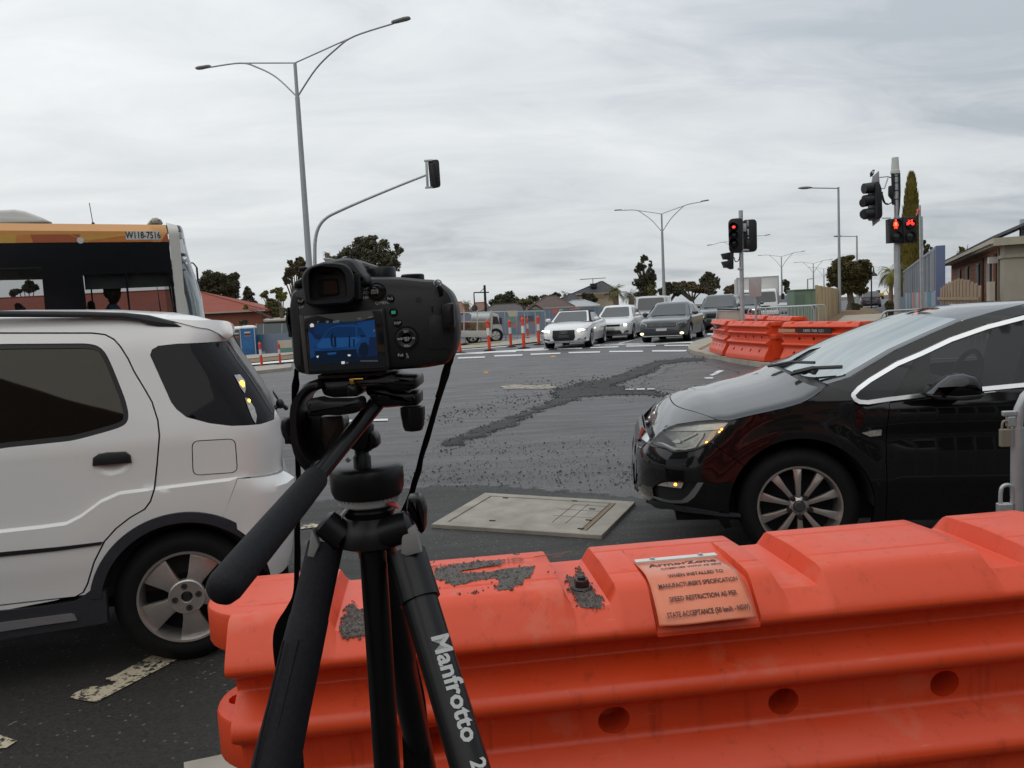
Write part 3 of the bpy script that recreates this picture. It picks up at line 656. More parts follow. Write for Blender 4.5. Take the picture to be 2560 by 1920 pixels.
def wheel(parent, c, R, W, r, style, matrim, rot=0.0, out=-1):
    """wheel centred at c (axle along y), out = side that shows; a dark hub with tyre, rim, cap and nuts as sub-parts"""
    c = V(c); A = V((0, out, 0)); yo = W / 2
    mb = MB(); mb.lathe(c - A * yo, A, [(0.03, 0.0), (r * .9, .02), (r * .9, W * .45), (0.06, W * .5)], 24)
    w_ = mb.build('wheel', m_void, parent, 30, local=True)
    mb = MB(); s_ = R - r
    mb.lathe(c - A * yo, A, [(r, 0.0), (r + .35 * s_, -.002), (R - .035, .006), (R - .008, .022), (R, .04), (R, W - .04), (R - .008, W - .022), (R - .035, W - .006), (r + .5 * s_, W + .002), (r + .2 * s_, W - .002), (r, W - .008)], 56, False)
    mb.v += []; mb.build('tyre', m_rub, w_, 50, local=True)
    mb = MB(); f = yo
    mb.lathe(c, A, [(r - .002, f - .012), (r + .004, f - .004), (r + .003, f + .002), (r - .006, f + .001), (r - .012, f - .012), (r - .020, f - .05), (r - .024, -f)], 56, False)
    if style == 'five':
        n, k = 5, 5
        for i in range(n):
            a = rad(rot) + i * 2 * math.pi / n; u = V((math.cos(a), 0, math.sin(a))); v = V((-math.sin(a), 0, math.cos(a)))
            P = [u * .045 + v * .030, u * .09 + v * .036, u * (r - .03) + v * .060, u * (r - .013) + v * .066, u * (r - .013) - v * .066, u * (r - .03) - v * .060, u * .09 - v * .036, u * .045 - v * .030]
            dz = [.012, .014, .008, .001, .001, .008, .014, .012]
            P = [c + p + A * (f - .022 + z) for p, z in zip(P, dz)]; mb.slab(P, .03, .004, -A)
        mb.lathe(c, A, [(.076, f - .03), (.075, f - .004), (.070, f + .001), (.026, f + .001), (.023, f - .003), (.023, f - .03)], 40, False)
        bolts = 4; br = .0485; cap = .021
    else:
        for i in range(10):
            a = rad(rot) + i * 2 * math.pi / 10; u = V((math.cos(a), 0, math.sin(a))); v = V((-math.sin(a), 0, math.cos(a)))
            P = [u * .030 + v * .010, u * .075 + v * .0125, u * .13 + v * .0155, u * (r - .022) + v * .023, u * (r - .008) + v * .027, u * (r - .008) - v * .027, u * (r - .022) - v * .023, u * .13 - v * .0155, u * .075 - v * .0125, u * .030 - v * .010]
            dz = [-.006, .002, .006, .003, -.004, -.004, .003, .006, .002, -.006]
            P = [c + p + A * (f - .020 + z) for p, z in zip(P, dz)]; mb.slab(P, .024, .0035, -A)
        mb.lathe(c, A, [(.056, f - .05), (.052, f - .026), (.034, f - .018), (.030, f - .022)], 40, False)
        bolts = 5; br = .058; cap = .029
    mb.build('rim', matrim, w_, 30, local=True)
    mb = MB(); mb.lathe(c, A, [(cap, f - .028), (cap, f - .014), (cap - .004, f - .011), (cap * .5, f - .010), (.002, f - .0105)], 28)
    mb.build('hub_cap', m_blk if style == 'five' else mat('cap_grey', (.10, .10, .10), .35, .6), w_, 30, local=True)
    for i in range(bolts):
        a = rad(rot + 36) + i * 2 * math.pi / bolts; p = c + V((br * math.cos(a), 0, br * math.sin(a)))
        mb = MB(); mb.lathe(p, A, [(.0135, f - .03), (.0135, f + .003), (.0095, f + .0035), (.009, f + .0005), (.007, f + .002), (.001, f + .0025)], 14); mb.build('wheel_nut', mat('nut_dark', (.06, .058, .055), .4, .7), w_, 30, local=True)
    return w_
def wheel_well(parent, cx, cz, R, y0, y1):
    mb = MB(); n = 24; rs = []
    for y in (y0, y1):
        rs.append([V((cx + R * math.cos(math.pi * i / n), y, cz + R * math.sin(math.pi * i / n))) for i in range(n + 1)])
    mb.loft(rs, False, False); mb.add(rs[1] + [], [list(range(n + 1))]); return mb.build('wheel_arch_liner', m_void, parent, 60, local=True, recalc=False)
m_dglass = glass('privacy_glass', (0.10, 0.10, 0.10), 1.85, gl=(.62, .57, .48))
m_glass = glass('clear_glass', (0.62, 0.68, 0.68), 1.5)
m_suv = mat('suv_white_paint', (0.80, 0.80, 0.78), 0.28, nz=(1.2, 0.02), coat=0.6)
m_seal = mat('window_seal', (0.012, 0.012, 0.013), 0.5, nz=(40, .2))
m_clad = mat('grey_cladding', (0.028, 0.030, 0.036), 0.55, nz=(60, .15), bump=(200, .15, .002))
m_lens = mat('clear_lens', (0.42, 0.41, 0.39), 0.12, 0.3, coat=1.0, nz=(60, .35))
m_amber = mat('lit_amber_bulb', (0.9, 0.35, 0.03), 0.3, em=(1.0, 0.34, 0.03), ems=7.0)
m_lamp = mat('lit_headlamp', (0.9, 0.9, 0.85), 0.2, em=(1.0, 0.93, 0.75), ems=4.0)
m_red = mat('lit_red', (0.8, 0.03, 0.02), 0.3, em=(1.0, 0.035, 0.02), ems=3.2)
# ------------------------------------------------------------------ the white SUV
SB = V((-1.46, 3.34, 0)); SA = rad(18); SM = frame_of(SB, SA); SW = 1.6
LEDGE = []
XR = [(.30, .45), (.395, .478), (.617, .514), (.74, .510), (.765, .468), (.785, .455), (.90, .466), (1.025, .464), (1.10, .424), (1.237, .352), (1.38, .264), (1.41, .285), (1.47, .28), (1.6, .22)]
def S_suv(x, z):
    y = 0.0
    if z > 0.98: y += (z - 0.98) * 0.19
    if z > 1.36: y += ((z - 1.36) / 0.17) ** 2 * 0.055
    if z < 0.50: y += (0.50 - z) * 0.10
    xr = pl(XR, z); x0 = xr - 0.19
    if x > x0: t = min(0.995, (x - x0) / 0.19); y += 0.22 * (1 - math.sqrt(1 - t * t))
    if x < -2.6: t = min(1, (-2.6 - x) / 0.5); y += 0.3 * (1 - math.sqrt(max(0, 1 - t * t)))
    if LEDGE:
        l = pl(LEDGE, x); y -= 0.014 * ss((l - z + .004) / 0.010) * (1 - 0.75 * ss((l - z - 0.06) / 0.22))
    return y
SL3 = lambda x, z: (x, S_suv(x, z), z)
suv = thing('white_suv', SB, 'white compact SUV with roof rails and black wheel arch trim behind the tripod', 'SUV', SA)
hs = lambda k, pts: hits(k, pts, SM, S_suv)
led = hs('A2', [(0, 905), (300, 872), (460, 850), (560, 800), (700, 697), (830, 640), (1065, 610), (1640, 540), (1950, 490)])
LEDGE += [(-3.2, led[0][1] - .06)] + led + [(0.6, led[-1][1] + .012)]
seam = hs('A1', [(0, 1115), (730, 1115), (830, 1127), (900, 1165), (950, 1220), (1010, 1315), (1060, 1420), (1150, 1570)]) + hs('A2', [(1050, 14), (1090, 140), (1102, 250), (1085, 450), (1065, 620), (1040, 700), (1000, 755), (900, 812), (800, 890), (720, 980), (650, 1120), (605, 1270), (575, 1330), (520, 1362), (300, 1385), (0, 1420)])
door = [(-0.84, seam[0][1] + .003)] + seam + [(-0.84, seam[-1][1] - .008)]
dwin = hs('A1', [(0, 1200), (680, 1195), (770, 1210), (830, 1260), (880, 1360), (960, 1560)]) + hs('A2', [(868, 0), (890, 90), (885, 150), (840, 188), (700, 230), (500, 283), (0, 335)])
dwin = [(-0.78, dwin[0][1])] + dwin + [(-0.78, dwin[-1][1] - .035)]
dwin = [(p.x, p.y) for p in roundpoly([V(p) for p in dwin], .03, 3)]
quart = hs('A1', [(1185, 1290), (1200, 1245), (1250, 1215), (1400, 1198), (1600, 1190), (1775, 1178)])
quart += [(pl(XR, z) - .002, z) for z in (quart[-1][1], 1.30, 1.22, 1.15, 1.10, 1.06)] + hs('A2', [(1895, 135), (1800, 168), (1600, 180), (1450, 162), (1290, 120), (1220, 65), (1182, 14)])
fuel = [(p.x, p.y) for p in roundpoly([V(p) for p in hs('A2', [(1327, 285), (1625, 268), (1642, 500), (1335, 522)])], .028, 4)]
hc = hs('A2', [(640, 455), (645, 398), (690, 370), (870, 355), (905, 385), (912, 440), (890, 490), (830, 520), (700, 524), (655, 500)])
AC = (0.017, 0.300)
def arc(r, a0, a1, n=28, c=AC): return [(c[0] + r * math.cos(rad(a0 + (a1 - a0) * i / n)), c[1] + r * math.sin(rad(a0 + (a1 - a0) * i / n))) for i in range(n + 1)]
bs = hs('A2', [(1640, 540), (1550, 790)])
bump_poly = [bs[0], (pl(LEDGE, .35), 0)]
bumper = [bs[0]] + [(x, pl(LEDGE, x)) for x in (.30, .36, .42, .45)] + [(pl(XR, z) - .002, z) for z in (.775, .74, .66, .58, .48, .40, .32)] + [(.36, .31)] + arc(.35, 4, math.degrees(math.atan2(bs[1][1] - AC[1], bs[1][0] - AC[0])), 12)
roofz = [(-2.30, 1.16), (-2.05, 1.30), (-1.75, 1.44), (-1.4, 1.515), (-1.0, 1.533), (-.6, 1.528), (-.25, 1.513), (0.0, 1.488), (.12, 1.462), (.20, 1.435), (.255, 1.40)]
body = [(-3.08, .42), (-3.12, .62), (-3.05, .80), (-2.75, .93), (-2.45, 1.0)] + roofz + [(pl(XR, z) - .002, z) for z in (1.395, 1.30, 1.2, 1.1, 1.02, .95, .88, .80, pl(LEDGE, .46) + .004)] + [(x, pl(LEDGE, x) + .004) for x in (.40, .33)] + [bs[0]] + [bs[1]] + arc(.345, math.degrees(math.atan2(bs[1][1] - AC[1], bs[1][0] - AC[0])), 172, 20) + [(-.36, .37), (-.75, .345), (-1.93, .30)] + arc(.345, 0, 180, 20, (-2.345, .30)) + [(-2.72, .30)]
bdoor = inset2(door, -0.0035)
fdoor = [(-0.87, seam[0][1] + .003), (-1.4, 1.46), (-1.75, 1.38), (-2.05, 1.15), (-2.18, 0.98), (-2.12, .7), (-1.97, .40), (-1.9, .355), (-0.87, seam[-1][1] - .008)]
bo = panel('body', body, [inset2(q, -0.002) for q in (fdoor,)] + [bdoor, quart, inset2(fuel, -.002)], SL3, m_suv, suv, 0.035, lines=[[(x, z + o) for x, z in LEDGE[1:-1]] for o in (.006, .0005, -.006)])
fwin = [(-.92, dwin[0][1]), (-1.38, 1.40), (-1.68, 1.33), (-1.95, 1.14), (-2.0, 1.03), (-.92, dwin[-1][1])]
hc_f = hc
d1 = panel('door', door, [dwin, hc_f], SL3, m_suv, suv, 0.03, gap=.003, lip=.03, lines=[[(x, z + o) for x, z in [(-.83, LEDGE[1][1] - .012)] + LEDGE[1:-1]] for o in (.006, .0005, -.006)]); d1['label'] = 'white rear door with black grip handle'
d2 = panel('door', fdoor, [fwin], SL3, m_suv, suv, 0.05, gap=.002, lip=.03)
def band(name, poly, wd, S3, m, parent, h=.025, lip=.006, off=-.0):
    inner = inset2(poly, wd); return panel(name, inset2(poly, -.001), [inner], S3, m, parent, h, lip=lip)
band('window_seal', dwin, .020, lambda x, z: (x, S_suv(x, z) + .004, z), m_seal, d1)
panel('window', inset2(dwin, .008), [], lambda x, z: (x, S_suv(x, z) + .010, z), m_dglass, d1, .05, lip=0)
panel('window', fwin, [], lambda x, z: (x, S_suv(x, z) + .008, z), m_dglass, d2, .08, lip=0)
panel('quarter_window', inset2(quart, .002), [], lambda x, z: (x, S_suv(x, z) + .004, z), glass('dark_quarter_glass', (.12, .12, .12), 1.7, gl=(.42, .40, .42)), suv, .03, lip=0)
band('quarter_window_border', quart, .016, lambda x, z: (x, S_suv(x, z) + .0065, z), m_seal, suv)
panel('fuel_flap', fuel, [], SL3, m_suv, suv, .03, gap=.002)
bp_ = panel('rear_bumper', bumper, [], SL3, m_suv, suv, .03, gap=.0025)
cx = sum(p[0] for p in hc) / len(hc); cz = sum(p[1] for p in hc) / len(hc)
panel('handle_recess', inset2(hc, -.001), [], lambda x, z: (x, S_suv(x, z) + .022 * (1 - min(1, ((x - cx) / .056) ** 2 * .8 + ((z - cz) / .035) ** 2 * .8)), z), m_suv, d1, .012, lip=0)
hg = hs('A2', [(640, 455), (643, 400), (680, 373), (740, 361), (868, 356), (902, 380), (912, 432), (780, 445)])
mb = MB(); mb.slab([V((p[0], S_suv(*p) - .012, p[1])) for p in hg], .024, .006); mb.build('door_handle', m_blk, d1, 40, local=True)
# swage strip, sill, arch trims
def ribbon_poly(k, top, bot, S3n, name, m, parent, gap=0, lip=.01, h=.03): return panel(name, hs(k, top) + hs(k, bot)[::-1], [], S3n, m, parent, h, gap, lip)
st = hs('A2', [(0, 1052), (400, 1015), (712, 978)]); sb_ = hs('A2', [(0, 1082), (400, 1040), (700, 998)])
panel('door_moulding', [(-.835, st[0][1] - .01)] + st + sb_[::-1] + [(-.835, sb_[0][1] - .01)], [], lambda x, z: (x, S_suv(x, z) - .006, z), m_blk, d1, .02, lip=.006)
pr = [(p[0], p[1]) for p in arc(.374, 172, 8, 40)] + [(p[0], p[1]) for p in arc(.330, 8, 172, 40)]
panel('wheel_arch_trim', pr, [], lambda x, z: (x, S_suv(min(x, .30), z) - .016 + max(0, x - .2) * .35 + 1.2 * (math.hypot(x - AC[0], z - AC[1]) - .352) ** 2, z), m_clad, suv, .02, lip=.05)
pr2 = arc(.374, 172, 8, 24, (-2.345, .3)) + arc(.330, 8, 172, 24, (-2.345, .3))
panel('wheel_arch_trim', pr2, [], lambda x, z: (x, S_suv(x, z) - .014, z), m_clad, suv, .03, lip=.05)
s1 = hs('A2', [(0, 1452), (300, 1425), (520, 1392), (580, 1350), (620, 1318), (735, 1318), (745, 1500)]); s2 = hs('A2', [(0, 1600), (300, 1560), (745, 1500)])
panel('sill_cladding', [(-1.98, s1[0][1] - .02)] + s1 + [(s1[-1][0], .235), (-1.98, .22)], [], lambda x, z: (x, S_suv(x, z) - .012, z), m_clad, suv, .04, lip=.05)
s3 = hs('A2', [(0, 1532), (500, 1466), (520, 1475), (540, 1512), (300, 1545), (0, 1592)])
panel('sill_strip', [(-1.9, s3[0][1] - .03)] + s3 + [(-1.9, s3[-1][1] - .03)], [], lambda x, z: (x, S_suv(x, z) - .020, z), mat('sill_silver', (.36, .36, .37), .35, .6), suv, .04, lip=.012)
# roof, spoiler, rails, tailgate, far side
mb = MB(); rs = []
for x, z in roofz[2:]:
    y0 = S_suv(x, z) + .001; rs.append([V((x, lerp(y0, SW - y0, i / 8), z + .045 * math.sin(math.pi * i / 8) ** .7)) for i in range(9)])
mb.loft(rs, False, False); mb.build('roof', m_suv, suv, 60, local=True, recalc=False)
sp = hs('A1', [(1290, 1000), (1560, 1014), (1700, 1010), (1800, 1020), (1833, 1043), (1850, 1130), (1787, 1170), (1745, 1125), (1650, 1080), (1570, 1070)])
sp = [(p.x, p.y) for p in roundpoly([V(p) for p in sp], .015, 3)]
spo = panel('rear_spoiler', sp, [], lambda x, z: (x, S_suv(min(x, .245), z) - .006, z), m_suv, suv, .02, lip=.25)
mb = MB(); mb.slab([V((p[0] - .004, .30, p[1])) for p in inset2(sp, .004)], SW - .60, .010); mb.build('spoiler_blade', m_suv, spo, 40, local=True)
mb = MB(); zl = [.33, .45, .6, .77, .9, 1.02, 1.1, 1.2, 1.3, 1.39]; rs = []
for z in zl: 
    x = pl(XR, z); y0 = S_suv(x, z); rs.append([V((x - .004, lerp(y0, SW - y0, i / 8), z)) for i in range(9)])
mb.loft(rs[:6], False, False); mb.build('tailgate', m_suv, suv, 40, local=True, recalc=False)
mb = MB(); mb.loft(rs[5:], False, False); mb.build('rear_window', mat('rear_glass', (.016, .018, .015), .3, spec=.2), suv, 40, local=True, recalc=False)
rl = hs('A1', [(0, 940), (700, 945), (1000, 953), (1180, 972), (1330, 1010), (1450, 1068), (1415, 1073), (1250, 1066), (1170, 1050), (1100, 1022), (950, 1000), (700, 993), (0, 990)])
rl = [(-1.55, 1.515), (-1.4, 1.545)] + rl + [(-1.45, 1.50)]
for y in (.105, 1.44):
    mb = MB(); mb.slab([V((p[0], y, p[1])) for p in rl], .045, .010); mb.build('roof_rail', m_clad, suv, 40, local=True)
mb = MB(); mb.add([V((x, SW - S_suv(x, z), z)) for x, z in body], [list(range(len(body)))]); mb.build('body_far_side', m_suv, suv, None, local=True, recalc=False)
mb = MB(); mb.box((-.75, SW / 2, .62), (2.1, 1.36, .62)); mb.box((-.28, .45, 1.0), (.14, .5, .5), Matrix.Rotation(rad(-14), 3, 'Y')); mb.box((-.28, 1.1, 1.0), (.14, .5, .5), Matrix.Rotation(rad(-14), 3, 'Y'))
mb.box((-1.2, .4, 1.0), (.13, .5, .6), Matrix.Rotation(rad(-14), 3, 'Y')); mb.box((-1.2, 1.15, 1.0), (.13, .5, .6), Matrix.Rotation(rad(-14), 3, 'Y'))
for x, y in ((-.20, .45), (-.20, 1.1), (-1.1, .4), (-1.1, 1.15)): mb.ell((x, y, 1.30), (.06, .13, .10), 12, 8)
mb.build('interior', mat('cabin_fabric', (.035, .033, .032), .9), suv, 40, local=True)
mb = MB()
rs = []
for x, z in ((-2.95, .82), (-2.6, .96), (-2.35, 1.03)):
    y0 = S_suv(x, z); rs.append([V((x, lerp(y0, SW - y0, i / 6), z + .03 * math.sin(math.pi * i / 6))) for i in range(7)])
mb.loft(rs, False, False); mb.build('bonnet', m_suv, suv, 60, local=True, recalc=False)
mb = MB(); rs = []
for x, z in ((-2.35, 1.04), (-1.75, 1.44)):
    y0 = S_suv(x, z) + .02; rs.append([V((x - .08 * math.sin(math.pi * i / 6), lerp(y0, SW - y0, i / 6), z + .02 * math.sin(math.pi * i / 6))) for i in range(7)])
mb.loft(rs, False, False); mb.build('windscreen', m_glass, suv, 60, local=True, recalc=False)
mb = MB(); rs = []
for z in (.3, .45, .65, .82): rs.append([V((-3.10 + .03 * abs(z - .6), lerp(.3, SW - .3, i / 6), z)) for i in range(7)])
mb.loft(rs, False, False); mb.build('front_bumper', m_suv, suv, 60, local=True, recalc=False)
for c, o_ in (((.017, .118, .292), -1), ((.017, SW - .118, .292), 1), ((-2.345, .118, .292), -1), ((-2.345, SW - .118, .292), 1)): wheel(suv, c, .292, .19, .196, 'five', m_alu, 62, o_)
wheel_well(suv, .017, .30, .345, .012, .5); wheel_well(suv, -2.345, .30, .345, .012, .5)
mb = MB(); mb.box((-1.2, SW / 2, .33), (3.3, SW - .35, .16)); mb.build('underbody', m_void, suv, None, local=True)
# tail lamps behind the black glass, rear wiper
for poly, lit in (([(1850, 1445), (1895, 1440), (1935, 1490), (1942, 1545), (1935, 1590), (1910, 1560), (1880, 1500)], True), ([(1935, 1625), (1960, 1628), (2010, 1700), (2030, 1770), (2020, 1830), (1995, 1790), (1960, 1700)], False)):
    P = hs('A1', poly); f = panel('tail_lamp', P, [], lambda x, z: (x, S_suv(x, z) - .001, z), m_lens, suv, .012, lip=.004)
    bc = hs('A1', [(1912, 1518) if lit else (1968, 1648)])[0]
    mb = MB(); mb.ell((bc[0], S_suv(*bc) - .003, bc[1]), (.011 if lit else .006, .004, .017 if lit else .008), 10, 8); mb.build('lit_bulb', m_amber, f, 60, local=True)
mb = MB(); p0 = V((.43, .42, 1.03)); mb.tube([p0, p0 + V((.05, 0, .03)), p0 + V((.075, .05, .0))], .012, 8); mb.bar(p0 + V((.05, 0, .04)), p0 + V((.03, .4, .06)), .012, .02); mb.ell(p0 + V((.045, 0, .03)), (.02, .02, .025), 10, 8); mb.build('rear_wiper', m_blk, suv, 40, local=True)
# ------------------------------------------------------------------ the black hatchback
HB = V((1.525, 4.22, 0)); HA_ = rad(-8); HM = frame_of(HB, HA_); HW = 1.81
m_bp = mat('black_car_paint', (0.005, 0.005, 0.006), 0.30, spec=0.05, coat=1.0, nz=(3, .1))
XN = [(.12, -.68), (.20, -.76), (.25, -.81), (.29, -.85), (.35, -.88), (.43, -.875), (.54, -.872), (.60, -.852), (.65, -.827), (.69, -.802), (.73, -.772), (.78, -.735), (.83, -.68), (.9, -.55), (1.0, -.35)]
def S_h(x, z):
    y = 0.0
    if z > 0.86: y += (z - 0.86) ** 2 * 2.2 if z < 0.96 else 0.022 + (z - 0.96) * 0.70
    if z > 1.28: y += (z - 1.28) ** 2 * 6.0
    if z < 0.46: y += (0.46 - z) * 0.16
    x0 = pl(XN, z) + 0.46
    if x < x0: t = min(0.997, (x0 - x) / 0.46); y = y * (1 - t * .5) + 0.60 * (1 - math.sqrt(1 - t * t))
    d = math.hypot(x, z - .32)
    y -= 0.012 * ss((0.52 - d) / 0.10)                       # flared arch lip
    if x > 0.3: y += 0.022 * math.exp(-((z - .70) / .05) ** 2) * ss((x - .3) / .3) * .5 - .012 * ss((z - .70) / .08) * ss((.90 - z) / .08)
    return y
HL3 = lambda x, z: (x, S_h(x, z), z)
hh = lambda k, pts: hits(k, pts, HM, S_h)
car = thing('black_hatchback', HB, 'black hatchback with chrome window trim waiting behind the foreground orange barrier', 'car', HA_)
hl = hh('C4', [(1372, 388), (1180, 390), (900, 410), (600, 455), (440, 520), (330, 620), (240, 722), (400, 768), (470, 782), (530, 820), (600, 832), (800, 815), (950, 770), (1070, 705), (1200, 600), (1300, 500), (1375, 412)])
fs = hh('A6', [(590, 775), (700, 748), (830, 720), (930, 695), (1000, 672), (1060, 635), (1115, 590)])
zedge = sorted([(p[0], p[1]) for p in fs] + [(p[0], p[1] + .004) for p in hl[1:7]])
zedge = [(-.83, .665)] + [q for q in zedge if q[0] > -.81]
def ze(x): return pl(zedge, x)
wse = hh('A6', [(1130, 578), (1250, 540), (1370, 470), (1500, 392), (1700, 300), (1880, 222)])
chl = hh('A6', [(1255, 640), (1272, 668), (1300, 683), (1350, 686), (1470, 668), (1640, 648), (1900, 620), (2212, 590)])
chu = hh('A6', [(1258, 625), (1290, 590), (1350, 545), (1500, 455), (1635, 398), (1800, 320), (2000, 250), (2212, 195)])
rfe = hh('A6', [(1880, 222), (2040, 175), (2212, 132)])
AF = (0.0, 0.325); AR = (2.685, 0.325)
bseam = hh('C4', [(1085, 700), (1150, 745), (1450, 945)])
dseam = hh('A6', [(1470, 672), (1466, 720), (1456, 800), (1450, 1000), (1452, 1240)])
ext = [(2.2, 1.385), (2.6, 1.36), (3.0, 1.27), (3.30, 1.10), (3.40, .95), (3.43, .6), (3.38, .30)]
# fender: from the lamp to the door
fen = [hl[-1]] + [(p[0], p[1] - .003) for p in fs] + [wse[0]] + [(chl[0][0] + .0, chl[0][1] + .02)] + [(p[0], p[1] - .012) for p in chl[1:4]] + [dseam[0]] + dseam + [(dseam[-1][0], .22)] + [(.36, .20)] + arc(.378, -17, math.degrees(math.atan2(bseam[-1][1] - AF[1], bseam[-1][0] - AF[0])), 30, AF) + bseam[::-1] + hl[13:16]
fender = panel('front_fender', fen, [], HL3, m_bp, car, .03, gap=.002, lip=.03)
fog = hh('C4', [(285, 1330), (350, 1275), (430, 1240), (640, 1238), (900, 1245), (870, 1310), (790, 1420), (700, 1482), (500, 1488), (300, 1440)])
bang = math.degrees(math.atan2(bseam[-1][1] - AF[1], bseam[-1][0] - AF[0]))
bum = [(p[0], p[1] - .004) for p in hl[6:14]] + bseam + arc(.378, bang, 197, 14, AF) + [(-.40, .20)] + hh('C4', [(1100, 1640), (600, 1550), (190, 1480)]) + [(pl(XN, z) + .003, z) for z in (.30, .36, .42, .48, .54, .60, .645)]
bumper = panel('front_bumper', bum, [inset2(fog, -.002)], HL3, m_bp, car, .025, gap=.002, lip=.02)
panel('fog_lamp_recess', inset2(fog, -.004), [], lambda x, z: (x, S_h(x, z) + .035, z), m_blk, bumper, .03, lip=.03, lipdir=V((0, -1, 0)))
L_ = hh('C4', [(275, 1442), (400, 1478), (520, 1494), (690, 1490), (770, 1430), (850, 1330), (905, 1250), (985, 1250), (940, 1335), (860, 1450), (770, 1520), (700, 1535), (560, 1535), (400, 1505), (290, 1458)])
panel('fog_lamp_trim', L_, [], lambda x, z: (x, S_h(x, z) - .006, z), m_chr, bumper, .012, lip=.012)
dr = hh('C4', [(350, 1292), (430, 1258), (520, 1246), (712, 1262), (680, 1335), (520, 1318)])
fl_ = panel('fog_lamp', dr, [], lambda x, z: (x, S_h(x, z) + .008, z), m_lens, car, .012, lip=.02)
q_ = hh('C4', [(605, 1282)])[0]; mb = MB(); mb.ell((q_[0], S_h(*q_) + .006, q_[1]), (.010, .004, .008), 10, 8); mb.build('lit_bulb', m_amber, fl_, 60, local=True)
lp = hh('C4', [(190, 1485), (420, 1525), (600, 1552), (850, 1600), (1100, 1645), (1500, 1700), (1500, 1725), (1000, 1680), (500, 1610), (200, 1530)])
panel('chin_spoiler', lp, [], lambda x, z: (x, S_h(x, z) - .012, z), m_clad, bumper, .03, lip=.05)
# headlamp: bowl behind a clear cover
cen = (sum(p[0] for p in hl) / len(hl), sum(p[1] for p in hl) / len(hl))
m_bowl = mat('lamp_bowl', (.33, .33, .31), .25, .7, nz=(30, .3))
head = panel('headlight', inset2(hl, .004), [], lambda x, z: (x, S_h(x, z) + .030, z), m_bowl, car, .02, lip=.03, lipdir=V((0, -1, 0)))
panel('lens_cover', inset2(hl, .002), [], lambda x, z: (x, S_h(x, z) - .001, z), glass('lamp_cover', (.9, .9, .88), 1.5), head, .02, lip=0)
band('lens_seal', hl, .007, lambda x, z: (x, S_h(x, z) - .002, z), m_seal, head, .02, .004)
def lampbit(name, k, pts, dy, m): return panel(name, hh(k, pts), [], lambda x, z: (x, S_h(x, z) + dy, z), m, head, .012, lip=.01)
lampbit('dark_bezel', 'C4', [(330, 690), (420, 570), (560, 690), (600, 760), (500, 740), (420, 705)], .020, m_seal)
lampbit('daytime_strip', 'C4', [(345, 705), (430, 705), (500, 735), (590, 780), (720, 785), (850, 760), (940, 650), (975, 590), (945, 575), (1000, 572), (985, 620), (880, 770), (740, 805), (590, 802), (480, 755), (420, 722)], .014, mat('lamp_white', (.80, .80, .80), .2))
lampbit('reflector_fin', 'C4', [(690, 665), (880, 570), (905, 575), (890, 590), (700, 680)], .015, MATS['lamp_white'])
lampbit('reflector_fin', 'C4', [(555, 690), (640, 660), (680, 680), (660, 710), (600, 710)], .013, MATS['lamp_white'])
lampbit('amber_reflector', 'C4', [(985, 735), (1080, 590), (1110, 545), (1180, 540), (1150, 610), (1060, 720)], .016, mat('amber_lens', (.55, .42, .30), .15, .5))
lampbit('upper_reflector', 'C4', [(450, 545), (600, 475), (900, 430), (1300, 405), (1340, 420), (1250, 520), (1000, 540), (700, 545)], .018, mat('lamp_pale', (.62, .62, .58), .2, .4, nz=(20, .25)))
for p in ((1245, 520), (1215, 555), (1035, 700)):
    q_ = hh('C4', [p])[0]; mb = MB(); mb.ell((q_[0], S_h(*q_) + .006, q_[1]), (.007, .003, .006), 8, 6); mb.build('lit_bulb', m_amber, head, 60, local=True)
# bonnet and nose panel
def ye(x): return S_h(x, ze(x)) + .001
def hoodP(x, v):
    y = lerp(ye(x), HW - ye(x), v); c = 0.072 * ss((x + .88) / .40)
    return V((x, y, ze(x) + c * (1 - abs(2 * v - 1) ** 2.3) + .010 * ss((x + .6) / .3) * ss(min(v, 1 - v) / .03)))
vs_ = [0, .006, .015, .03, .05, .08, .12, .18, .25, .33, .42, .5]; vs_ += [1 - q for q in vs_[::-1][1:]]
def seamx(v): return -.43 - .19 * (1 - abs(2 * v - 1) ** 3)
def rearx(v): return fs[-1][0] - .02 - .06 * (1 - abs(2 * v - 1) ** 4)
def hoodloft(name, fa, fb, n, m, par):
    mb = MB(); mb.loft([[hoodP(lerp(fa(v), fb(v), i / n), v) for v in vs_] for i in range(n + 1)], False, False); o = mb.build(name, m, par, 50, local=True, recalc=False); return o
hoodloft('bonnet', lambda v: seamx(v) + .003, rearx, 14, m_bp, car)
hoodloft('nose_panel', lambda v: -.826 + .002 * v, lambda v: seamx(v) - .003, 8, m_bp, car)
hoodloft('bonnet_gap', lambda v: seamx(v) - .012, lambda v: seamx(v) + .012, 1, m_void, car).location = (0, 0, -.010)
# centre of the nose: face, chrome grille bar, lower grille, plate
mb = MB(); zl = [.20, .27, .34, .42, .50, .58, .65, .70]; rs = []
def noseP(z, v, o=0.0): x = pl(XN, z); y0 = S_h(x + .004, z); return V((x - o, lerp(y0, HW - y0, v), z))
mb.loft([[noseP(z, i / 10) for i in range(11)] for z in zl], False, False); mb.build('front_face', m_bp, car, 50, local=True, recalc=False)
def nosestrip(name, z0, z1, v0, v1, o, m, par=None):
    mb = MB(); mb.loft([[noseP(z, lerp(v0, v1, i / 8), o) for i in range(9)] for z in (z0, (z0 + z1) / 2, z1)], False, False); return mb.build(name, m, par or car, 50, local=True, recalc=False)
nosestrip('grille', .60, .69, .02, .98, .006, m_blk); nosestrip('grille_bar', .655, .69, .0, 1, .008, m_chr); nosestrip('number_plate', .47, .58, .32, .68, .010, m_blk); nosestrip('lower_grille', .30, .42, .0, 1, .006, m_void)
for z in (.32, .35, .38, .41): nosestrip('grille_slat', z - .004, z + .004, 0, 1, .014, m_blk)
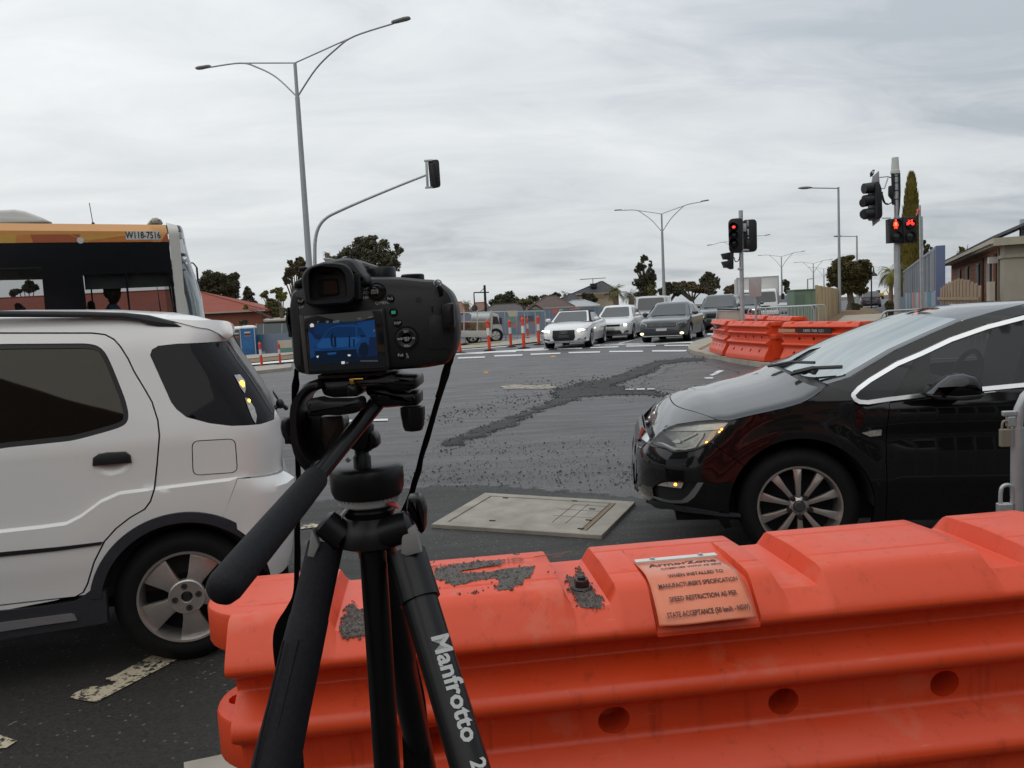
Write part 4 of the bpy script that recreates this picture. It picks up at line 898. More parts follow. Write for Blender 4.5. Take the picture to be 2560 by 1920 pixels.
w_ = hh('C4', [(138, 475), (205, 548), (242, 640), (205, 688), (92, 625), (110, 545)])
panel('grille_wing', w_, [], lambda x, z: (x, S_h(x, z) - .014, z), m_chr, car, .012, lip=.02)
w2 = hh('C4', [(70, 650), (160, 690), (205, 690), (140, 755), (100, 740)]); panel('grille_mesh', w2, [], lambda x, z: (x, S_h(x, z) - .004, z), m_blk, car, .02, lip=.01)
w3 = hh('C4', [(50, 690), (80, 735), (140, 760), (110, 765), (60, 735), (42, 700)]); panel('grille_trim', w3, [], lambda x, z: (x, S_h(x, z) - .010, z), m_chr, car, .02, lip=.01)
w4 = hh('C4', [(55, 1205), (45, 1270), (70, 1335), (125, 1372), (95, 1388), (45, 1350), (28, 1270)]); panel('lower_trim', w4, [], lambda x, z: (x, S_h(x, z) - .008, z), m_chr, car, .02, lip=.01)
# pillar, roof, doors
pil = [wse[0]] + wse + rfe[1:] + ext[:4] + [(3.0, 1.22), (2.6, 1.31), (2.2, 1.335)] + [(p[0], p[1] + .004) for p in chu[::-1]] + [(chl[0][0], chl[0][1] + .015)]
panel('pillar', pil, [], HL3, m_bp, car, .03, gap=.001, lip=.03)
bel = [chl[-1], (2.6, chl[-1][1] + .03), (3.1, chl[-1][1] + .08)]
dw = [dseam[0]] + [(p[0], p[1] - .010) for p in chl[4:]] + [(1.42, chl[-1][1] - .008), (1.42, .24), (dseam[-1][0], .24)] + dseam[::-1][:-1]
door1 = panel('door', dw, [], HL3, m_bp, car, .03, gap=.0025, lip=.03)
rq = [(1.424, chl[-1][1] - .008), (2.6, chl[-1][1] + .02), (3.1, chl[-1][1] + .07)] + ext[4:] + [(3.1, .30)] + arc(.375, 0, 180, 20, AR) + [(2.25, .24), (1.424, .24)]
panel('rear_side', rq, [], HL3, m_bp, car, .06, gap=.0025, lip=.03)
loop = chl + bel[1:] + [(3.0, 1.22), (2.6, 1.31), (2.2, 1.335)] + chu[::-1]
band('window_trim', loop, .020, lambda x, z: (x, S_h(x, z) - .006, z), mat('satin_chrome', (.78, .79, .80), .3, .9), car, .02, .01)
lin = inset2(loop, .018)
m_hg = glass('tinted_glass', (0.13, 0.135, 0.14), 1.5, gl=(.8, .82, .84))
panel('side_window', lin, [], lambda x, z: (x, S_h(x, z) + .004, z), m_hg, car, .05, lip=0)
bpil = hh('A6', [(1628, 410), (1700, 380), (1690, 470), (1690, 640), (1600, 650), (1475, 655)]); bpil = [(p[0], p[1]) for p in bpil]
panel('window_pillar', bpil, [], lambda x, z: (x, S_h(x, z) - .001, z), m_seal, car, .03, lip=.005)
mb = MB(); n = 10; rs = []
def wsP(i, v):
    a = wse[i]; y0 = S_h(*a) + .002; s_ = math.sin(math.pi * v) ** .75; up = lerp(.022, .022, i / (len(wse) - 1))
    return V((a[0] - lerp(.06, .04, i / (len(wse) - 1)) * s_, lerp(y0, HW - y0, v), a[1] + up * s_))
mb.loft([[wsP(i, j / 14) for j in range(15)] for i in range(len(wse))], False, False)
mb.build('windscreen', glass('windscreen_glass', (0.42, 0.47, 0.48), 1.55, gl=(.66, .70, .70)), car, 60, local=True, recalc=False)
mc = MB(); mc.loft([[(hoodP(rearx(v), v) + V((-.012, 0, -.012))).lerp(wsP(0, v) + V((.01, 0, -.006)), t) - V((0, 0, .018 * math.sin(math.pi * t))) for v in vs_] for t in (0, .33, .66, 1)], False, False); mc.build('cowl', m_blk, car, 50, local=True, recalc=False)
for v0, v1 in ((0, .045), (.955, 1)):
    mb = MB(); mb.loft([[wsP(i, lerp(v0, v1, j / 3)) + V((-.003, 0, .003)) for j in range(4)] for i in range(len(wse))], False, False); mb.build('windscreen_pillar', m_bp, car, 60, local=True, recalc=False)
mb = MB(); rs = []
for x, z in [wse[-1]] + rfe[1:] + ext[:3]:
    y0 = S_h(x, z) + .001; rs.append([V((x - .04 * math.sin(math.pi * j / 14) ** .75 * (1 if x < 1.2 else .3), lerp(y0, HW - y0, j / 14), z + (.022 if x < 1.2 else .008) * math.sin(math.pi * j / 14) ** .75)) for j in range(15)])
mb.loft(rs, False, False); mb.build('roof', m_bp, car, 60, local=True, recalc=False)
mb = MB(); rs = []
for x, z in ext[2:]:
    y0 = S_h(x, z); rs.append([V((x + .05 * math.sin(math.pi * j / 8), lerp(y0, HW - y0, j / 8), z)) for j in range(9)])
mb.loft(rs, False, False); mb.build('tailgate', m_bp, car, 60, local=True, recalc=False)
far = [(-.82, .66)] + [(x, ze(x)) for x in (-.7, -.5, -.3, -.1, .1)] + [(.25, .97), (.5, .90), (3.2, 1.0)] + ext[4:] + [(3.0, .3), (-.6, .22)]
mb = MB(); mb.add([V((x, HW - S_h(x, z), z)) for x, z in far], [list(range(len(far)))]); mb.build('body_far_side', m_bp, car, None, local=True, recalc=False)
# mirror, repeater, wipers, cabin
mi = hh('A6', [(1610, 598), (1640, 578), (1670, 540), (1710, 502), (1770, 488), (1840, 498), (1890, 540), (1908, 585), (1895, 612), (1830, 625), (1700, 622), (1625, 612)])
mir = MB(); mir.slab([V((p[0], -.19, p[1] - .01)) for p in mi], .16, .05); mo = mir.build('wing_mirror', m_bp, car, 50, local=True)
mb = MB(); mb.slab([V((p[0], -.188, p[1] - .012)) for p in hh('A6', [(1600, 600), (1760, 606), (1905, 596), (1880, 622), (1800, 632), (1650, 626)])], .16, .006); mb.bar((mi[0][0] + .1, -.08, mi[-1][1] + .005), (mi[0][0] + .12, .05, mi[-1][1] - .01), .08, .03); mb.build('mirror_base', m_blk, mo, 40, local=True)
rp_ = hh('A6', [(1316, 846), (1365, 833), (1424, 828), (1421, 858), (1360, 866)])
panel('side_repeater', rp_, [], lambda x, z: (x, S_h(x, z) - .006, z), m_lens, car, .012, lip=.008)
wy = lambda x, v: wsP(0, v) + V((x - .02, 0, .012 + .35 * max(0, x)))
for a, b, r_ in ((wy(-.05, .22), wy(.16, .10), .012), (wy(.0, .30), wy(.13, .13), .008), (wy(-.06, .55), wy(.13, .32), .010), (wy(.02, .22), wy(.05, .16), .016)):
    mb = MB(); mb.tube([a, a.lerp(b, .5) + V((0, 0, .015)), b], r_, 6); mb.build('wiper', m_blk, car, 40, local=True)
mb = MB(); mb.box((.62, HW / 2, .87), (.8, HW - .35, .12)); mb.box((1.6, .48, .85), (.14, .5, .75), Matrix.Rotation(rad(14), 3, 'Y')); mb.box((1.6, 1.3, .85), (.14, .5, .75), Matrix.Rotation(rad(14), 3, 'Y')); mb.ell((1.68, .48, 1.25), (.06, .13, .09)); mb.ell((1.68, 1.3, 1.25), (.06, .13, .09)); mb.box((1.9, HW / 2, .5), (2.6, HW - .3, .5))
n = 24
mb.tube([V((1.02 + .05 * math.sin(2 * math.pi * i / n), .50 + .18 * math.cos(2 * math.pi * i / n), .93 + .17 * math.sin(2 * math.pi * i / n))) for i in range(n + 1)], .015, 6)
mb.build('interior', m_seal, car, 40, local=True)
for c, o_ in (((0, .135, .32), -1), ((0, HW - .135, .32), 1), ((2.685, .135, .32), -1), ((2.685, HW - .135, .32), 1)): wheel(car, c, .322, .205, .222, 'ten', m_alu, 92, o_)
wheel_well(car, 0, .325, .378, .01, .5); wheel_well(car, 2.685, .325, .378, .01, .5)
mb = MB(); mb.box((1.3, HW / 2, .28), (3.9, HW - .42, .14)); mb.build('underbody', m_void, car, None, local=True)
# ------------------------------------------------------------------ camera on its tripod
def tr(k, pts, Y): return [aty(*zz(k, *p), Y) for p in pts]
def loopn(pts, n):
    P = [V(p) for p in pts]; L = [0]
    for i in range(len(P)): L.append(L[-1] + (P[(i + 1) % len(P)] - P[i]).length)
    out = []; j = 0
    for i in range(n):
        s = L[-1] * i / n
        while L[j + 1] < s: j += 1
        out.append(P[j].lerp(P[(j + 1) % len(P)], (s - L[j]) / max(1e-9, L[j + 1] - L[j])))
    return out
m_cb = mat('camera_body', (0.010, 0.010, 0.012), 0.50, spec=.42, nz=(300, .25), bump=(900, .25, .0006))
m_cs = mat('camera_smooth', (0.006, 0.006, 0.007), 0.32, spec=.35, nz=(60, .2))
m_ec = mat('eyecup_rubber', (0.010, 0.010, 0.012), 0.62, spec=.3, nz=(200, .2))
m_head = mat('tripod_black', (0.007, 0.007, 0.008), 0.36, spec=.3, nz=(80, .2))
m_grip = mat('foam_grip', (0.012, 0.012, 0.015), 0.75, spec=.25, nz=(300, .3), bump=(700, .3, .0008))
m_leg = mat('anodised_black', (0.005, 0.005, 0.0055), 0.30, spec=.35, nz=(40, .2))
m_prt = mat('white_print', (0.55, 0.55, 0.54), 0.6)
m_plate = mat('plate_grey', (0.085, 0.080, 0.078), 0.45, .4, nz=(60, .2))
m_gold = mat('brass', (0.62, 0.40, 0.10), 0.28, 1.0)
m_silv = mat('tripod_silver', (0.42, 0.42, 0.42), 0.4, .5)
c0 = aty(*zz('C1', 1100, 900), .64)
camt = thing('digital_camera', c0, 'black digital camera seen from behind with a bluish picture on its tilted screen', 'camera')
tri0 = aty(*zz('A4', 1370, 1200), .68)
tri = thing('tripod', (tri0.x, tri0.y, 0), 'black photo tripod with pan head, long foam handle and white lettering on one leg', 'tripod')
strap_t = thing('camera_strap', aty(*zz('A5', 1400, 800), .8), 'black fabric camera strap hanging loosely from both sides of the camera', 'strap')
def sl_(name, k, pts, Y, d, b, m, par, r=0, sm=40, k_=3):
    P = tr(k, pts, Y)
    if r: P = roundpoly(P, r, k_)
    mb = MB(); mb.slab(P, d, b); return mb.build(name, m, par, sm)
body_pts = [(168, 660), (190, 500), (245, 445), (330, 430), (1000, 318), (1060, 316), (1400, 316), (1690, 345), (1800, 345), (1870, 395), (1965, 470), (2025, 620), (2052, 850), (2045, 1000), (2008, 1170), (1945, 1285), (1700, 1330), (1300, 1356), (420, 1405), (310, 1398), (240, 1360), (212, 1280), (195, 1000)]
cb = sl_('camera_body', 'C1', body_pts, .620, .060, .007, m_cb, camt, .004)
sl_('prism_housing', 'C1', [(325, 450), (335, 300), (420, 195), (560, 140), (800, 98), (885, 112), (945, 190), (1000, 260), (1070, 318), (1080, 430)], .612, .075, .007, m_cb, camt, .004)
sl_('flash_cover', 'C1', [(800, 100), (885, 108), (1120, 182), (1190, 206), (1150, 330), (1000, 330), (900, 200)], .650, .05, .004, mat('camera_top_grey', (.035, .035, .038), .35), camt, .002)
sl_('hand_grip', 'C1', [(1880, 440), (1960, 470), (2025, 620), (2052, 850), (2045, 1000), (2008, 1170), (1945, 1285), (1850, 1300), (1780, 900), (1800, 600)], .655, .055, .010, m_cb, camt, .004)
mb = MB(); lc = aty(*zz('C1', 900, 820), .675); mb.lathe(lc, (0, 1, 0), [(.040, 0), (.042, .01), (.041, .05), (.038, .06), (.037, .09), (.034, .092), (.033, .085), (.005, .07)], 40); mb.build('lens_barrel', m_cs, camt, 30)
mb = MB()
for pts in ([(560, 118), (580, 106), (640, 112), (700, 128), (690, 138), (590, 150)], [(690, 130), (760, 126), (790, 96), (830, 92), (825, 102), (800, 112), (790, 140), (700, 145)]): mb.slab(tr('C1', pts, .640), .012, .0004)
mb.build('hot_shoe', m_galv, camt, 30)
# eyecup ring with viewfinder
eo = roundpoly([V((*p, 0)) for p in [(322, 330), (352, 262), (410, 205), (560, 158), (700, 158), (800, 172), (868, 222), (908, 300), (915, 560), (870, 612), (440, 642), (362, 610), (340, 450)]], 40, 3)
ei = [(412, 300), (428, 262), (455, 232), (540, 210), (690, 222), (745, 232), (792, 275), (808, 330), (826, 530), (806, 556), (450, 584), (430, 560), (418, 450)]
no = 64
A = loopn([(p.x, p.y) for p in eo], no); B = loopn(ei, no)
def rg(L, Y, off=0.0, c=(615, 400)): return tr('C1', [(c[0] + (p[0] - c[0]) * (1 - off), c[1] + (p[1] - c[1]) * (1 - off)) for p in L], Y)
mb = MB(); mb.loft([rg(A, .622), rg(A, .594), rg(A, .590, .03), rg(A, .589, .07), rg(B, .589, -.06), rg(B, .591, 0.0), rg(B, .604, .06)], False); ec = mb.build('eyecup', m_ec, camt, 40)
sl_('eyepiece', 'C1', [(p.x, p.y) for p in B], .603, .012, 0, m_cb, ec)
f_ = sl_('viewfinder_frame', 'C1', [(500, 350), (700, 332), (722, 345), (738, 505), (720, 520), (520, 535), (505, 515)], .6015, .004, .0006, m_void, ec)
sl_('viewfinder_glass', 'C1', [(572, 372), (700, 360), (722, 385), (732, 500), (575, 512)], .6010, .002, 0, mat('finder_glass', (.010, .005, .006), .12), ec)
sl_('eye_sensor', 'C1', [(535, 262), (680, 252), (684, 275), (665, 290), (560, 300), (538, 285)], .6018, .003, .0004, m_void, ec)
sl_('eyecup_side', 'C1', [(905, 282), (960, 284), (966, 560), (950, 575), (910, 575)], .605, .02, .001, m_void, camt)
sl_('port_cover', 'C1', [(150, 665), (176, 650), (200, 800), (290, 795), (300, 855), (205, 860), (212, 1000), (170, 930), (140, 800)], .627, .02, .002, m_cb, camt, .001)
sl_('side_dial', 'C1', [(235, 385), (255, 362), (318, 338), (330, 425), (245, 448)], .625, .02, .002, m_cs, camt)
sl_('flash_button', 'C1', [(290, 225), (312, 203), (340, 208), (356, 200), (385, 212), (380, 235), (340, 262), (300, 260)], .632, .015, .001, m_cs, camt)
# tilting screen
scr = sl_('screen', 'C1', [(295, 742), (1245, 660), (1302, 1320), (1272, 1362), (400, 1402), (362, 1396)], .6155, .007, .0012, m_cb, camt, .002)
sl_('screen_edge', 'C1', [(297, 746), (345, 742), (408, 1398), (368, 1392)], .6151, .002, .0003, m_plate, scr)
sl_('screen_glass', 'C1', [(350, 758), (1216, 682), (1258, 1322), (414, 1370)], .6150, .003, .0002, mat('screen_glass', (.006, .010, .012), .10, coat=1), scr)
def emi(n, c, s=1.0): return mat(n, tuple(q * .1 for q in c), .5, spec=.2, em=c, ems=s)
def px_(name, pts, lay, m, k='C1'): mb = MB(); mb.slab(tr(k, pts, .6150 - .00018 * lay), .00016); return mb.build(name, m, scr, None)
e1 = emi('screen_navy', (.004, .012, .040)); e2 = emi('screen_blue', (.005, .032, .105)); e3 = emi('screen_lightblue', (.008, .050, .155)); e4 = emi('screen_dark', (.002, .007, .018)); e5 = emi('screen_white', (.50, .55, .55)); e6 = emi('screen_grey', (.07, .08, .08)); e7 = emi('screen_mid', (.003, .019, .064))
px_('screen_picture', [(400, 842), (1132, 792), (1172, 1245), (432, 1292)], 1, e1)
px_('picture_road', [(425, 1215), (905, 1205), (1170, 1190), (1172, 1245), (432, 1292)], 2, e4)
px_('picture_car', [(500, 830), (770, 828), (700, 850), (620, 905), (575, 960), (470, 955), (465, 850)], 2, e7)
px_('picture_car', [(400, 925), (435, 945), (478, 1005), (520, 1020), (500, 1060), (472, 1090), (466, 1200), (425, 1225), (412, 1040)], 2, e2)
px_('picture_car', [(930, 830), (1132, 792), (1150, 985), (1030, 990), (1000, 900)], 2, e2)
px_('picture_car', [(545, 1000), (590, 940), (640, 885), (720, 852), (905, 840), (985, 868), (1045, 960), (1080, 985), (1068, 1080), (1040, 1040), (985, 1050), (955, 1120), (940, 1200), (480, 1212), (470, 1130), (490, 1075), (480, 1045)], 3, e2)
px_('picture_bonnet', [(560, 1002), (930, 985), (985, 1010), (900, 1085), (700, 1100), (530, 1110), (490, 1078)], 4, e3)
px_('picture_window', [(565, 995), (610, 930), (650, 892), (720, 872), (918, 872), (928, 982)], 4, e7)
px_('picture_window', [(942, 872), (985, 885), (1030, 955), (945, 975)], 4, e7)
px_('picture_bumper', [(475, 1140), (640, 1135), (935, 1118), (945, 1195), (900, 1212), (482, 1216)], 4, e4)
px_('picture_wheel', [(975, 1180), (960, 1120), (985, 1060), (1030, 1045), (1065, 1090), (1060, 1170), (1030, 1200)], 4, e4)
for y in (1118, 1128, 1138): px_('picture_grille', [(530, y), (780, y - 12), (780, y - 8), (532, y + 4)], 5, e7)
px_('picture_plate', [(612, 1160), (708, 1152), (710, 1174), (616, 1182)], 5, e3)
px_('picture_lamp', [(490, 1195), (518, 1190), (508, 1216), (498, 1212)], 5, e5); px_('picture_lamp', [(834, 1182), (850, 1176), (872, 1182), (864, 1196), (845, 1198)], 5, e5)
px_('picture_mirror', [(975, 965), (1035, 962), (1040, 980), (985, 985)], 5, e4)
for P in ([(645, 985), (665, 945), (680, 940), (668, 1000), (672, 1060), (690, 1110), (655, 1080)], [(682, 980), (705, 975), (714, 1090), (690, 1105)], [(850, 968), (864, 960), (866, 1095), (846, 1100)], [(896, 1010), (915, 1005), (912, 1090), (898, 1095)]): px_('picture_reflection', P, 6, e4)
px_('screen_icon', [(418, 850), (440, 832), (462, 845), (462, 872), (425, 876)], 6, e5); px_('screen_icon', [(412, 832), (470, 824), (474, 880), (416, 884)], 5, emi('screen_red', (.06, .006, .006)))
for P in ([(500, 812), (520, 806), (522, 812), (508, 820), (506, 830), (498, 828)], [(592, 808), (622, 802), (632, 816), (618, 830), (600, 828)], [(672, 806), (745, 796), (746, 822), (674, 828)], [(945, 775), (985, 772), (985, 786), (946, 790)], [(1062, 762), (1110, 756), (1112, 768), (1064, 776)], [(1120, 905), (1140, 900), (1142, 922), (1122, 926)]): px_('screen_icon', P, 6, e6)
px_('screen_icon', [(766, 1256), (802, 1252), (804, 1280), (770, 1284)], 6, e5)
for x in (815, 832): px_('screen_icon', [(x, 1260), (x + 10, 1259), (x + 11, 1278), (x + 1, 1279)], 6, e6)
for x in range(980, 1165, 22): px_('screen_icon', [(x, 1242), (x + 12, 1240), (x + 13, 1256), (x + 1, 1258)], 6, e6)
px_('screen_reflection', [(480, 742), (1100, 692), (1130, 760), (900, 830), (840, 832)], 1, emi('screen_sheen', (.030, .031, .028)))
# buttons, dials, print
YB = .620
def button(x, y, rpx, h, m, name='button', par=None):
    c = aty(*zz('C1', x, y), YB); r = rpx / 14020.0 * 1.0
    mb = MB(); mb.lathe(c, (0, -1, 0), [(r * 1.25, -.002), (r * 1.25, .0006), (r * 1.08, .0004), (r * 1.0, .0005), (r, h - .0006), (r * .86, h), (.0001, h)], 24); return mb.build(name, m, par or camt, 35)
def cprint(s, x, y, size, h, par=None, sx=1.0):
    c = aty(*zz('C1', x, y), YB - h); xd = (aty(*zz('C1', x + 100, y - 7), YB - h) - c); lettering(s, size, frame4(c, xd, CU - V((0, CU.y, 0))), m_prt, par or camt, 'lettering', 0, sx=sx)
for x, y, r, h, s in ((1310, 560, 36, .0016, 'Fn5'), (1390, 830, 38, .0016, 'DISP'), (1425, 1185, 36, .0016, 'Fn6'), (315, 588, 32, .0012, 'Fn7')):
    b = button(x, y, r, h, m_cs); cprint(s, x - (0 if s == 'Fn7' else 2), y, .0031 if s != 'DISP' else .0027, h + .0002, b)
b = button(1345, 712, 38, .0016, m_cs); c = aty(*zz('C1', 1343, 712), YB - .0019); mb = MB(); mb.box(c, (.0032, .0002, .0024)); mb.build('play_symbol', emi('print_green', (.02, .16, .10)), b, None)
dial = button(1160, 490, 82, .0020, m_cs, 'focus_lever'); b = button(1137, 480, 44, .0046, m_cs); cprint('AF/AE', 1137, 470, .0022, .0049, b); cprint('LOCK', 1137, 495, .0022, .0049, b)
sl_('lever_tab', 'C1', [(1175, 440), (1200, 425), (1240, 440), (1238, 462), (1200, 470)], .6165, .003, .0006, m_void, dial)
for s, x, y in (('AFS/', 1028, 422), ('AFF', 1025, 452), ('AFC', 1020, 497), ('MF', 1034, 554)): cprint(s, x, y, .0030, .0003)
for x, y in ((1058, 440), (1066, 494), (1060, 550)): mb = MB(); mb.ell(aty(*zz('C1', x, y), YB - .0003), (.0006, .0002, .0005), 8, 6); mb.build('index_mark', m_prt, camt, None)
cprint('Q.MENU', 1228, 606, .0032, .0003); cprint('LVF', 325, 656, .0026, .0003)
dp = button(1490, 1000, 108, .0012, m_cs, 'control_dial'); mb = MB(); c = aty(*zz('C1', 1490, 1000), YB); mb.lathe(c, (0, -1, 0), [(.0080, .001), (.0080, .0022), (.0068, .0026), (.0040, .0012)], 36); mb.build('dial_ring', m_cb, dp, 35)
b = button(1490, 1005, 38, .0022, m_cs); cprint('MENU', 1490, 997, .0022, .0026, b); cprint('/SET', 1492, 1020, .0022, .0026, b)
for s, x, y in (('ISO', 1483, 924), ('WB', 1413, 1008), ('AF', 1482, 1082)): cprint(s, x, y, .0026, .0029, dp)
cprint('=', 1564, 1000, .004, .0029, dp); cprint('m', 1512, 1082, .0028, .0029, dp); cprint('u', 1490, 1170, .0028, .0003); cprint('/5', 1498, 1204, .0028, .0003)
mb = MB()
for dx, dy in ((0, 0), (26, -4), (-24, 4), (-12, -20), (14, -24), (-10, 24), (16, 20)): mb.ell(aty(*zz('C1', 1620 + dx, 575 + dy), YB - .0001), (.0005, .0003, .0005), 8, 6)
mb.build('speaker_hole', m_void, camt, None)['kind'] = 'stuff'
for x, y, rp, hp, Y in ((1216, 322, 152, 108, .648), (1557, 350, 124, 58, .644)):
    c = aty(*zz('C1', x, y), Y); r = rp / 14020 * 1.03; h = hp / 14020 * 1.03; mb = MB(); n = 72; rs = []
    for q, hh_ in ((1, -.002), (1, h * .78), (.97, h * .9), (.93, h), (.2, h)): rs.append([c + V((r * q * (1 + (.02 if i % 2 and q == 1 else 0)) * math.cos(2 * math.pi * i / n), r * q * (1 + (.02 if i % 2 and q == 1 else 0)) * math.sin(2 * math.pi * i / n), hh_)) for i in range(n)])
    mb.loft(rs); mb.build('mode_dial', m_cs, camt, 30)
sl_('card_door', 'C1', [(1730, 760), (1790, 745), (1890, 745), (1900, 900), (1945, 1110), (1780, 1130), (1745, 1110)], .6194, .003, .0004, m_cb, camt)
sl_('door_catch', 'C1', [(1765, 640), (1782, 638), (1782, 705), (1766, 708)], .6192, .003, .0002, m_void, camt)
# strap lugs and the strap
mb = MB(); c = aty(*zz('C1', 1832, 390), .622); n = 20; mb.tube([c + V((.0028 * math.cos(2 * math.pi * i / n), 0, .0026 * math.sin(2 * math.pi * i / n))) for i in range(n + 1)], .0007, 6, False); mb.slab(tr('C1', [(1770, 382), (1800, 350), (1822, 372), (1800, 400), (1832, 470), (1800, 440)], .624), .006, .0006); mb.build('strap_lug', m_galv, camt, 40)
m_str = mat('strap_webbing', (0.004, 0.004, 0.0045), 0.85, spec=.15, nz=(200, .3), bump=(500, .4, .001))
def ribbon(name, k, pts, Y0, Y1, m, par, thick=.0012):
    """pts = (x, y, half width) down the strap"""
    P = smoothline([V((p[0], p[1], p[2])) for p in pts], 5); mb = MB(); n = len(P); rs = []
    for i, p in enumerate(P):
        Y = lerp(Y0, Y1, i / (n - 1)); d = (P[min(i + 1, n - 1)] - P[max(i - 1, 0)]); d.z = 0; d.normalize(); t = V((-d.y, d.x, 0))
        a, b = (p + t * p.z), (p - t * p.z); A_ = aty(*zz(k, a.x, a.y), Y); B_ = aty(*zz(k, b.x, b.y), Y + .004); mid = (A_ + B_) / 2 + V((0, -.0015, 0))
        rs.append([A_, mid, B_, B_ + V((0, thick, 0)), mid + V((0, thick, 0)), A_ + V((0, thick, 0))])
    mb.loft(rs); return mb.build(name, m, par, 50)
ribbon('strap_band', 'C1', [(1835, 420, 18), (1870, 470, 30), (1900, 560, 42), (1935, 700, 45), (1945, 880, 38), (1965, 1000, 40), (1990, 1100, 34), (1975, 1230, 34), (1940, 1310, 40), (1905, 1420, 40), (1875, 1540, 36), (1830, 1660, 30)], .616, .64, m_str, strap_t)
ribbon('strap_band', 'A4', [(2035, 30, 16), (2005, 110, 30), (1980, 200, 24), (1930, 360, 22), (1885, 520, 22), (1850, 640, 24), (1810, 770, 20), (1790, 870, 24), (1760, 960, 24), (1725, 1080, 22), (1640, 1260, 24), (1500, 1480, 26)], .64, .78, m_str, strap_t)
sl_('strap_slider', 'C1', [(1868, 625), (1985, 602), (2008, 615), (2022, 870), (2005, 885), (1930, 905), (1890, 880), (1875, 740)], .611, .008, .002, m_head, strap_t)
sl_('slider_slot', 'C1', [(1925, 700), (1985, 690), (1992, 820), (1935, 835)], .6106, .003, .0003, m_void, strap_t)
ribbon('strap_band', 'C6', [(228, 120, 30), (222, 220, 32), (215, 340, 52), (205, 430, 46), (195, 560, 34), (210, 800, 30), (235, 1100, 28), (240, 1300, 34), (245, 1450, 34), (250, 1600, 36)], .635, .66, m_str, strap_t)
ribbon('strap_band', 'A4', [(840, 880, 18), (838, 1050, 17), (836, 1250, 17), (833, 1400, 19), (840, 1520, 17), (838, 1660, 17)], .665, .70, m_str, strap_t)
ribbon('strap_band', 'A5', [(668, 0, 17), (668, 250, 17), (662, 450, 20), (640, 570, 50), (590, 720, 80), (580, 900, 70), (600, 1100, 50), (640, 1300, 40)], .70, .75, m_str, strap_t)
ribbon('neck_pad', 'A5', [(1310, 200, 30), (1350, 450, 45), (1400, 720, 45), (1440, 950, 60), (1470, 1200, 85), (1490, 1500, 90), (1495, 1800, 90), (1440, 2100, 85), (1200, 2330, 80), (900, 2300, 70), (700, 1900, 50), (650, 1300, 40)], .80, .78, m_str, strap_t, .004)
# tripod head
H = lambda name, pts, Y, d, b, m=m_head, r=.002, k='C6': sl_(name, k, pts, Y, d, b, m, tri, r)
H('quick_release_plate', [(515, 215), (1280, 176), (1470, 150), (1472, 195), (1282, 226), (520, 278)], .632, .045, .001, m_plate, 0)
H('plate_clamp', [(540, 300), (1080, 266), (1330, 250), (1500, 190), (1580, 190), (1590, 228), (1860, 230), (1888, 270), (1898, 385), (1860, 408), (1560, 440), (1440, 385), (1120, 388), (1100, 480), (1060, 512), (720, 528), (590, 492), (560, 420)], .624, .055, .004)
H('clamp_post', [(905, 345), (1070, 325), (1080, 470), (1050, 505), (935, 512), (915, 470)], .618, .03, .003)
mb = MB(); mb.slab(tr('C6', [(948, 258), (1012, 250), (1032, 338), (970, 350)], .616), .008, .0012); mb.cyl(aty(*zz('C6', 1020, 266), .618), aty(*zz('C6', 1150, 262), .618), .0009, n=10); mb.build('brass_catch', m_gold, tri, 40)
H('tilt_arm', [(545, 288), (470, 285), (380, 305), (300, 352), (222, 450), (170, 570), (136, 720), (130, 850), (142, 1000), (172, 1180), (222, 1320), (300, 1440), (400, 1522), (440, 1500), (350, 1415), (275, 1280), (232, 1100), (220, 800), (232, 640), (310, 520), (430, 440), (570, 410)], .612, .045, .005, r=.003)
H('tilt_disc', [(290, 800), (335, 715), (480, 740), (862, 770), (890, 960), (640, 1290), (430, 1500), (320, 1350), (284, 1080)], .640, .030, .006, r=.006)
H('disc_face', [(545, 780), (862, 775), (888, 950), (860, 1060), (640, 1290), (580, 1180), (550, 1000)], .634, .012, .002, mat('head_brown', (.022, .016, .014), .35), .003)
H('tilt_lock_lever', [(345, 566), (400, 558), (520, 530), (610, 562), (960, 560), (1080, 525), (1128, 560), (1136, 690), (1040, 742), (800, 776), (640, 772), (480, 782), (400, 788), (366, 762)], .600, .024, .004)
H('tilt_knob', [(0, 800), (125, 826), (160, 1000), (180, 1215), (100, 1165), (10, 1095), (-30, 950)], .630, .030, .006, r=.003)
H('pan_joint', [(1160, 395), (1440, 385), (1560, 445), (1890, 452), (1912, 480), (1916, 630), (1760, 642), (1550, 662), (1430, 672), (1240, 620), (1225, 505), (1185, 490)], .632, .040, .005)
H('lock_link', [(1745, 425), (1800, 425), (1800, 468), (1745, 468)], .636, .014, .001, m_galv, 0)
kc = zz('C6', 1830, 640); kb = aty(*kc, .640); ax = (aty(*zz('C6', 1850, 980), .640) - kb); L = ax.length; ax.normalize()
mb = MB(); n = 24; u_, v_ = orth(ax); rs = []
for r_, h_ in ((.017, 0), (.021, .02), (.021, .3), (.018, .8), (.015, .97), (.010, 1)): rs.append([kb + ax * (h_ * L) + (u_ * math.cos(2 * math.pi * i / n) + v_ * math.sin(2 * math.pi * i / n)) * (r_ * .45 * (1.06 if i % 4 < 2 else .98)) for i in range(n)])
mb.loft(rs); mb.build('plate_lock_knob', m_head, tri, 30)
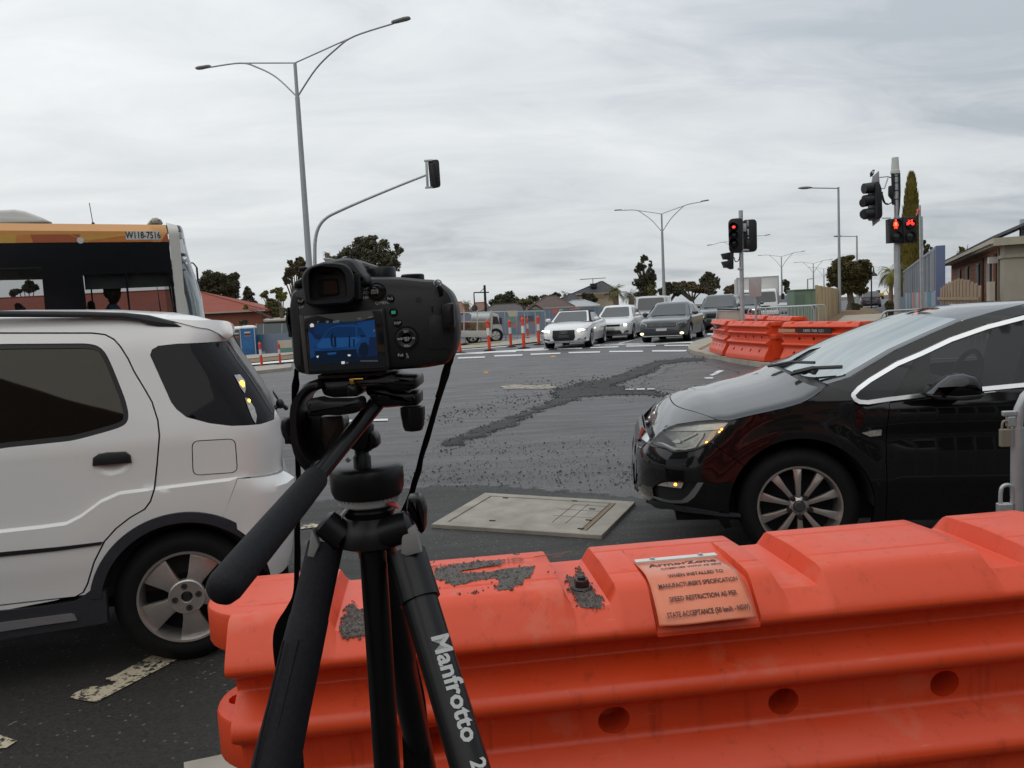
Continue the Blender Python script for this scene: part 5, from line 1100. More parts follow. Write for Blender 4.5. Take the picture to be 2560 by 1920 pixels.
# pan handle with its foam grip
h0 = aty(*zz('C6', 1440, 470), .650); h1 = aty(*zz('A4', 985, 925), .585); hd = (h1 - h0)
g1 = aty(*zz('A5', 118, 470), .455)
mb = MB(); P = [h0, h0.lerp(h1, .5), h1, h1.lerp(g1, .05)]; mb.tube(P, [.0068, .0066, .0064, .0064], 18); mb.build('handle_rod', m_leg, tri, 60)
mb = MB(); gd = (g1 - h1); rs = [(0, .0072), (.004, .0088), (.02, .0095), (.2, .0102), (.5, .0108), (.8, .0112), (.93, .0112), (.97, .0098), (.99, .0072), (1.0, .003)]
mb.tube([h1 + gd * t for t, r in rs], [r for t, r in rs], 28); mb.build('handle_grip', m_grip, tri, 60)
# pan base, column, spider
pb = aty(*zz('A4', 1375, 815), .690); px2 = .000159
k_ = .690 / 1725 * .2734 * 1.03
mb = MB(); mb.lathe(pb, (0, 0, 1), [(.0, .0), (.026, .0), (.0300, -.0018), (.0318, -.005), (.0322, -.012), (.0316, -.022), (.0295, -.0275), (.026, -.029), (.0, -.029)][::-1], 56); mb.build('pan_base', m_head, tri, 40)
mb = MB(); mb.lathe(pb, (0, 0, 1), [(.0, -.036), (.0245, -.036), (.0262, -.0345), (.0265, -.0285), (.0, -.0285)], 48)
for i in range(36):
    a = 2 * math.pi * i / 36; mb.box(pb + V((.0265 * math.cos(a), .0265 * math.sin(a), -.0295)), (.0016, .0016, .0016), Matrix.Rotation(a, 3, 'Z'))
mb.build('silver_ring', m_silv, tri, 40)
nk = aty(*zz('A4', 1345, 800), .672); mb = MB(); mb.lathe(nk, (0, 0, 1), [(.0075, -.012), (.0075, .004), (.006, .006), (.006, .010), (.009, .012), (.011, .020), (.012, .03), (.010, .034), (.0, .034)], 28); mb.build('pan_neck', m_head, tri, 40)
H('pan_knob', [(1370, 560), (1430, 568), (1462, 620), (1468, 690), (1430, 705), (1380, 740), (1350, 660)], .664, .022, .004, k='A4')
H('pan_tab', [(1205, 790), (1225, 770), (1250, 800), (1230, 815)], .660, .006, .0006, m_silv, 0, 'A4')
sc_ = pb + V((0, 0, -.036))
mb = MB(); mb.lathe(sc_, (0, 0, 1), [(.0, 0), (.021, 0), (.0245, -.004), (.021, -.010), (.026, -.016), (.030, -.022), (.030, -.034), (.016, -.040), (.0, -.04)][::-1], 40); mb.build('spider', m_head, tri, 40)
H('ball_lever', [(1535, 1132), (1580, 1130), (1645, 1178), (1600, 1172), (1550, 1150)], .668, .01, .001, mat('red_mark', (.35, .03, .03), .4), 0, 'A4')
H('side_knob', [(1700, 1090), (1790, 1082), (1815, 1110), (1845, 1200), (1842, 1350), (1805, 1392), (1780, 1350), (1685, 1190)], .69, .022, .005, k='A4')
for pts in ([(910, 1552), (945, 1338), (975, 1400), (1002, 1468), (962, 1566)], [(1648, 1530), (1660, 1352), (1758, 1316), (1812, 1520), (1692, 1554)], [(1168, 1225), (1215, 1172), (1235, 1185), (1180, 1262)]): H('leg_angle_lock', pts, .663, .010, .0015, m_silv, 0, 'A4')
def barrel(a, b, Y, r, name='leg_hinge'):
    A_ = aty(*zz('A4', *a), Y); B_ = aty(*zz('A4', *b), Y); d = (B_ - A_).normalized(); L = (B_ - A_).length
    mb = MB(); mb.lathe(A_, d, [(.0, 0), (r * .7, 0), (r, .003), (r, L - .003), (r * .7, L), (0, L)], 28); return mb.build(name, m_head, tri, 40)
barrel((1030, 1265), (1215, 1420), .676, .0125); barrel((1440, 1400), (1740, 1300), .676, .0135); barrel((1270, 1390), (1360, 1390), .672, .005, 'hinge_pin')
def ground_to(P0, P1): t = P0.z / (P0.z - P1.z); return P0 + (P1 - P0) * t
# centre column and legs, down to the ground
cc0 = aty(*zz('A5', 1192, 100), .685); mb = MB(); mb.tube([cc0, cc0 + V((0, 0, -.48))], .0118, 24); mb.build('centre_column', m_leg, tri, 40)
def legpath(a, Ya, b, Yb): A_ = aty(*zz('A5', *a), Ya); B_ = aty(*zz('A5', *b), Yb); return A_, B_, ground_to(A_, B_)
A_, B_, F_ = legpath((870, 110), .683, (520, 1659), .610)
mb = MB(); D_ = F_ - A_; T = (B_ - A_).length / D_.length
ts = [0, .25 * T, .34 * T, .35 * T, .5 * T, .75 * T, 1.0 * T, 1.3 * T, 2.6 * T, 2.65 * T, .99]
mb.tube([A_ + D_ * t for t in ts], [.0155, .0158, .0160, .0166, .0172, .0178, .0192, .0192, .018, .012, .011], 28); lg = mb.build('leg', m_grip, tri, 40)
mb = MB(); u1 = (V((0, -1, 0)) - D_.normalized() * V((0, -1, 0)).dot(D_.normalized())).normalized()
for dx in (-.006, .006):
    mb.tube([A_ + D_ * t + u1 * (.0168 + .006 * t) + V((dx - .008, 0, 0)) for t in (.45 * T, .7 * T, 1.1 * T)], .0012, 6)
mb.build('grip_ridge', m_grip, lg, 40)
A_, B_, F_ = legpath((1425, 180), .683, (1868, 1659), .588); D_ = F_ - A_; T = (B_ - A_).length / D_.length
mb = MB(); mb.tube([A_, A_ + D_ * (.24 * T)], [.0175, .0178], 24); mb.tube([A_ + D_ * (.2 * T), A_ + D_ * T, A_ + D_ * (2.8 * T), F_], [.0152, .0152, .0150, .011], 28); lr = mb.build('leg', m_leg, tri, 40); lr['label'] = 'tripod leg carrying white lettering'
dn = D_.normalized(); toc = (EYE - (A_ + D_ * T)); toc = (toc - dn * toc.dot(dn)).normalized(); side_ = dn.cross(toc)
if side_.dot(CR) < 0: side_ = -side_
nn = (toc * .92 + side_ * .40).normalized(); yd = (side_ - nn * side_.dot(nn)).normalized()
def legtext(s, t, size, off=0.0):
    c = A_ + D_ * t + nn * .0156; lettering(s, size, frame4(c, dn, yd), m_prt, lr, 'lettering', .0001, sx=.96, bold=.028)
pA = aty(*zz('A5', 1700, 800), .64); tA = (pA - A_).dot(dn) / D_.length
legtext('Manfrotto', T * .672, .0215); legtext('290', T * 1.05, .0175)
A_ = aty(*zz('A5', 1215, 110), .70); F_ = V((A_.x + .06, A_.y + .52, 0)); mb = MB(); mb.tube([A_, A_.lerp(F_, .1), A_.lerp(F_, .11), F_], [.017, .017, .0142, .011], 24); mb.build('leg', m_leg, tri, 40)
# ------------------------------------------------------------------ the bus
BB = V((-4.9, 12.13, -.03)); BYAW = rad(29.3); BM = frame_of(BB, BYAW); BW = 2.5
PIL = [(1.0, .10), (1.62, .036), (3.0, .0), (3.1, -.02)]
def S_b(x, z):
    y = 0.0; x0 = pl(PIL, z)
    if x > x0 - .02: t = min(.998, (x - x0 + .02) / .42); y += 1.0 * (1 - math.sqrt(1 - t * t))
    if z > 2.90: y += ((z - 2.90) / .14) ** 2 * .10
    return y
bh = lambda pts: hits('A1', pts, BM, S_b, -.2, 1.2)
B3 = lambda o: (lambda x, z: (x, S_b(x, z) + o, z))
bus = thing('city_bus', BB, 'orange-topped city bus with dark windows and a fleet number, behind the white SUV', 'bus', BYAW)
m_bor = mat('bus_orange', (.63, .29, .072), .30, nz=(1.5, .06), coat=.4); m_bor2 = mat('bus_rust', (.42, .11, .045), .32, nz=(2, .1), coat=.4); m_byel = mat('bus_ochre', (.62, .36, .075), .32, coat=.4)
m_bwh = mat('bus_white', (.60, .59, .55), .35, nz=(2, .05), coat=.3); m_bbl = mat('bus_black_band', (.0075, .008, .0115), .16, nz=(2, .1), coat=.3)
t1 = bh([(0, 240), (1310, 242)])[1]; zt = 3.035
panel('orange_band', [(-11.0, 2.76), (-11.0, zt), (-.14, zt)] + bh([(1318, 300), (1335, 393)]) + [(-2.3, 2.757)], [], B3(0), m_bor, bus, .12, lip=.03)
def art(pts, m, o=-.003): panel('livery_shape', bh(pts), [], B3(o), m, bus, .12, lip=.002)
art([(240, 336), (545, 334), (630, 375), (614, 397), (262, 400)], m_bor2); art([(560, 334), (630, 334), (632, 366)], m_bor2)
art([(655, 362), (985, 333), (990, 346), (700, 384), (660, 382)], m_byel); art([(705, 384), (990, 350), (1200, 378), (1210, 392), (700, 394)], mat('bus_deep_orange', (.60, .19, .05), .32, coat=.4))
art([(1270, 392), (1318, 320), (1334, 390)], m_bor2); art([(-300, 330), (130, 340), (122, 403), (-300, 405)], m_byel); art([(135, 340), (238, 338), (260, 400), (128, 402)], mat('bus_mid_orange', (.60, .24, .06), .32))
mb = MB(); c = bh([(635, 382)])[0]; mb.cyl((c[0], -.002, c[1]), (c[0], -.008, c[1]), .045, n=20); mb.build('vent_cap', m_bwh, bus, 30, local=True)
pl_ = bh([(990, 311), (1265, 308), (1267, 376), (995, 378)]); fp = panel('fleet_plate', pl_, [], B3(-.006), m_bwh, bus, .1, lip=.004)
cx = sum(p[0] for p in pl_) / 4; cz = sum(p[1] for p in pl_) / 4; Mb_ = wmx(bus)
lettering('W118-7516', .138, Mb_ @ frame4(V((cx, -.0105, cz)), V((1, 0, .0)), V((0, 0, 1))), m_seal, fp, sx=.70, bold=.015)
dwa = bh([(655, 655), (985, 645), (1020, 940), (690, 935)]); dwb = bh([(1003, 641), (1335, 635), (1385, 940), (1032, 942)]); lw = bh([(-400, 610), (325, 598), (355, 930), (-400, 930)])
for q in (dwa, dwb, lw): q[2] = (q[2][0], 1.55); q[3] = (q[3][0], 1.55)
lw2 = [(-4.2, 2.42), (-2.75, 2.42), (-2.75, 1.5), (-4.2, 1.5)]; lw3 = [(x - 1.7, z) for x, z in lw2]
panel('side_black', [(-11.0, 1.25), (-11.0, 2.757), (-.12, 2.772)] + bh([(1400, 980)]) + [(-.04, 1.25)], [dwa, dwb, lw, lw2, lw3], B3(.004), m_bbl, bus, .15, lip=.04)
m_bg = glass('bus_glass', (.40, .41, .41), 1.6)
for q in (dwa, dwb, lw, lw2, lw3): panel('window', inset2(q, -.02), [], B3(.012), m_bg, bus, .2, lip=0)
panel('front_pillar', bh([(1312, 242), (1340, 400), (1405, 985)]) + [(-.03, 1.0), (.10, 1.0)] + bh([(1475, 1000), (1440, 600), (1408, 290), (1395, 262)]), [], B3(-.004), m_bwh, bus, .06, lip=.03)
panel('side_lower', [(-11, .35), (-11, 1.255), (-.02, 1.255), (.14, 1.0), (.2, .4)], [arc(.52, 0, 180, 20, (-2.3, .48))[::-1]], B3(-.002), m_bwh, bus, .2, lip=.05)
# wrap-round windscreen, roof, far side, rear
n = 14
def wsb(z, u):
    x0 = pl(PIL, z); bulge = .20 * ss((2.95 - z) / 1.2)
    a = math.pi / 2 * min(1, u * 2.6) if u < .5 else math.pi / 2 * min(1, (1 - u) * 2.6)
    y = S_b(x0 + .0, z) + lerp(.0, .95, 1 - math.cos(a)) if a < math.pi / 2 else lerp(.95, BW - .95, (u - 1 / 2.6) / (1 - 2 / 2.6))
    if u > .5 and a < math.pi / 2: y = BW - y
    return V((x0 + .02 + (.16 + bulge) * math.sin(a), y, z))
us = [i / 30 for i in range(31)]
def wstrip(name, zs_, m): mb = MB(); mb.loft([[wsb(z, u) for u in us] for z in zs_], False, False); return mb.build(name, m, bus, 60, local=True, recalc=False)
wstrip('windscreen', [1.05, 1.3, 1.6, 1.9, 2.2, 2.48, 2.56], glass('bus_windscreen', (.62, .72, .70), 2.0)); wstrip('destination_glass', [2.60, 2.75, 2.93], m_bg); wstrip('windscreen_divider', [2.555, 2.605], m_bbl); wstrip('front_panel', [.35, .6, .9, 1.06], m_bwh); wstrip('front_cap', [2.92, 2.98, 3.03], m_bbl)
mb = MB(); rs = []
for x in (-11.0, -8, -5, -2, -.3, -.05, .05): rs.append([V((x, lerp(.1, BW - .1, i / 10), 3.03 + .05 * math.sin(math.pi * i / 10) - (.03 if x > 0 else 0))) for i in range(11)])
mb.loft(rs, False, False); mb.build('roof', m_bwh, bus, 50, local=True, recalc=False)
far_ = lambda q: [(x, z) for x, z in q]
panel('far_side', [(-11, .35), (-11, 3.02), (-.14, 3.02), (.0, 1.0), (.1, .4)], [[(-1.4, 2.45), (-.1, 2.45), (-.06, 1.3), (-1.4, .6)], [(-3.0, 2.4), (-1.6, 2.4), (-1.6, 1.4), (-3.0, 1.4)], lw3, [(x - 1.4, z) for x, z in lw2][:0] or [(-4.15, 2.4), (-3.1, 2.4), (-3.1, 1.4), (-4.15, 1.4)]], lambda x, z: (x, BW - .01, z), m_bwh, bus, .3, lip=.04, lipdir=V((0, -1, 0)))
mb = MB(); mb.add([V((-11, 0, .35)), V((-11, BW, .35)), V((-11, BW, 3.02)), V((-11, 0, 3.02))], [[0, 1, 2, 3]]); mb.build('rear', m_bwh, bus, None, local=True, recalc=False)
mb = MB(); mb.box((-5.5, BW / 2, .55), (11, BW - .1, .4)); mb.build('floor', m_void, bus, None, local=True)
m_seat = mat('bus_seat', (.05, .055, .075), .8)
for x in (-1.08, -2.0, -2.8, -3.6, -4.4):
    for y in ((.55,) if x > -1.2 else (.5, 1.0, 1.9)):
        mb = MB(); mb.slab([V(p) for p in ((x - .10, y - .22, .95), (x - .10, y + .22, .95), (x - .18, y + .20, 1.95), (x - .18, y - .20, 1.95))], .09, .03, V((1, 0, 0))); mb.box((x + .12, y, 1.15), (.45, .44, .12)); mb.build('seat', m_seat, bus, 40, bev=.03, local=True)
mb = MB(); mb.box((-.55, .75, 2.37), (1.3, 1.2, .02)); mb.slab([V(p) for p in ((-1.28, .10, 2.36), (-.12, .10, 2.36), (-.08, .10, 2.12), (-1.28, .10, 2.10))], .01); mb.build('sun_blind', mat('blind_grey', (.20, .21, .21), .8), bus, None, local=True)
mb = MB(); mb.tube([(-1.28, .2, 2.3), (-1.20, .2, 2.3), (-1.20, .2, 1.85), (-1.28, .2, 1.85)], .012, 6); mb.box((-.2, 1.2, 1.15), (.25, 2.2, .5)); mb.build('cab_fitting', m_seat, bus, None, local=True)
mb = MB(); ac = hits('A1', [(-500, 160), (60, 140), (110, 136), (200, 152), (330, 200), (412, 240)], BM, lambda x, z: .3); mb.slab([V((p[0], .25, p[1])) for p in ac] + [V((ac[0][0], .25, 3.03))], 1.9, .05); mb.build('air_conditioner', m_bwh, bus, 50, local=True)
a0, a1 = hits('A1', [(735, 240), (705, 85)], BM, lambda x, z: .3); mb = MB(); mb.tube([(a0[0], .3, 3.03), (a1[0], .3, a1[1])], .006, 6); mb.lathe((a0[0], .3, 3.03), (0, 0, 1), [(.03, 0), (.02, .05), (.0, .06)], 10); mb.build('antenna', m_seal, bus, 40, local=True)
vt = hits('A1', [(1178, 245), (1185, 222), (1205, 203), (1240, 198), (1275, 215), (1292, 245)], BM, lambda x, z: .25); mb = MB(); mb.slab([V((p[0], .25, p[1])) for p in vt], .5, .05); mb.build('roof_vent', mat('vent_beige', (.40, .37, .31), .6, nz=(.5, .05)), bus, 50, local=True)
wheel(bus, (-2.3, .2, .48), .48, .28, .3, 'five', m_galv, 10, -1); wheel(bus, (-8.3, .2, .48), .48, .28, .3, 'five', m_galv, 10, -1)
# the driver, seated: one skinned body, shirt and hair over it
def skin_body(name, joints, bones, radii, m, parent, lev=2):
    me = bpy.data.meshes.new(name); me.from_pydata(joints, bones, []); o = bpy.data.objects.new(name, me); COL.objects.link(o)
    s_ = o.modifiers.new('skin', 'SKIN'); s_.use_smooth_shade = True
    for i, v in enumerate(me.skin_vertices[0].data): v.radius = radii[i] if isinstance(radii[i], tuple) else (radii[i], radii[i]); v.use_root = (i == 0)
    sb = o.modifiers.new('sub', 'SUBSURF'); sb.levels = lev; sb.render_levels = lev
    bpy.context.view_layer.update(); bake(o); o.data.materials.append(m); o.parent = parent; return o
mski = mat('skin', (.20, .125, .095), .6); mshirt = mat('shirt_blue', (.16, .25, .40), .85, nz=(12, .1)); mhair = mat('dark_hair', (.02, .018, .016), .8)
pz = lambda x, y, z: BM @ V((x, y, z))
drv = thing('person', pz(-.90, .55, 1.33), 'bus driver in a pale blue shirt seated at the bus side window', 'person', BYAW)
J = [(-.0, 0, .0), (-.02, 0, .22), (-.03, 0, .50), (-.03, 0, .58), (-.0, 0, .64), (.03, 0, .73), (.02, 0, .82), (-.03, .21, .50), (.10, .26, .20), (.36, .20, .28), (-.03, -.21, .50), (.10, -.26, .20), (.36, -.20, .28), (.02, .10, .0), (.42, .12, .02), (.46, .12, -.40), (.02, -.10, .0), (.42, -.12, .02), (.46, -.12, -.40), (.44, .18, .30), (.44, -.18, .30), (.58, .12, -.44), (.58, -.12, -.44)]
E_ = [(0, 1), (1, 2), (2, 3), (3, 4), (4, 5), (5, 6), (2, 7), (7, 8), (8, 9), (2, 10), (10, 11), (11, 12), (0, 13), (13, 14), (14, 15), (0, 16), (16, 17), (17, 18), (9, 19), (12, 20), (15, 21), (18, 22)]
Rr = [(.15, .17), (.15, .18), (.14, .19), .07, .085, .105, .075, .075, .048, .036, .065, .048, .036, .09, .07, .045, .09, .07, .045, .035, .035, .04, .04]
skin_body('body', J, E_, Rr, mski, drv)
skin_body('shirt', [J[i] for i in (0, 1, 2, 3, 7, 8, 10, 11)], [(0, 1), (1, 2), (2, 3), (2, 4), (4, 5), (2, 6), (6, 7)], [(.16, .18), (.165, .195), (.155, .205), .082, .078, .06, .078, .06], mshirt, drv)
mb = MB(); mb.ell((-.01, 0, .80), (.125, .092, .11), 16, 10); mb.ell((-.05, 0, .74), (.085, .085, .10), 12, 8); mb.build('hair', mhair, drv, 60, local=True)
# ------------------------------------------------------------------ cars waiting at the lights
m_cg = mat('car_glass', (.030, .036, .038), .06, spec=.9, nz=(.8, .3))
m_tail = mat('plate_dark', (.05, .05, .055), .4); m_plw = mat('plate_pale', (.50, .50, .50), .5, nz=(30, .35))
def gcar(name, loc, rz, label, cat, paint, P, group='cars queueing at the lights'):
    """P: L, W, wheel (front x, rear x, radius), top = lower body top line, green = four greenhouse points, plus details"""
    t = thing(name, loc, label, cat, rz, group); L = P['L']; W = P['W'] / 2; KW = dict(local=True)
    plan = P.get('plan', [(0, .72), (.06, .80), (.2, .90), (.5, .97), (1.0, 1), (L - .9, 1), (L - .3, .95), (L, .82)])
    zb = P.get('zb', .20); st = sorted(set([0, .02, .06, .12, .2, .35, .5, .8, 1.1] + [L * .35, L * .5, L * .62, L * .75, L - .6, L - .3, L - .12, L - .03, L] + [a for a, b in P['top']])); rs = []
    for x in st:
        w_ = pl(plan, x) * W; z = pl(P['top'], x); q = zb + .10 * ss((.3 - x) / .3) + .12 * ss((x - L + .4) / .4)
        hf = [(0, q), (w_ * .80, q), (w_ * .95, q + .06), (w_ * .985, lerp(q, z, .35)), (w_, lerp(q, z, .55)), (w_ * .985, z - .17), (w_ * .965, z - .07), (w_ * .90, z - .018), (w_ * .78, z + .004), (w_ * .4, z + .025), (0, z + .03)]
        rs.append([V((x, y, zz_)) for y, zz_ in hf] + [V((x, -y, zz_)) for y, zz_ in hf[-2:0:-1]])
    mb = MB(); mb.loft(rs); bo = mb.build('body', paint, t, 45, **KW); bpy.context.view_layer.update()
    fx, rx, wr = P['wheel']; cs = []
    for x in (fx, rx):
        for s_ in (-1, 1): c = MB(); c.cyl((x, s_ * (W - .27), wr + .01), (x, s_ * (W + .3), wr + .01), wr + .055, n=28); cs.append(c.build('c', None, t, **KW))
    cut(bo, cs)
    for x in (fx, rx):
        for s_ in (-1, 1):
            c = MB(); c.cyl((x, s_ * (W - .265), wr + .01), (x, s_ * (W - .255), wr + .01), wr + .053, n=28); c.build('wheel_arch_liner', m_void, t, None, **KW)
            wheel(t, (x, s_ * (W - .125), wr), wr, .21, wr * .70, 'ten', P.get('rim', m_galv), 12, s_)
    (ax, az), (bx, bz), (cx_, cz_), (dx, dz) = P['green']; wb = P.get('wb', .90) * W; wt = P.get('wt', .70) * W; roofm = P.get('roofm', paint)
    def gp_(x, z, s_): k = (z - az) / (bz - az); return V((x, s_ * lerp(wb, wt, min(1, max(0, k))), z))
    ring = lambda x, z, w_, x2: [V((x, -w_ * .86, z)), V((x, w_ * .86, z)), V((x + .10, w_, z)), V((x2 - .10, w_, z)), V((x2, w_ * .86, z)), V((x2, -w_ * .86, z)), V((x2 - .10, -w_, z)), V((x + .10, -w_, z))]
    mb = MB(); mid = lambda a, b, k: lerp(a, b, k)
    mb.loft([ring(ax - .03, az - .08, wb * 1.02, dx), ring(ax, az, wb, dx), ring(bx, bz - .03, wt, cx_), ring(bx + .10, bz + .02, wt * .90, cx_ - .08), ring(bx + .4, bz + .045, wt * .6, cx_ - .3)])
    mb.build('cabin', roofm, t, 30, bev=.03, **KW)
    o = .012
    def fq(u0, v0, u1, v1):  # windscreen patch; u across, v up
        return [V((lerp(ax, bx, v), lerp(-1, 1, u) * lerp(wb, wt, v) * .86, lerp(az, bz - .03, v))) + V((-o, 0, o)) for u, v in ((u0, v0), (u1, v0), (u1, v1), (u0, v1))]
    if P.get('frame'):
        mb = MB(); mb.slab(fq(-.03, .02, 1.03, 1.03), .02, .004, V((1, 0, 0))); mb.build('windscreen_frame', P['frame'], t, None, **KW); o = .022
    mb = MB(); mb.slab(roundpoly(fq(.03, .05, .97, .94), .08, 3), .012, 0, V((1, 0, 0))); mb.build('windscreen', m_cg, t, None, **KW)
    mb = MB(); q = [V((lerp(dx, cx_, v), lerp(-1, 1, u) * lerp(wb, wt, v) * .86, lerp(az, cz_ - .03, v))) + V((o, 0, o)) for u, v in ((.06, .08), (.94, .08), (.94, .9), (.06, .9))]; mb.slab(q, .012, 0, V((-1, 0, 0))); mb.build('rear_window', m_cg, t, None, **KW)
    for s_ in (-1, 1):
        for u0, u1 in P.get('side', ((.03, .47), (.51, .95))):
            def sp(u, v):
                xx = lerp(lerp(ax, bx, v), lerp(dx, cx_, v), u); zz_ = lerp(az, bz - .03, v); return V((xx, s_ * (lerp(wb, wt, v) + .010), zz_))
            mb = MB(); mb.slab(roundpoly([sp(u0, .08), sp(u1, .08), sp(u1, .88), sp(u0, .88)], .05, 2), .012, 0, V((0, -s_, 0))); mb.build('side_window', m_cg, t, None, **KW)
        c = V((ax + .42, s_ * (W * 1.04), az + .09)); mb = MB(); mb.ell(c, (.09, .115, .075), 14, 10); mb.bar(c, V((ax + .40, s_ * W * .88, az + .02)), .05, .03); mb.build('wing_mirror', P.get('mirror', paint), t, 50, **KW)
    def nose(y, z, dx_=0): # x of the front at y
        w_ = abs(y) / W
        xs = [(b, a) for a, b in plan if a < L / 2]
        return (0 if w_ <= xs[0][0] else pl(xs, w_)) + dx_
    def front(name, pts, m, d=.03, off=.012, par=None, b=.004):
        mb = MB(); q = [V((nose(y, z) - off, y, z)) for y, z in pts]; mb.slab(q, d, b, V((1, 0, 0))); return mb.build(name, m, par or t, 40, **KW)
    for fn, pts, m, kw in P['front']:
        if fn == 'headlight':
            for s_ in (-1, 1):
                q = [(y * s_, z) for y, z in pts]; h_ = front('headlight', q, m, .05, .014)
                if kw.get('lit') and (kw['lit'] != 'left' or s_ == -1):
                    for (yy, zz_, ry, rz_) in kw['bulbs']: mb = MB(); mb.ell((nose(yy * s_, zz_) - .03, yy * s_, zz_), (.03, ry, rz_), 12, 8); mb.build('lit_bulb', m_lamp, h_, 60, **KW)
        elif fn == 'fog_lamp':
            for s_ in (-1, 1):
                (yy, zz_, ry, rz_) = pts; mb = MB(); mb.ell((nose(yy * s_, zz_) - .012, yy * s_, zz_), (.03, ry, rz_), 14, 8); mb.build('fog_lamp', m, t, 60, **KW)
        elif fn == 'rings':
            mb = MB(); 
            for (yy, zz_, r_) in pts: mb.tube([V((-.035, yy + r_ * math.cos(a * math.pi / 10), zz_ + r_ * math.sin(a * math.pi / 10))) for a in range(21)], .009, 6, False)
            for a, b in kw.get('lines', ()): mb.bar(V((-.035, *a)), V((-.035, *b)), .012, .012)
            mb.build('emblem', m, t, 60, **KW)
        elif kw.get('pair'):
            for s_ in (-1, 1): front(fn, [(y * s_, z) for y, z in pts], m, kw.get('d', .03), kw.get('off', .012))
        else: front(fn, pts, m, kw.get('d', .03), kw.get('off', .014))
    mb = MB(); mb.box((L / 2, 0, .30), (L - .9, W * 1.4, .2)); mb.build('underbody', m_void, t, None, **KW)
    for s_ in (-1, 1): mb = MB(); mb.box((L - .07, s_ * W * .66, .80), (.12, .3, .16)); mb.build('tail_lamp', mat('tail_red', (.25, .02, .02), .3), t, None, bev=.02, **KW)
    return t
def rect(y0, z0, y1, z1): return [(y0, z0), (y1, z0), (y1, z1), (y0, z1)]
m_wcar = mat('white_car_paint', (.72, .73, .74), .25, coat=.7, nz=(2, .02)); m_gcar = mat('slate_car_paint', (.038, .044, .054), .28, .3, coat=1.0, nz=(2, .05)); m_jeep = mat('pale_grey_car_paint', (.50, .51, .52), .35, coat=.5)
m_dsuv = mat('dark_blue_car_paint', (.022, .027, .036), .28, .3, coat=1.0); m_soft = mat('soft_top_fabric', (.010, .010, .012), .8); m_gril = mat('grille_black', (.008, .008, .009), .4)
sed_top = [(0, .70), (.03, .76), (.12, .80), (.5, .86), (1.25, .95), (2.4, .97), (3.7, 1.00), (4.4, .99), (4.65, .93), (4.77, .70)]
VWF = [('headlight', [(.50, .60), (.70, .62), (.84, .68), (.86, .75), (.70, .745), (.50, .69)], m_lens, {}), ('grille', rect(-.52, .585, .52, .705), m_gril, {'d': .04}), ] + [('grille_bar', rect(-.50, z - .004, .50, z + .004), m_galv, {'off': .022, 'd': .02}) for z in (.615, .645, .675)] + [
    ('number_plate', rect(-.19, .44, .19, .53), m_plw, {'off': .03}), ('lower_grille', [(-.62, .28), (.62, .28), (.66, .40), (-.66, .40)], m_gril, {}), ('chrome_lip', rect(-.72, .245, .72, .265), m_chr, {'off': .02}),
    ('fog_lamp', (.72, .345, .075, .042), mat('lit_fog_lamp', (.9, .8, .5), .2, em=(1.0, .80, .42), ems=2.6), {}), ('rings', [(0, .65, .065)], m_chr, {'lines': (((-.045, .69), (-.02, .61)), ((-.02, .61), (0, .65)), ((0, .65), (.02, .61)), ((.02, .61), (.045, .69)))})]
vw = gcar('grey_sedan', (5.45, 28.7, G(5.8, 29.3)), rad(67), 'slate grey sedan with lit fog lamps stopped at the white line', 'car', m_gcar,
     dict(L=4.77, W=1.82, wheel=(.93, 3.64, .325), top=sed_top, green=((1.15, .95), (1.98, 1.43), (3.05, 1.44), (4.05, 1.0)), front=VWF, mirror=m_gcar, frame=None))
AUF = [('headlight', [(.48, .62), (.66, .60), (.80, .64), (.84, .71), (.70, .715), (.50, .675)], m_lens, {'lit': 1, 'bulbs': ((.66, .675, .15, .028), (.56, .64, .06, .025))}), ('grille', [(-.36, .30), (.36, .30), (.42, .42), (.40, .68), (-.40, .68), (-.42, .42)], m_gril, {'d': .04}), ('number_plate', rect(-.19, .40, .19, .50), m_tail, {'off': .03}),
    ('side_intake', [(.50, .30), (.78, .33), (.80, .40), (.62, .37), (.52, .36)], m_gril, {'pair': 1}), ('rings', [(-.105, .60, .045), (-.035, .60, .045), (.035, .60, .045), (.105, .60, .045)], m_chr, {}), ('lower_lip', rect(-.70, .255, .70, .28), m_galv, {'off': .02})]
gcar('white_convertible', (1.95, 28.9, G(2.2, 29.7)), rad(73), 'white convertible with a closed black soft top and bright headlights', 'car', m_wcar,
     dict(L=4.42, W=1.79, wheel=(.88, 3.47, .32), top=[(0, .60), (.04, .69), (.12, .74), (.5, .84), (1.2, .94), (2.4, .97), (3.4, 1.00), (4.1, .98), (4.3, .92), (4.42, .7)], green=((1.12, .94), (1.82, 1.36), (2.75, 1.36), (3.55, .98)), roofm=m_soft, frame=m_wcar, side=((.05, .60), (.64, .80)), front=AUF))
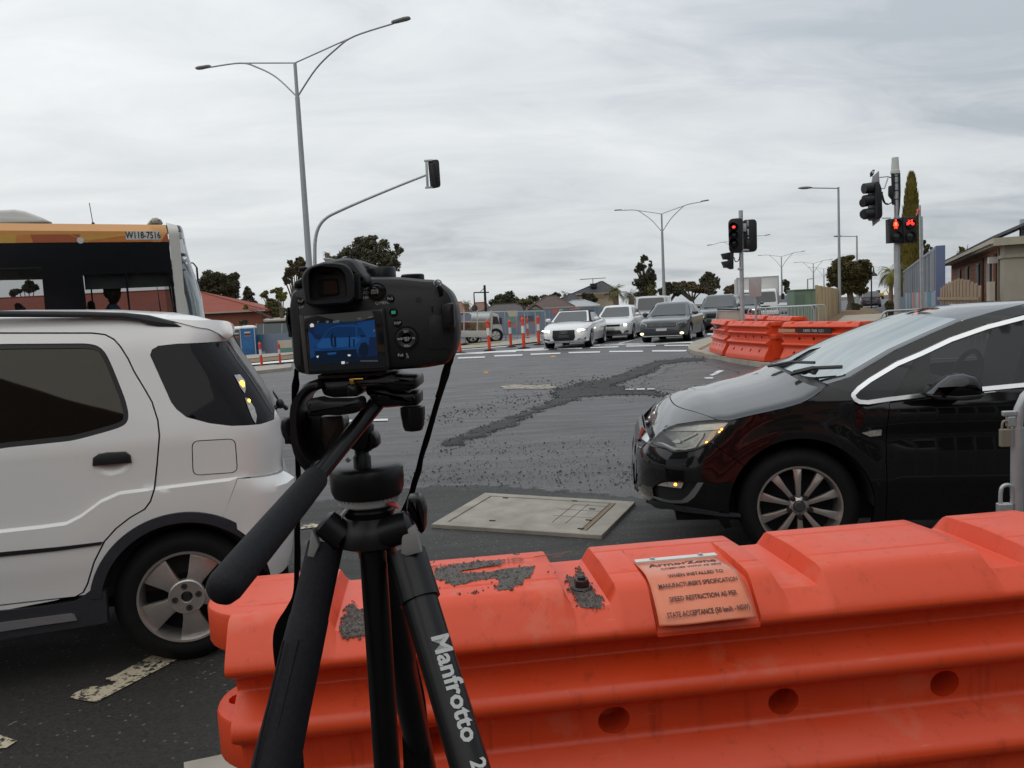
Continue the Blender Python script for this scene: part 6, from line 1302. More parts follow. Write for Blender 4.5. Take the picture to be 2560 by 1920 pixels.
gcar('white_sedan', (4.15, 33.0, G(4.4, 33.5)), rad(72), 'white sedan with one yellowish headlight lit, between the convertible and the grey sedan', 'car', m_wcar,
     dict(L=4.5, W=1.74, wheel=(.9, 3.45, .32), top=[(0, .60), (.05, .72), (.15, .78), (.6, .88), (1.3, .97), (2.4, .99), (3.6, 1.02), (4.2, 1.0), (4.4, .92), (4.5, .7)], green=((1.15, .96), (1.9, 1.43), (2.85, 1.44), (3.7, 1.02)),
     front=[('headlight', [(.48, .60), (.74, .62), (.80, .70), (.66, .73), (.50, .68)], m_lens, {'lit': 1, 'bulbs': ((.64, .665, .07, .045),)}), ('grille', [(-.40, .60), (.40, .60), (.42, .68), (-.42, .68)], m_gril, {}), ('lower_grille', [(-.50, .30), (.50, .30), (.42, .44), (-.42, .44)], m_gril, {}), ('number_plate', rect(-.19, .46, .19, .56), m_plw, {'off': .03}), ('fog_recess', [(.58, .34), (.74, .36), (.74, .42), (.60, .42)], m_gril, {'pair': 1})]))
box_top = [(0, .82), (.04, .98), (.15, 1.02), (1.2, 1.10), (2.4, 1.12), (4.1, 1.12), (4.2, .7)]
gcar('pale_four_wheel_drive', (aty(1410, 700, 38.5).x - .2, 38.5, .08), rad(74), 'pale grey boxy four-wheel drive with an upright windscreen behind the white sedan', 'car', m_jeep,
     dict(L=4.2, W=1.87, wheel=(.7, 3.2, .40), zb=.35, top=box_top, green=((1.25, 1.10), (1.55, 1.80), (4.05, 1.80), (4.15, 1.10)), wb=.88, wt=.82, plan=[(0, .86), (.06, .9), (.3, .93), (4.0, .95), (4.2, .94)], side=((.03, .3), (.34, .6), (.64, .95)), mirror=m_gril,
     front=[('headlight', [(.5 + .1 * math.cos(a * .628), .85 + .1 * math.sin(a * .628)) for a in range(10)], m_lens, {}), ('grille', rect(-.36, .72, .36, .96), m_gril, {}), ('bumper', rect(-.85, .45, .85, .62), m_gril, {'off': .08, 'd': .2})]))
suvp = dict(L=4.6, W=1.86, wheel=(.92, 3.6, .35), zb=.25, top=[(0, .70), (.05, .86), (.15, .92), (.6, 1.02), (1.25, 1.10), (2.4, 1.12), (4.2, 1.14), (4.5, 1.0), (4.6, .7)], green=((1.15, 1.09), (1.95, 1.66), (4.0, 1.66), (4.5, 1.12)), side=((.03, .32), (.35, .62), (.65, .92)),
     front=[('headlight', [(.44, .78), (.74, .80), (.84, .90), (.66, .90), (.46, .85)], m_lens, {'lit': 'left', 'bulbs': ((.60, .85, .14, .02),)}), ('grille', rect(-.42, .66, .42, .86), m_gril, {}), ('lower_grille', rect(-.6, .34, .6, .50), m_gril, {}), ('number_plate', rect(-.19, .52, .19, .62), m_plw, {'off': .03})])
gcar('dark_wagon', (aty(1530, 700, 35.5).x + .35, 35.5, .10), rad(70), 'dark blue-grey high wagon with roof rails just behind the grey sedan', 'car', m_dsuv, suvp)
gcar('dark_wagon', (aty(1602, 700, 43.5).x + .1, 43.5, .11), rad(72), 'dark wagon half hidden behind the traffic light pole in front of the white truck', 'car', m_dsuv, suvp)
sp2 = dict(suvp); sp2['front'] = suvp['front'][:2]
gcar('silver_wagon', (aty(1688, 700, 60).x + .2, 60, .11), rad(76), 'silver wagon seen between the white truck and the green cabinet', 'car', mat('silver_car_paint', (.40, .42, .44), .3, .6, coat=.8), sp2)
# ------------------------------------------------------------------ white box truck and the flatbed truck
def truck_box(px0, px1, ytop, Y, rz):
    a = aty(px0, ytop, Y); b = aty(px1, ytop, Y); c = (a + b) / 2; W = (b.x - a.x)
    t = thing('box_truck', (c.x, Y, .1), 'white box truck facing the lights behind the dark wagons, green writing inside its windscreen', 'truck', rz)
    H = a.z - .1; L = dict(local=True); w2 = W / 2
    mb = MB(); mb.box((3.6, 0, (H + 1.05) / 2), (5.0, W, H - 1.05)); mb.build('cargo_box', mat('truck_box_white', (.60, .60, .58), .5, nz=(1, .05)), t, None, bev=.03, **L)
    for s_ in (-1, 1): mb = MB(); mb.box((1.095, s_ * (w2 - .03), (H + 1.05) / 2), (.03, .07, H - 1.0)); mb.build('corner_trim', m_galv, t, None, bev=.008, **L)
    mb = MB(); mb.box((1.092, 0, H - .03), (.03, W, .07)); mb.build('top_trim', m_galv, t, None, bev=.008, **L)
    mb = MB(); mb.slab([V(p) for p in ((0, -w2 * .86, .45), (0, w2 * .86, .45), (-.05, w2 * .86, 1.12), (.28, w2 * .80, 1.98), (.45, w2 * .76, 2.02))] + [V(p) for p in ((.45, -w2 * .76, 2.02), (.28, -w2 * .80, 1.98), (-.05, -w2 * .86, 1.12))], 1.2, .05, V((1, 0, 0)))
    P = lambda y: [V((.0, y, .42)), V((-.06, y, .8)), V((-.03, y, 1.12)), V((.24, y * .94, 1.95)), V((.42, y * .92, 2.05)), V((1.05, y * .92, 2.05)), V((1.05, y, .42))]
    mb = MB(); mb.loft([P(-w2 * .88), P(w2 * .88)]); mb.build('cab', m_white, t, 30, bev=.05, **L)
    F_ = lambda y, z, o=.012: V((lerp(-.03, .24, (z - 1.12) / .83) - o, y * lerp(1, .94, (z - 1.12) / .83), z))
    mb = MB(); mb.slab(roundpoly([F_(-w2 * .80, 1.20), F_(w2 * .80, 1.20), F_(w2 * .80, 1.86), F_(-w2 * .80, 1.86)], .12, 4), .012, 0, V((1, 0, 0))); ws_ = mb.build('windscreen', m_cg, t, None, **L)
    M4 = wmx(t) @ frame4(F_(w2 * .45, 1.38, .016), V((0, -1, .12)), V((.3, 0, 1))); lettering('AFS', .26, M4, emi('green_writing', (.22, .55, .05)), ws_, sx=1.2, shear=.3)
    mb = MB(); mb.slab([V((-.075, y, z)) for y, z in ((-.7, .72), (.7, .72), (.66, .98), (-.66, .98))], .03, .005, V((1, 0, 0))); mb.build('grille', m_gril, t, None, **L)
    mb = MB(); mb.box((-.08, 0, .52), (.2, W * .92, .24)); mb.build('bumper', m_white, t, None, bev=.04, **L)
    for s_ in (-1, 1):
        mb = MB(); mb.box((-.06, s_ * w2 * .68, .82), (.08, .30, .22)); mb.build('headlight', m_lens, t, None, bev=.03, **L)
        mb = MB(); mb.tube([(.1, s_ * w2 * .88, 1.25), (-.1, s_ * (w2 + .12), 1.35), (-.1, s_ * (w2 + .12), 1.7), (.15, s_ * w2 * .86, 1.85)], .018, 6); fr = mb.build('mirror_bracket', m_galv, t, 40, **L)
        mb = MB(); mb.box((-.12, s_ * (w2 + .12), 1.52), (.08, .20, .38)); mb.build('wing_mirror', m_blk, fr, None, bev=.03, **L)
        q = [V((x, s_ * (w2 * .885 if z < 1.3 else w2 * .84), z)) for x, z in ((.12, 1.2), (.95, 1.2), (.95, 1.85), (.32, 1.85))]; mb = MB(); mb.slab(q, .02, 0, V((0, -s_, 0))); mb.build('side_window', m_cg, t, None, **L)
        for x in (.75, 4.8): wheel(t, (x, s_ * (w2 - .2), .42), .42, .26, .26, 'five', m_galv, 8, s_)
    mb = MB(); mb.box((3.2, 0, .85), (5.8, .9, .35)); mb.build('chassis', m_void, t, None, **L); return t
truck_box(1594, 1683, 599, 51.0, rad(76))
# flatbed with a stake tray and a tank, facing right behind the bollards
fr0 = gnd(*zz('B1', 200, 1040)); t = thing('tray_truck', (aty(*zz('B1', 520, 980), 41.5).x, 41.5, G(-1, 41)), 'white tray truck with a caged tray and a silver tank behind orange bollards', 'truck', rad(178)); L = dict(local=True)
def tp_(x, y): p = aty(*zz('B1', x, y), 41.5); return (p.x - t.location.x, p.z - t.location.z)
cab = [tp_(*p) for p in ((478, 745), (535, 760), (560, 850), (575, 900), (575, 985), (480, 1000))]; W = 1.9
m_tw = mat('tray_white', (.46, .46, .45), .5, nz=(3, .08))
def wl_(pts, y, d, b, name, m, par=t, sm=40):
    mb = MB(); mb.slab([V((t.location.x + x, 41.5 + y, t.location.z + z)) for x, z in pts], d, b); return mb.build(name, m, par, sm)
cb_ = wl_(cab, -.9, 1.8, .06, 'cab', m_tw)
wl_([tp_(*p) for p in ((490, 775), (530, 780), (548, 845), (490, 850))], -.915, .02, 0, 'side_window', m_cg, cb_); wl_([tp_(*p) for p in ((545, 785), (572, 790), (575, 850), (552, 850))], -1.1, .08, .02, 'wing_mirror', m_blk, cb_)
wl_([tp_(*p) for p in ((-700, 905), (480, 905), (480, 965), (-700, 965))], -1.0, 2.0, .02, 'tray', m_tw)
for x in (230, 350, 475, 120, 0, -150, -300, -450, -600): wl_([tp_(x - 5, 720), tp_(x + 5, 720), tp_(x + 5, 910), tp_(x - 5, 910)], -.98, .06, 0, 'tray_post', m_tw)
for y in (745, 825): wl_([tp_(-600, y - 4), tp_(478, y - 4), tp_(478, y + 4), tp_(-600, y + 4)], -.97, .04, 0, 'tray_rail', m_tw)
p0 = tp_(290, 800); p1 = tp_(470, 800); mb = MB(); mb.cyl((t.location.x + p0[0], 41.5, t.location.z + p0[1]), (t.location.x + p1[0], 41.5, t.location.z + p1[1]), .36, n=24); mb.build('tank', m_galv, t, 40, bev=.06)
wl_([tp_(*p) for p in ((160, 830), (300, 815), (470, 850), (470, 905), (160, 905))], -.6, 1.2, .04, 'load', mat('load_brown', (.20, .13, .08), .9, nz=(4, .4)))
wl_([tp_(*p) for p in ((160, 820), (280, 835), (280, 880), (160, 880))], -.75, .1, .03, 'load', mat('load_maroon', (.16, .05, .05), .9))
for x in (310, 520, -420):
    c = tp_(x, 1000); wheel(t, (0, 0, 0), .36, .22, .22, 'five', m_galv, 8, 1); w_ = [q for q in bpy.data.objects if q.parent == t and q.name.startswith('wheel')][-1]
    w_.location = Matrix.Rotation(rad(178), 4, 'Z').inverted() @ V((c[0], -.85, .36))
# ------------------------------------------------------------------ street lights and signals
m_pole = mat('pole_grey', (.36, .38, .39), .5, .3, nz=(2, .06)); m_lum = mat('luminaire_grey', (.20, .205, .20), .5); m_sig = mat('signal_black', (.010, .010, .012), .5, nz=(8, .2)); m_sigl = mat('unlit_lens', (.02, .021, .022), .25)
def double_light(apex, left, right, Y, dl, dr, ra, label, base_px=None, drop=1.25, group='double-arm street lights'):
    A = aty(*apex, Y); Lp = aty(*left, Y + dl); Rp = aty(*right, Y + dr); s_ = Y / 31.0
    bx = A.x; t = thing('street_lamp', (bx, A.y, G(bx, A.y)), label, 'street lamp', 0, group)
    mb = MB(); mb.tube([(bx, A.y, G(bx, A.y)), (bx, A.y, A.z - drop * s_ ** .3), ], [ra * 1.7, ra * 1.05], 12); mb.tube([(bx, A.y, A.z - drop * s_ ** .3), A], [ra * .8, ra * .75], 10); mb.build('pole', m_pole, t, 40)
    for P in (Lp, Rp):
        d = P - A; P = P - d.normalized() * .72; d = P - A; j = A + V((0, 0, -drop * s_ ** .3)); k = A + d * .62 + V((0, 0, .10 * s_ ** .3))
        lo = [j, j.lerp(k, .35) + V((0, 0, .28)), j.lerp(k, .7) + V((0, 0, .22)), k, P]
        mb = MB(); mb.tube(smoothline(lo, 5), ra * .36, 8); mb.tube([A, k], ra * .30, 8); am = mb.build('arm', m_pole, t, 50)
        h = V((d.x, d.y, d.z * .25)).normalized(); sd = h.cross(V((0, 0, 1))).normalized(); up = sd.cross(h); hs_ = .16 if Y < 40 else .2
        q = P - h * .05; out = [(0, -.06), (.1, -.10), (.55, -.13), (.72, -.08), (.74, 0), (.72, .08), (.55, .13), (.1, .10), (0, .06)]
        mb = MB(); mb.slab([q + h * a + sd * b for a, b in out], .09, .03, up); mb.build('luminaire', m_lum, am, 40)
    return t
double_light((637, 136), (423, 147), (887, 36), 31, 2.1, -2.1, .085, 'tall double-arm street lamp towering over the camera on the left')
far_l = 'double-arm street lamp standing over the grey sedan'
double_light((1429, 462), (1327, 453), (1532, 431), 72, 3, -3, .10, 'double-arm street lamp rising behind the boxy four-wheel drive and the grey sedan')
double_light((1600, 519), (1527, 531), (1664, 507), 104, 4, -4, .09, 'double-arm street lamp whose pole hides behind the middle traffic light')
double_light(zz('B4', 855, 715), zz('B4', 595, 700), zz('B4', 1118, 652), 140, 5, -5, .11, 'double-arm street lamp behind the right corner of the white truck')
double_light(zz('B4', 1208, 790), zz('B4', 992, 780), zz('B4', 1420, 744), 172, 6, -6, .12, 'double-arm street lamp above the near end of the beige fence')
double_light(zz('B4', 1325, 850), zz('B4', 1148, 836), zz('B4', 1480, 822), 210, 6, -6, .12, 'faint distant double-arm street lamp left of the round brown tree')
def single_light(top, tip, Y, r, label, base=None):
    A = aty(*top, Y); P = aty(*tip, Y - 1.5); P = P + (A - P).normalized() * .5; g_ = G(A.x, A.y); t = thing('street_lamp', (A.x, A.y, g_), label, 'street lamp', 0, 'single-arm street lamps')
    mb = MB(); mb.tube([(A.x, A.y, g_), A], [r * 1.4, r * .9], 12); mb.build('pole', m_pole, t, 40)
    mb = MB(); mb.tube([A + V((0, 0, -.1)), P], r * .5, 8); am = mb.build('arm', m_pole, t, 40); d = (P - A).normalized(); mb = MB(); mb.ell(P, (.55, .2, .10), 12, 8); mb.build('luminaire', m_lum, am, 50)
single_light((1811, 404), (1728, 406), 62, .085, 'single-arm street lamp in front of the round brown tree')
single_light(zz('B4', 1690, 482), zz('B4', 1445, 490), 100, .10, 'smaller single-arm street lamp rising out of the round brown tree')
single_light(zz('B4', 1145, 962), zz('B4', 1215, 958), 190, .15, 'tiny distant single-arm street lamp above the green cabinet')
def bracket_lamp(a, b, Y, label):
    A = aty(*a, Y); B = aty(*b, Y); t = thing('bracket_lamp', (A.x, A.y, G(A.x, A.y)), label, 'street lamp', 0)
    mb = MB(); mb.tube([(A.x, A.y, G(A.x, A.y)), A], .07, 8); mb.build('pole', m_sig, t, 40); mb = MB(); mb.tube(smoothline([A, A.lerp(B, .5) + V((0, 0, .35)), B + V((0, 0, .25)), B], 4), .05, 6); mb.build('bracket', m_sig, t, 40)
    mb = MB(); mb.lathe(B, (0, 0, 1), [(.38, -.55), (.30, -.35), (.12, -.2), (.06, .1)], 12); mb.build('lamp_shade', m_sig, t, 40)
bracket_lamp((425, 578), (409, 580), 55, 'dark old-style bracket street lamp beside the bus windscreen')
bracket_lamp(zz('B4', 1850, 850), zz('B4', 1875, 868), 79, 'dark bell-shaped hanging street lamp at the right of the round brown tree')
pA = aty(*zz('B1', 410, 490), 70); t = thing('utility_pole', (pA.x, 70, G(pA.x, 70)), 'dark thin pole with a crossarm and hanging lamp above the tray truck', 'pole'); L = dict()
mb = MB(); mb.tube([(pA.x, 70, G(pA.x, 70)), pA], [.13, .10], 8); mb.build('pole', m_sig, t, 40); a = aty(*zz('B1', 312, 558), 70); b = aty(*zz('B1', 452, 556), 70)
mb = MB(); mb.tube([a, b], .06, 6); mb.tube([a + (b - a) * .4, pA + V((0, 0, -.2))], .03, 6); mb.build('crossarm', m_sig, t, 40); mb = MB(); mb.lathe(a, (0, 0, 1), [(.30, -1.6), (.25, -1.2), (.06, -1.0), (.05, 0)], 10); mb.build('lamp_shade', m_sig, t, 40)
# mast arm signal at the left, seen from behind
Y = 33.0; P = [aty(x, y, Y) for x, y in ((686, 720), (682, 600), (680, 545), (682, 512), (690, 488), (706, 470), (735, 455), (790, 431), (860, 402), (921, 378))]
t = thing('mast_arm_signal', (P[0].x, Y, G(P[0].x, Y)), 'curved grey mast arm holding one traffic signal head seen from its back', 'traffic light')
P[0] = V((P[1].x + .02, Y, G(P[0].x, Y))); sp_ = smoothline(P, 5); mb = MB(); mb.tube(sp_, [lerp(.085, .045, i / (len(sp_) - 1)) for i in range(len(sp_))], 12); mb.build('mast_arm', m_galv, t, 50)
def slabY(name, k, pts, Y, d, b, m, par, r=0, dirn=V((0, 1, 0))):
    q = [aty(*(zz(k, *p) if k != 'D' else p), Y) for p in pts]
    if r: q = roundpoly(q, r, 4)
    mb = MB(); mb.slab(q, d, b, dirn); return mb.build(name, m, par, 40)
slabY('target_board', 'D', [(924, 346), (948, 344), (952, 404), (930, 408)], Y, .03, .005, m_sig, t, .12); slabY('signal_body', 'D', [(927, 352), (937, 351), (941, 402), (932, 403)], Y - .22, .22, .03, m_sig, t, .05)
slabY('bracket', 'D', [(918, 347), (923, 346), (926, 405), (921, 406)], Y - .1, .12, .01, m_galv, t)
for q in ((922, 345), (924, 403)): slabY('clamp', 'D', [(q[0] - 6, q[1]), (q[0] + 12, q[1] - 1), (q[0] + 12, q[1] + 3), (q[0] - 6, q[1] + 4)], Y - .12, .1, .01, m_galv, t)
# middle traffic light
Y = 20.0; b_ = aty(1604, 690, Y); t = thing('traffic_light', (b_.x, Y, G(b_.x, Y)), 'traffic light on a grey pole showing red, its second head turned away', 'traffic light')
top = aty(*zz('B4', 406, 205), Y); mb = MB(); mb.tube([(b_.x, Y, G(b_.x, Y)), aty(*zz('B4', 412, 700), Y), top], .052, 16); mb.build('pole', m_galv, t, 40)
hd = slabY('signal_head', 'B4', [(276, 330), (300, 295), (400, 286), (431, 300), (432, 655), (400, 673), (310, 672), (285, 640)], Y - .12, .10, .02, m_sig, t, .05)
for i, (x, y) in enumerate(((330, 388), (330, 478), (332, 568))):
    c = aty(*zz('B4', x, y), Y - .14); ax = V((-.35, -.93, -.05)).normalized(); u, v = orth(ax); n = 20
    mb = MB(); mb.loft([[c + ax * h + (u * math.cos(2 * math.pi * k / n) + v * math.sin(2 * math.pi * k / n)) * .115 for k in range(n)] for h in (-.02, .16)], False); mb.build('visor', m_sig, hd, 50)
    mb = MB(); mb.lathe(c - ax * .0, ax, [(.105, 0), (.07, .02), (.001, .028)], 20); mb.build('lens', m_sigl, hd, 50)
    if i == 0: mb = MB(); mb.ell(c + ax * .03 + V((0, 0, .0)), (.040, .02, .030), 14, 8); mb.build('lit_lens', m_red, hd, 60)
h2 = slabY('signal_head', 'B4', [(433, 310), (560, 299), (585, 325), (590, 630), (565, 660), (436, 667)], Y + .04, .06, .012, m_sig, t, .06); slabY('signal_body', 'B4', [(470, 530), (520, 525), (522, 615), (472, 620)], Y - .02, .06, .01, m_sig, h2)
for q in ([(475, 318), (495, 316), (497, 380), (478, 382)], [(480, 410), (496, 408), (499, 478), (483, 480)], [(484, 498), (498, 496), (499, 516), (486, 518)], [(433, 350), (470, 345), (472, 435), (435, 440)], [(432, 632), (500, 630), (500, 652), (432, 656)]): slabY('fitting', 'B4', q, Y - .03, .05, .006, m_galv, h2)
ps = slabY('pedestrian_head', 'B4', [(290, 664), (332, 660), (330, 850), (318, 852), (285, 838)], Y - .10, .26, .02, m_sig, t)
for q in ([(208, 680), (292, 664), (292, 742), (232, 742)], [(212, 768), (292, 756), (292, 834), (240, 836)]): slabY('visor', 'B4', q, Y - .09, .24, .02, m_sig, ps)
mb = MB(); mb.tube(smoothline([aty(*zz('B4', *q), Y) for q in ((332, 720), (345, 765), (370, 768), (388, 740), (395, 690))], 5), .012, 6); mb.build('cable', m_sig, t, 50)
b2 = slabY('push_button_mount', 'B4', [(385, 840), (430, 838), (430, 860), (385, 862)], Y - .06, .12, .01, m_galv, t)
# right-hand crossing signal
Y = 18.0; b_ = aty(*zz('B3', 1045, 1450), Y); t = thing('crossing_signal', (b_.x, Y, G(b_.x, Y)), 'crossing signal with red walking figure and red bicycle lamps on a thick grey pole', 'traffic light')
mb = MB(); mb.tube([(b_.x + .01, Y, G(b_.x, Y)), aty(*zz('B3', 1041, 1000), Y), aty(*zz('B3', 1038, 670), Y)], [.071, .067, .064], 20); mb.build('pole', m_galv, t, 40)
mb = MB(); mb.tube([aty(*zz('B3', 1038, 690), Y), aty(*zz('B3', 1034, 480), Y), aty(*zz('B3', 1030, 262), Y)], [.05, .052, .055], 16); mb.build('upper_pole', m_galv, t, 40)
mb = MB(); mb.tube([aty(*zz('B3', *q), Y - .03) for q in ((1000, 270), (1006, 400), (1000, 500), (1012, 560))], .035, 8); mb.tube([aty(*zz('B3', *q), Y - .03) for q in ((1062, 270), (1066, 450), (1062, 560), (1052, 660))], .024, 8); mb.build('cable_bundle', m_sig, t, 50)
for y in (300, 360, 430, 510): a = aty(*zz('B3', 1034, y), Y); mb = MB(); mb.lathe(a, (0, 0, 1), [(.063, -.008), (.063, .008)], 16); mb.build('strap_clamp', m_sig, t, 40)
c0 = aty(*zz('B3', 1025, 275), Y); c1 = aty(*zz('B3', 1024, 125), Y); mb = MB(); H_ = c1.z - c0.z; mb.lathe(c0, (0, 0, 1), [(.098, 0), (.098, .07), (.085, .08), (.070, H_), (.0, H_)], 28); mb.build('pole_cap', mat('cap_cream', (.56, .58, .54), .5), t, 30)
hd = slabY('target_board', 'B3', [(812, 345), (822, 300), (876, 245), (886, 400), (886, 705), (822, 757), (815, 690)], Y - .02, .04, .006, mat('board_back', (.30, .30, .31), .5, nz=(6, .3)), t)
slabY('signal_body', 'B3', [(842, 345), (880, 340), (905, 405), (914, 660), (895, 690), (842, 692)], Y - .28, .40, .03, m_sig, hd, .05)
for (x0, y0, x1, y1, r_) in ((735, 412, 860, 398, .122), (738, 522, 862, 505, .126), (735, 648, 868, 630, .125), (722, 545, 760, 535, .10), (724, 650, 770, 640, .10)):
    a = aty(*zz('B3', x0, y0), Y - .16); b = aty(*zz('B3', x1, y1), Y - .12); mb = MB(); mb.cyl(a, b, r_ * .93, r_, 22, True); mb.build('visor', m_sig, hd, 40)
mb = MB()
for pts in (((882, 308), (955, 300), (985, 310)), ((958, 312), (925, 412), (890, 408)), ((905, 684), (985, 682))): mb.tube([aty(*zz('B3', *q), Y) for q in pts], .013, 6)
mb.build('bracket', m_galv, t, 40); mb = MB()
for pts in (((905, 440), (912, 520), (945, 556), (985, 545), (1008, 515)), ((908, 470), (930, 540), (960, 552))): mb.tube(smoothline([aty(*zz('B3', *q), Y - .02) for q in pts], 5), .014, 6)
mb.build('cable', m_sig, t, 50); slabY('detector', 'B3', [(980, 385), (1005, 375), (1012, 470), (1000, 500), (978, 470)], Y - .1, .12, .02, m_sig, t)
for (xa, xb, nm) in ((972, 1094, 'man'), (1098, 1222, 'bike')):
    box = slabY('lantern', 'B3', [(xa, 690 if nm == 'man' else 672), (xb, 684 if nm == 'man' else 670), (xb + 3, 905), (xa + 3, 912)], Y - .20, .20, .015, m_sig, t)
    cxm = (xa + xb) / 2 + 2
    for yy in (738, 852):
        c = aty(*zz('B3', cxm, yy), Y - .20); mb = MB(); n = 24; mb.loft([[c + V((.105 * math.cos(2 * math.pi * k / n), -h, .105 * math.sin(2 * math.pi * k / n))) for k in range(n // 2 * 0, n)] for h in (0, .05)], False); mb.build('visor', m_sig, box, 50)
        mb = MB(); mb.lathe(c, (0, -1, 0), [(.10, .002), (.06, .01), (.001, .014)], 24); mb.build('lens', m_sigl, box, 50)
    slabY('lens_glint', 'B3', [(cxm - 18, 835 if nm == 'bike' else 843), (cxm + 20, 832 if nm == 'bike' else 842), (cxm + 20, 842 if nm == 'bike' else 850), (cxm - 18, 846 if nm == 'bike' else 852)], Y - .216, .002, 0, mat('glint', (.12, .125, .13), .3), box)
    if nm == 'man':
        mh = mat('lit_orange_red', (.8, .1, .03), .3, em=(1.0, .16, .03), ems=3.0)
        mb = MB(); mb.ell(aty(*zz('B3', 1031, 704), Y - .222), (.020, .006, .022), 12, 8)
        mb.slab([aty(*zz('B3', *q), Y - .224) for q in ((1016, 718), (1046, 718), (1056, 755), (1049, 758), (1043, 738), (1046, 780), (1034, 782), (1031, 752), (1028, 782), (1016, 780), (1019, 738), (1013, 758), (1006, 755))], .006, .001); mb.build('lit_figure', m_red, box, 40)
        mb = MB(); mb.slab([aty(*zz('B3', *q), Y - .2262) for q in ((1023, 722), (1039, 722), (1041, 752), (1031, 748), (1021, 752))], .002); mb.build('lit_core', mh, box, None)
    else:
        mb = MB()
        for x in (1138, 1188): c = aty(*zz('B3', x, 735), Y - .222); mb.tube([c + V((.026 * math.cos(k * math.pi / 8), 0, .026 * math.sin(k * math.pi / 8))) for k in range(17)], .0055, 6, False)
        w3 = lambda x, y: aty(*zz('B3', x, y), Y - .222)
        for a, b in (((1138, 735), (1150, 708)), ((1150, 708), (1180, 706)), ((1150, 708), (1164, 735)), ((1164, 735), (1182, 708)), ((1178, 698), (1188, 735)), ((1172, 698), (1190, 697)), ((1138, 735), (1164, 735)), ((1142, 702), (1156, 702))): mb.tube([w3(*a), w3(*b)], .0055, 6)
        mb.build('lit_bicycle', m_red, box, 50)
# magpie perched on the board
bp = aty(*zz('B3', 812, 300), Y); bd = thing('bird', bp, 'small black and white bird perched on top of the traffic signal board', 'bird')
def bz(x, y, dy=0): return aty(*zz('B3', x, y), Y + dy)
mb = MB(); sp_ = smoothline([bz(796, 304), bz(804, 288), bz(812, 268), bz(822, 250), bz(830, 241)], 4); n = len(sp_)
rr = [.006, .012, .016, .022, .030, .036, .040, .042, .041, .038, .034, .030, .027, .027, .026, .022, .012]
mb.tube(sp_, rr[:n], 14); mb.build('body', mat('bird_black', (.012, .012, .014), .5), bd, 60)
mb = MB(); mb.ell(bz(818, 262, -.03), (.02, .02, .035), 10, 8, Matrix.Rotation(rad(25), 3, 'Y')); mb.build('white_patch', mat('bird_white', (.6, .6, .6), .7), bd, 60)
mb = MB(); mb.cyl(bz(833, 240), bz(841, 236), .008, .001, 8); mb.build('beak', mat('beak_grey', (.3, .3, .3), .5), bd, 40)
mb = MB(); mb.tube([bz(812, 285), bz(817, 302)], .004, 5); mb.tube([bz(808, 285, .01), bz(820, 300, .01)], .004, 5); mb.build('feet', MATS['bird_black'], bd, 40)
# plain thin posts with a pink ribbon behind the signal, back of a road sign
Y = 24.0
for (x0, y0, r_, lb) in ((1251, 565, .030, 'taller thin grey post with a pink ribbon tied near its top'), (1268, 668, .032, 'shorter thin grey post close beside the ribboned post')):
    a = aty(*zz('B3', x0, y0), Y); t = thing('post', (a.x + .05, Y, G(a.x, Y)), lb, 'post'); mb = MB(); mb.tube([(a.x + .05, Y, G(a.x, Y)), a], r_, 10); mb.build('pole', m_galv, t, 40)
    if y0 < 600: slabY('ribbon', 'B3', [(1228, 602), (1250, 592), (1262, 600), (1258, 630), (1240, 618), (1226, 660), (1220, 655), (1232, 625)], Y - .06, .05, .008, mat('ribbon_pink', (.75, .20, .22), .7), t)
Y = 21.5; a = aty(*zz('B2', 1428, 355), Y); t = thing('road_sign', (a.x, Y, G(a.x, Y)), 'pale rectangular back of a road sign on a thin post before the truck', 'sign')
slabY('sign_plate', 'B2', [(1370, 345), (1488, 350), (1488, 520), (1375, 525)], Y - .03, .02, .003, mat('sign_back', (.46, .44, .44), .6), t, .03); mb = MB(); mb.tube([(a.x + .02, Y + .02, G(a.x, Y)), a + V((0, .02, 0))], .03, 10); mb.build('post', m_galv, t, 40)
# ------------------------------------------------------------------ walls, fences, houses
def onwall(A, B, k, x, y):
    """picture point -> (distance along A-B, height) on the vertical plane through A and B"""
    d = (B - A); d.z = 0; d.normalize(); nrm = V((-d.y, d.x, 0)); r_ = ray(*(zz(k, x, y) if k != 'D' else (x, y))); s = (A - EYE).dot(nrm) / r_.dot(nrm); p = EYE + r_ * s
    return ((p - A).dot(d), p.z)
def wallpt(A, B, s, z, off=0.0):
    d = (B - A); d.z = 0; d.normalize(); nrm = V((d.y, -d.x, 0)); return V((A.x, A.y, 0)) + d * s + nrm * off + V((0, 0, z))
mural_c = {n: mat('mural_' + n, c, .7, nz=(1, .06)) for n, c in dict(blue=(.165, .20, .27), lav=(.25, .275, .34), cream=(.52, .47, .36), teal=(.075, .20, .25), green=(.13, .27, .22), red=(.48, .13, .12), dark=(.045, .05, .06), white=(.55, .54, .50), pink=(.55, .22, .22), pale=(.33, .40, .42)).items()}
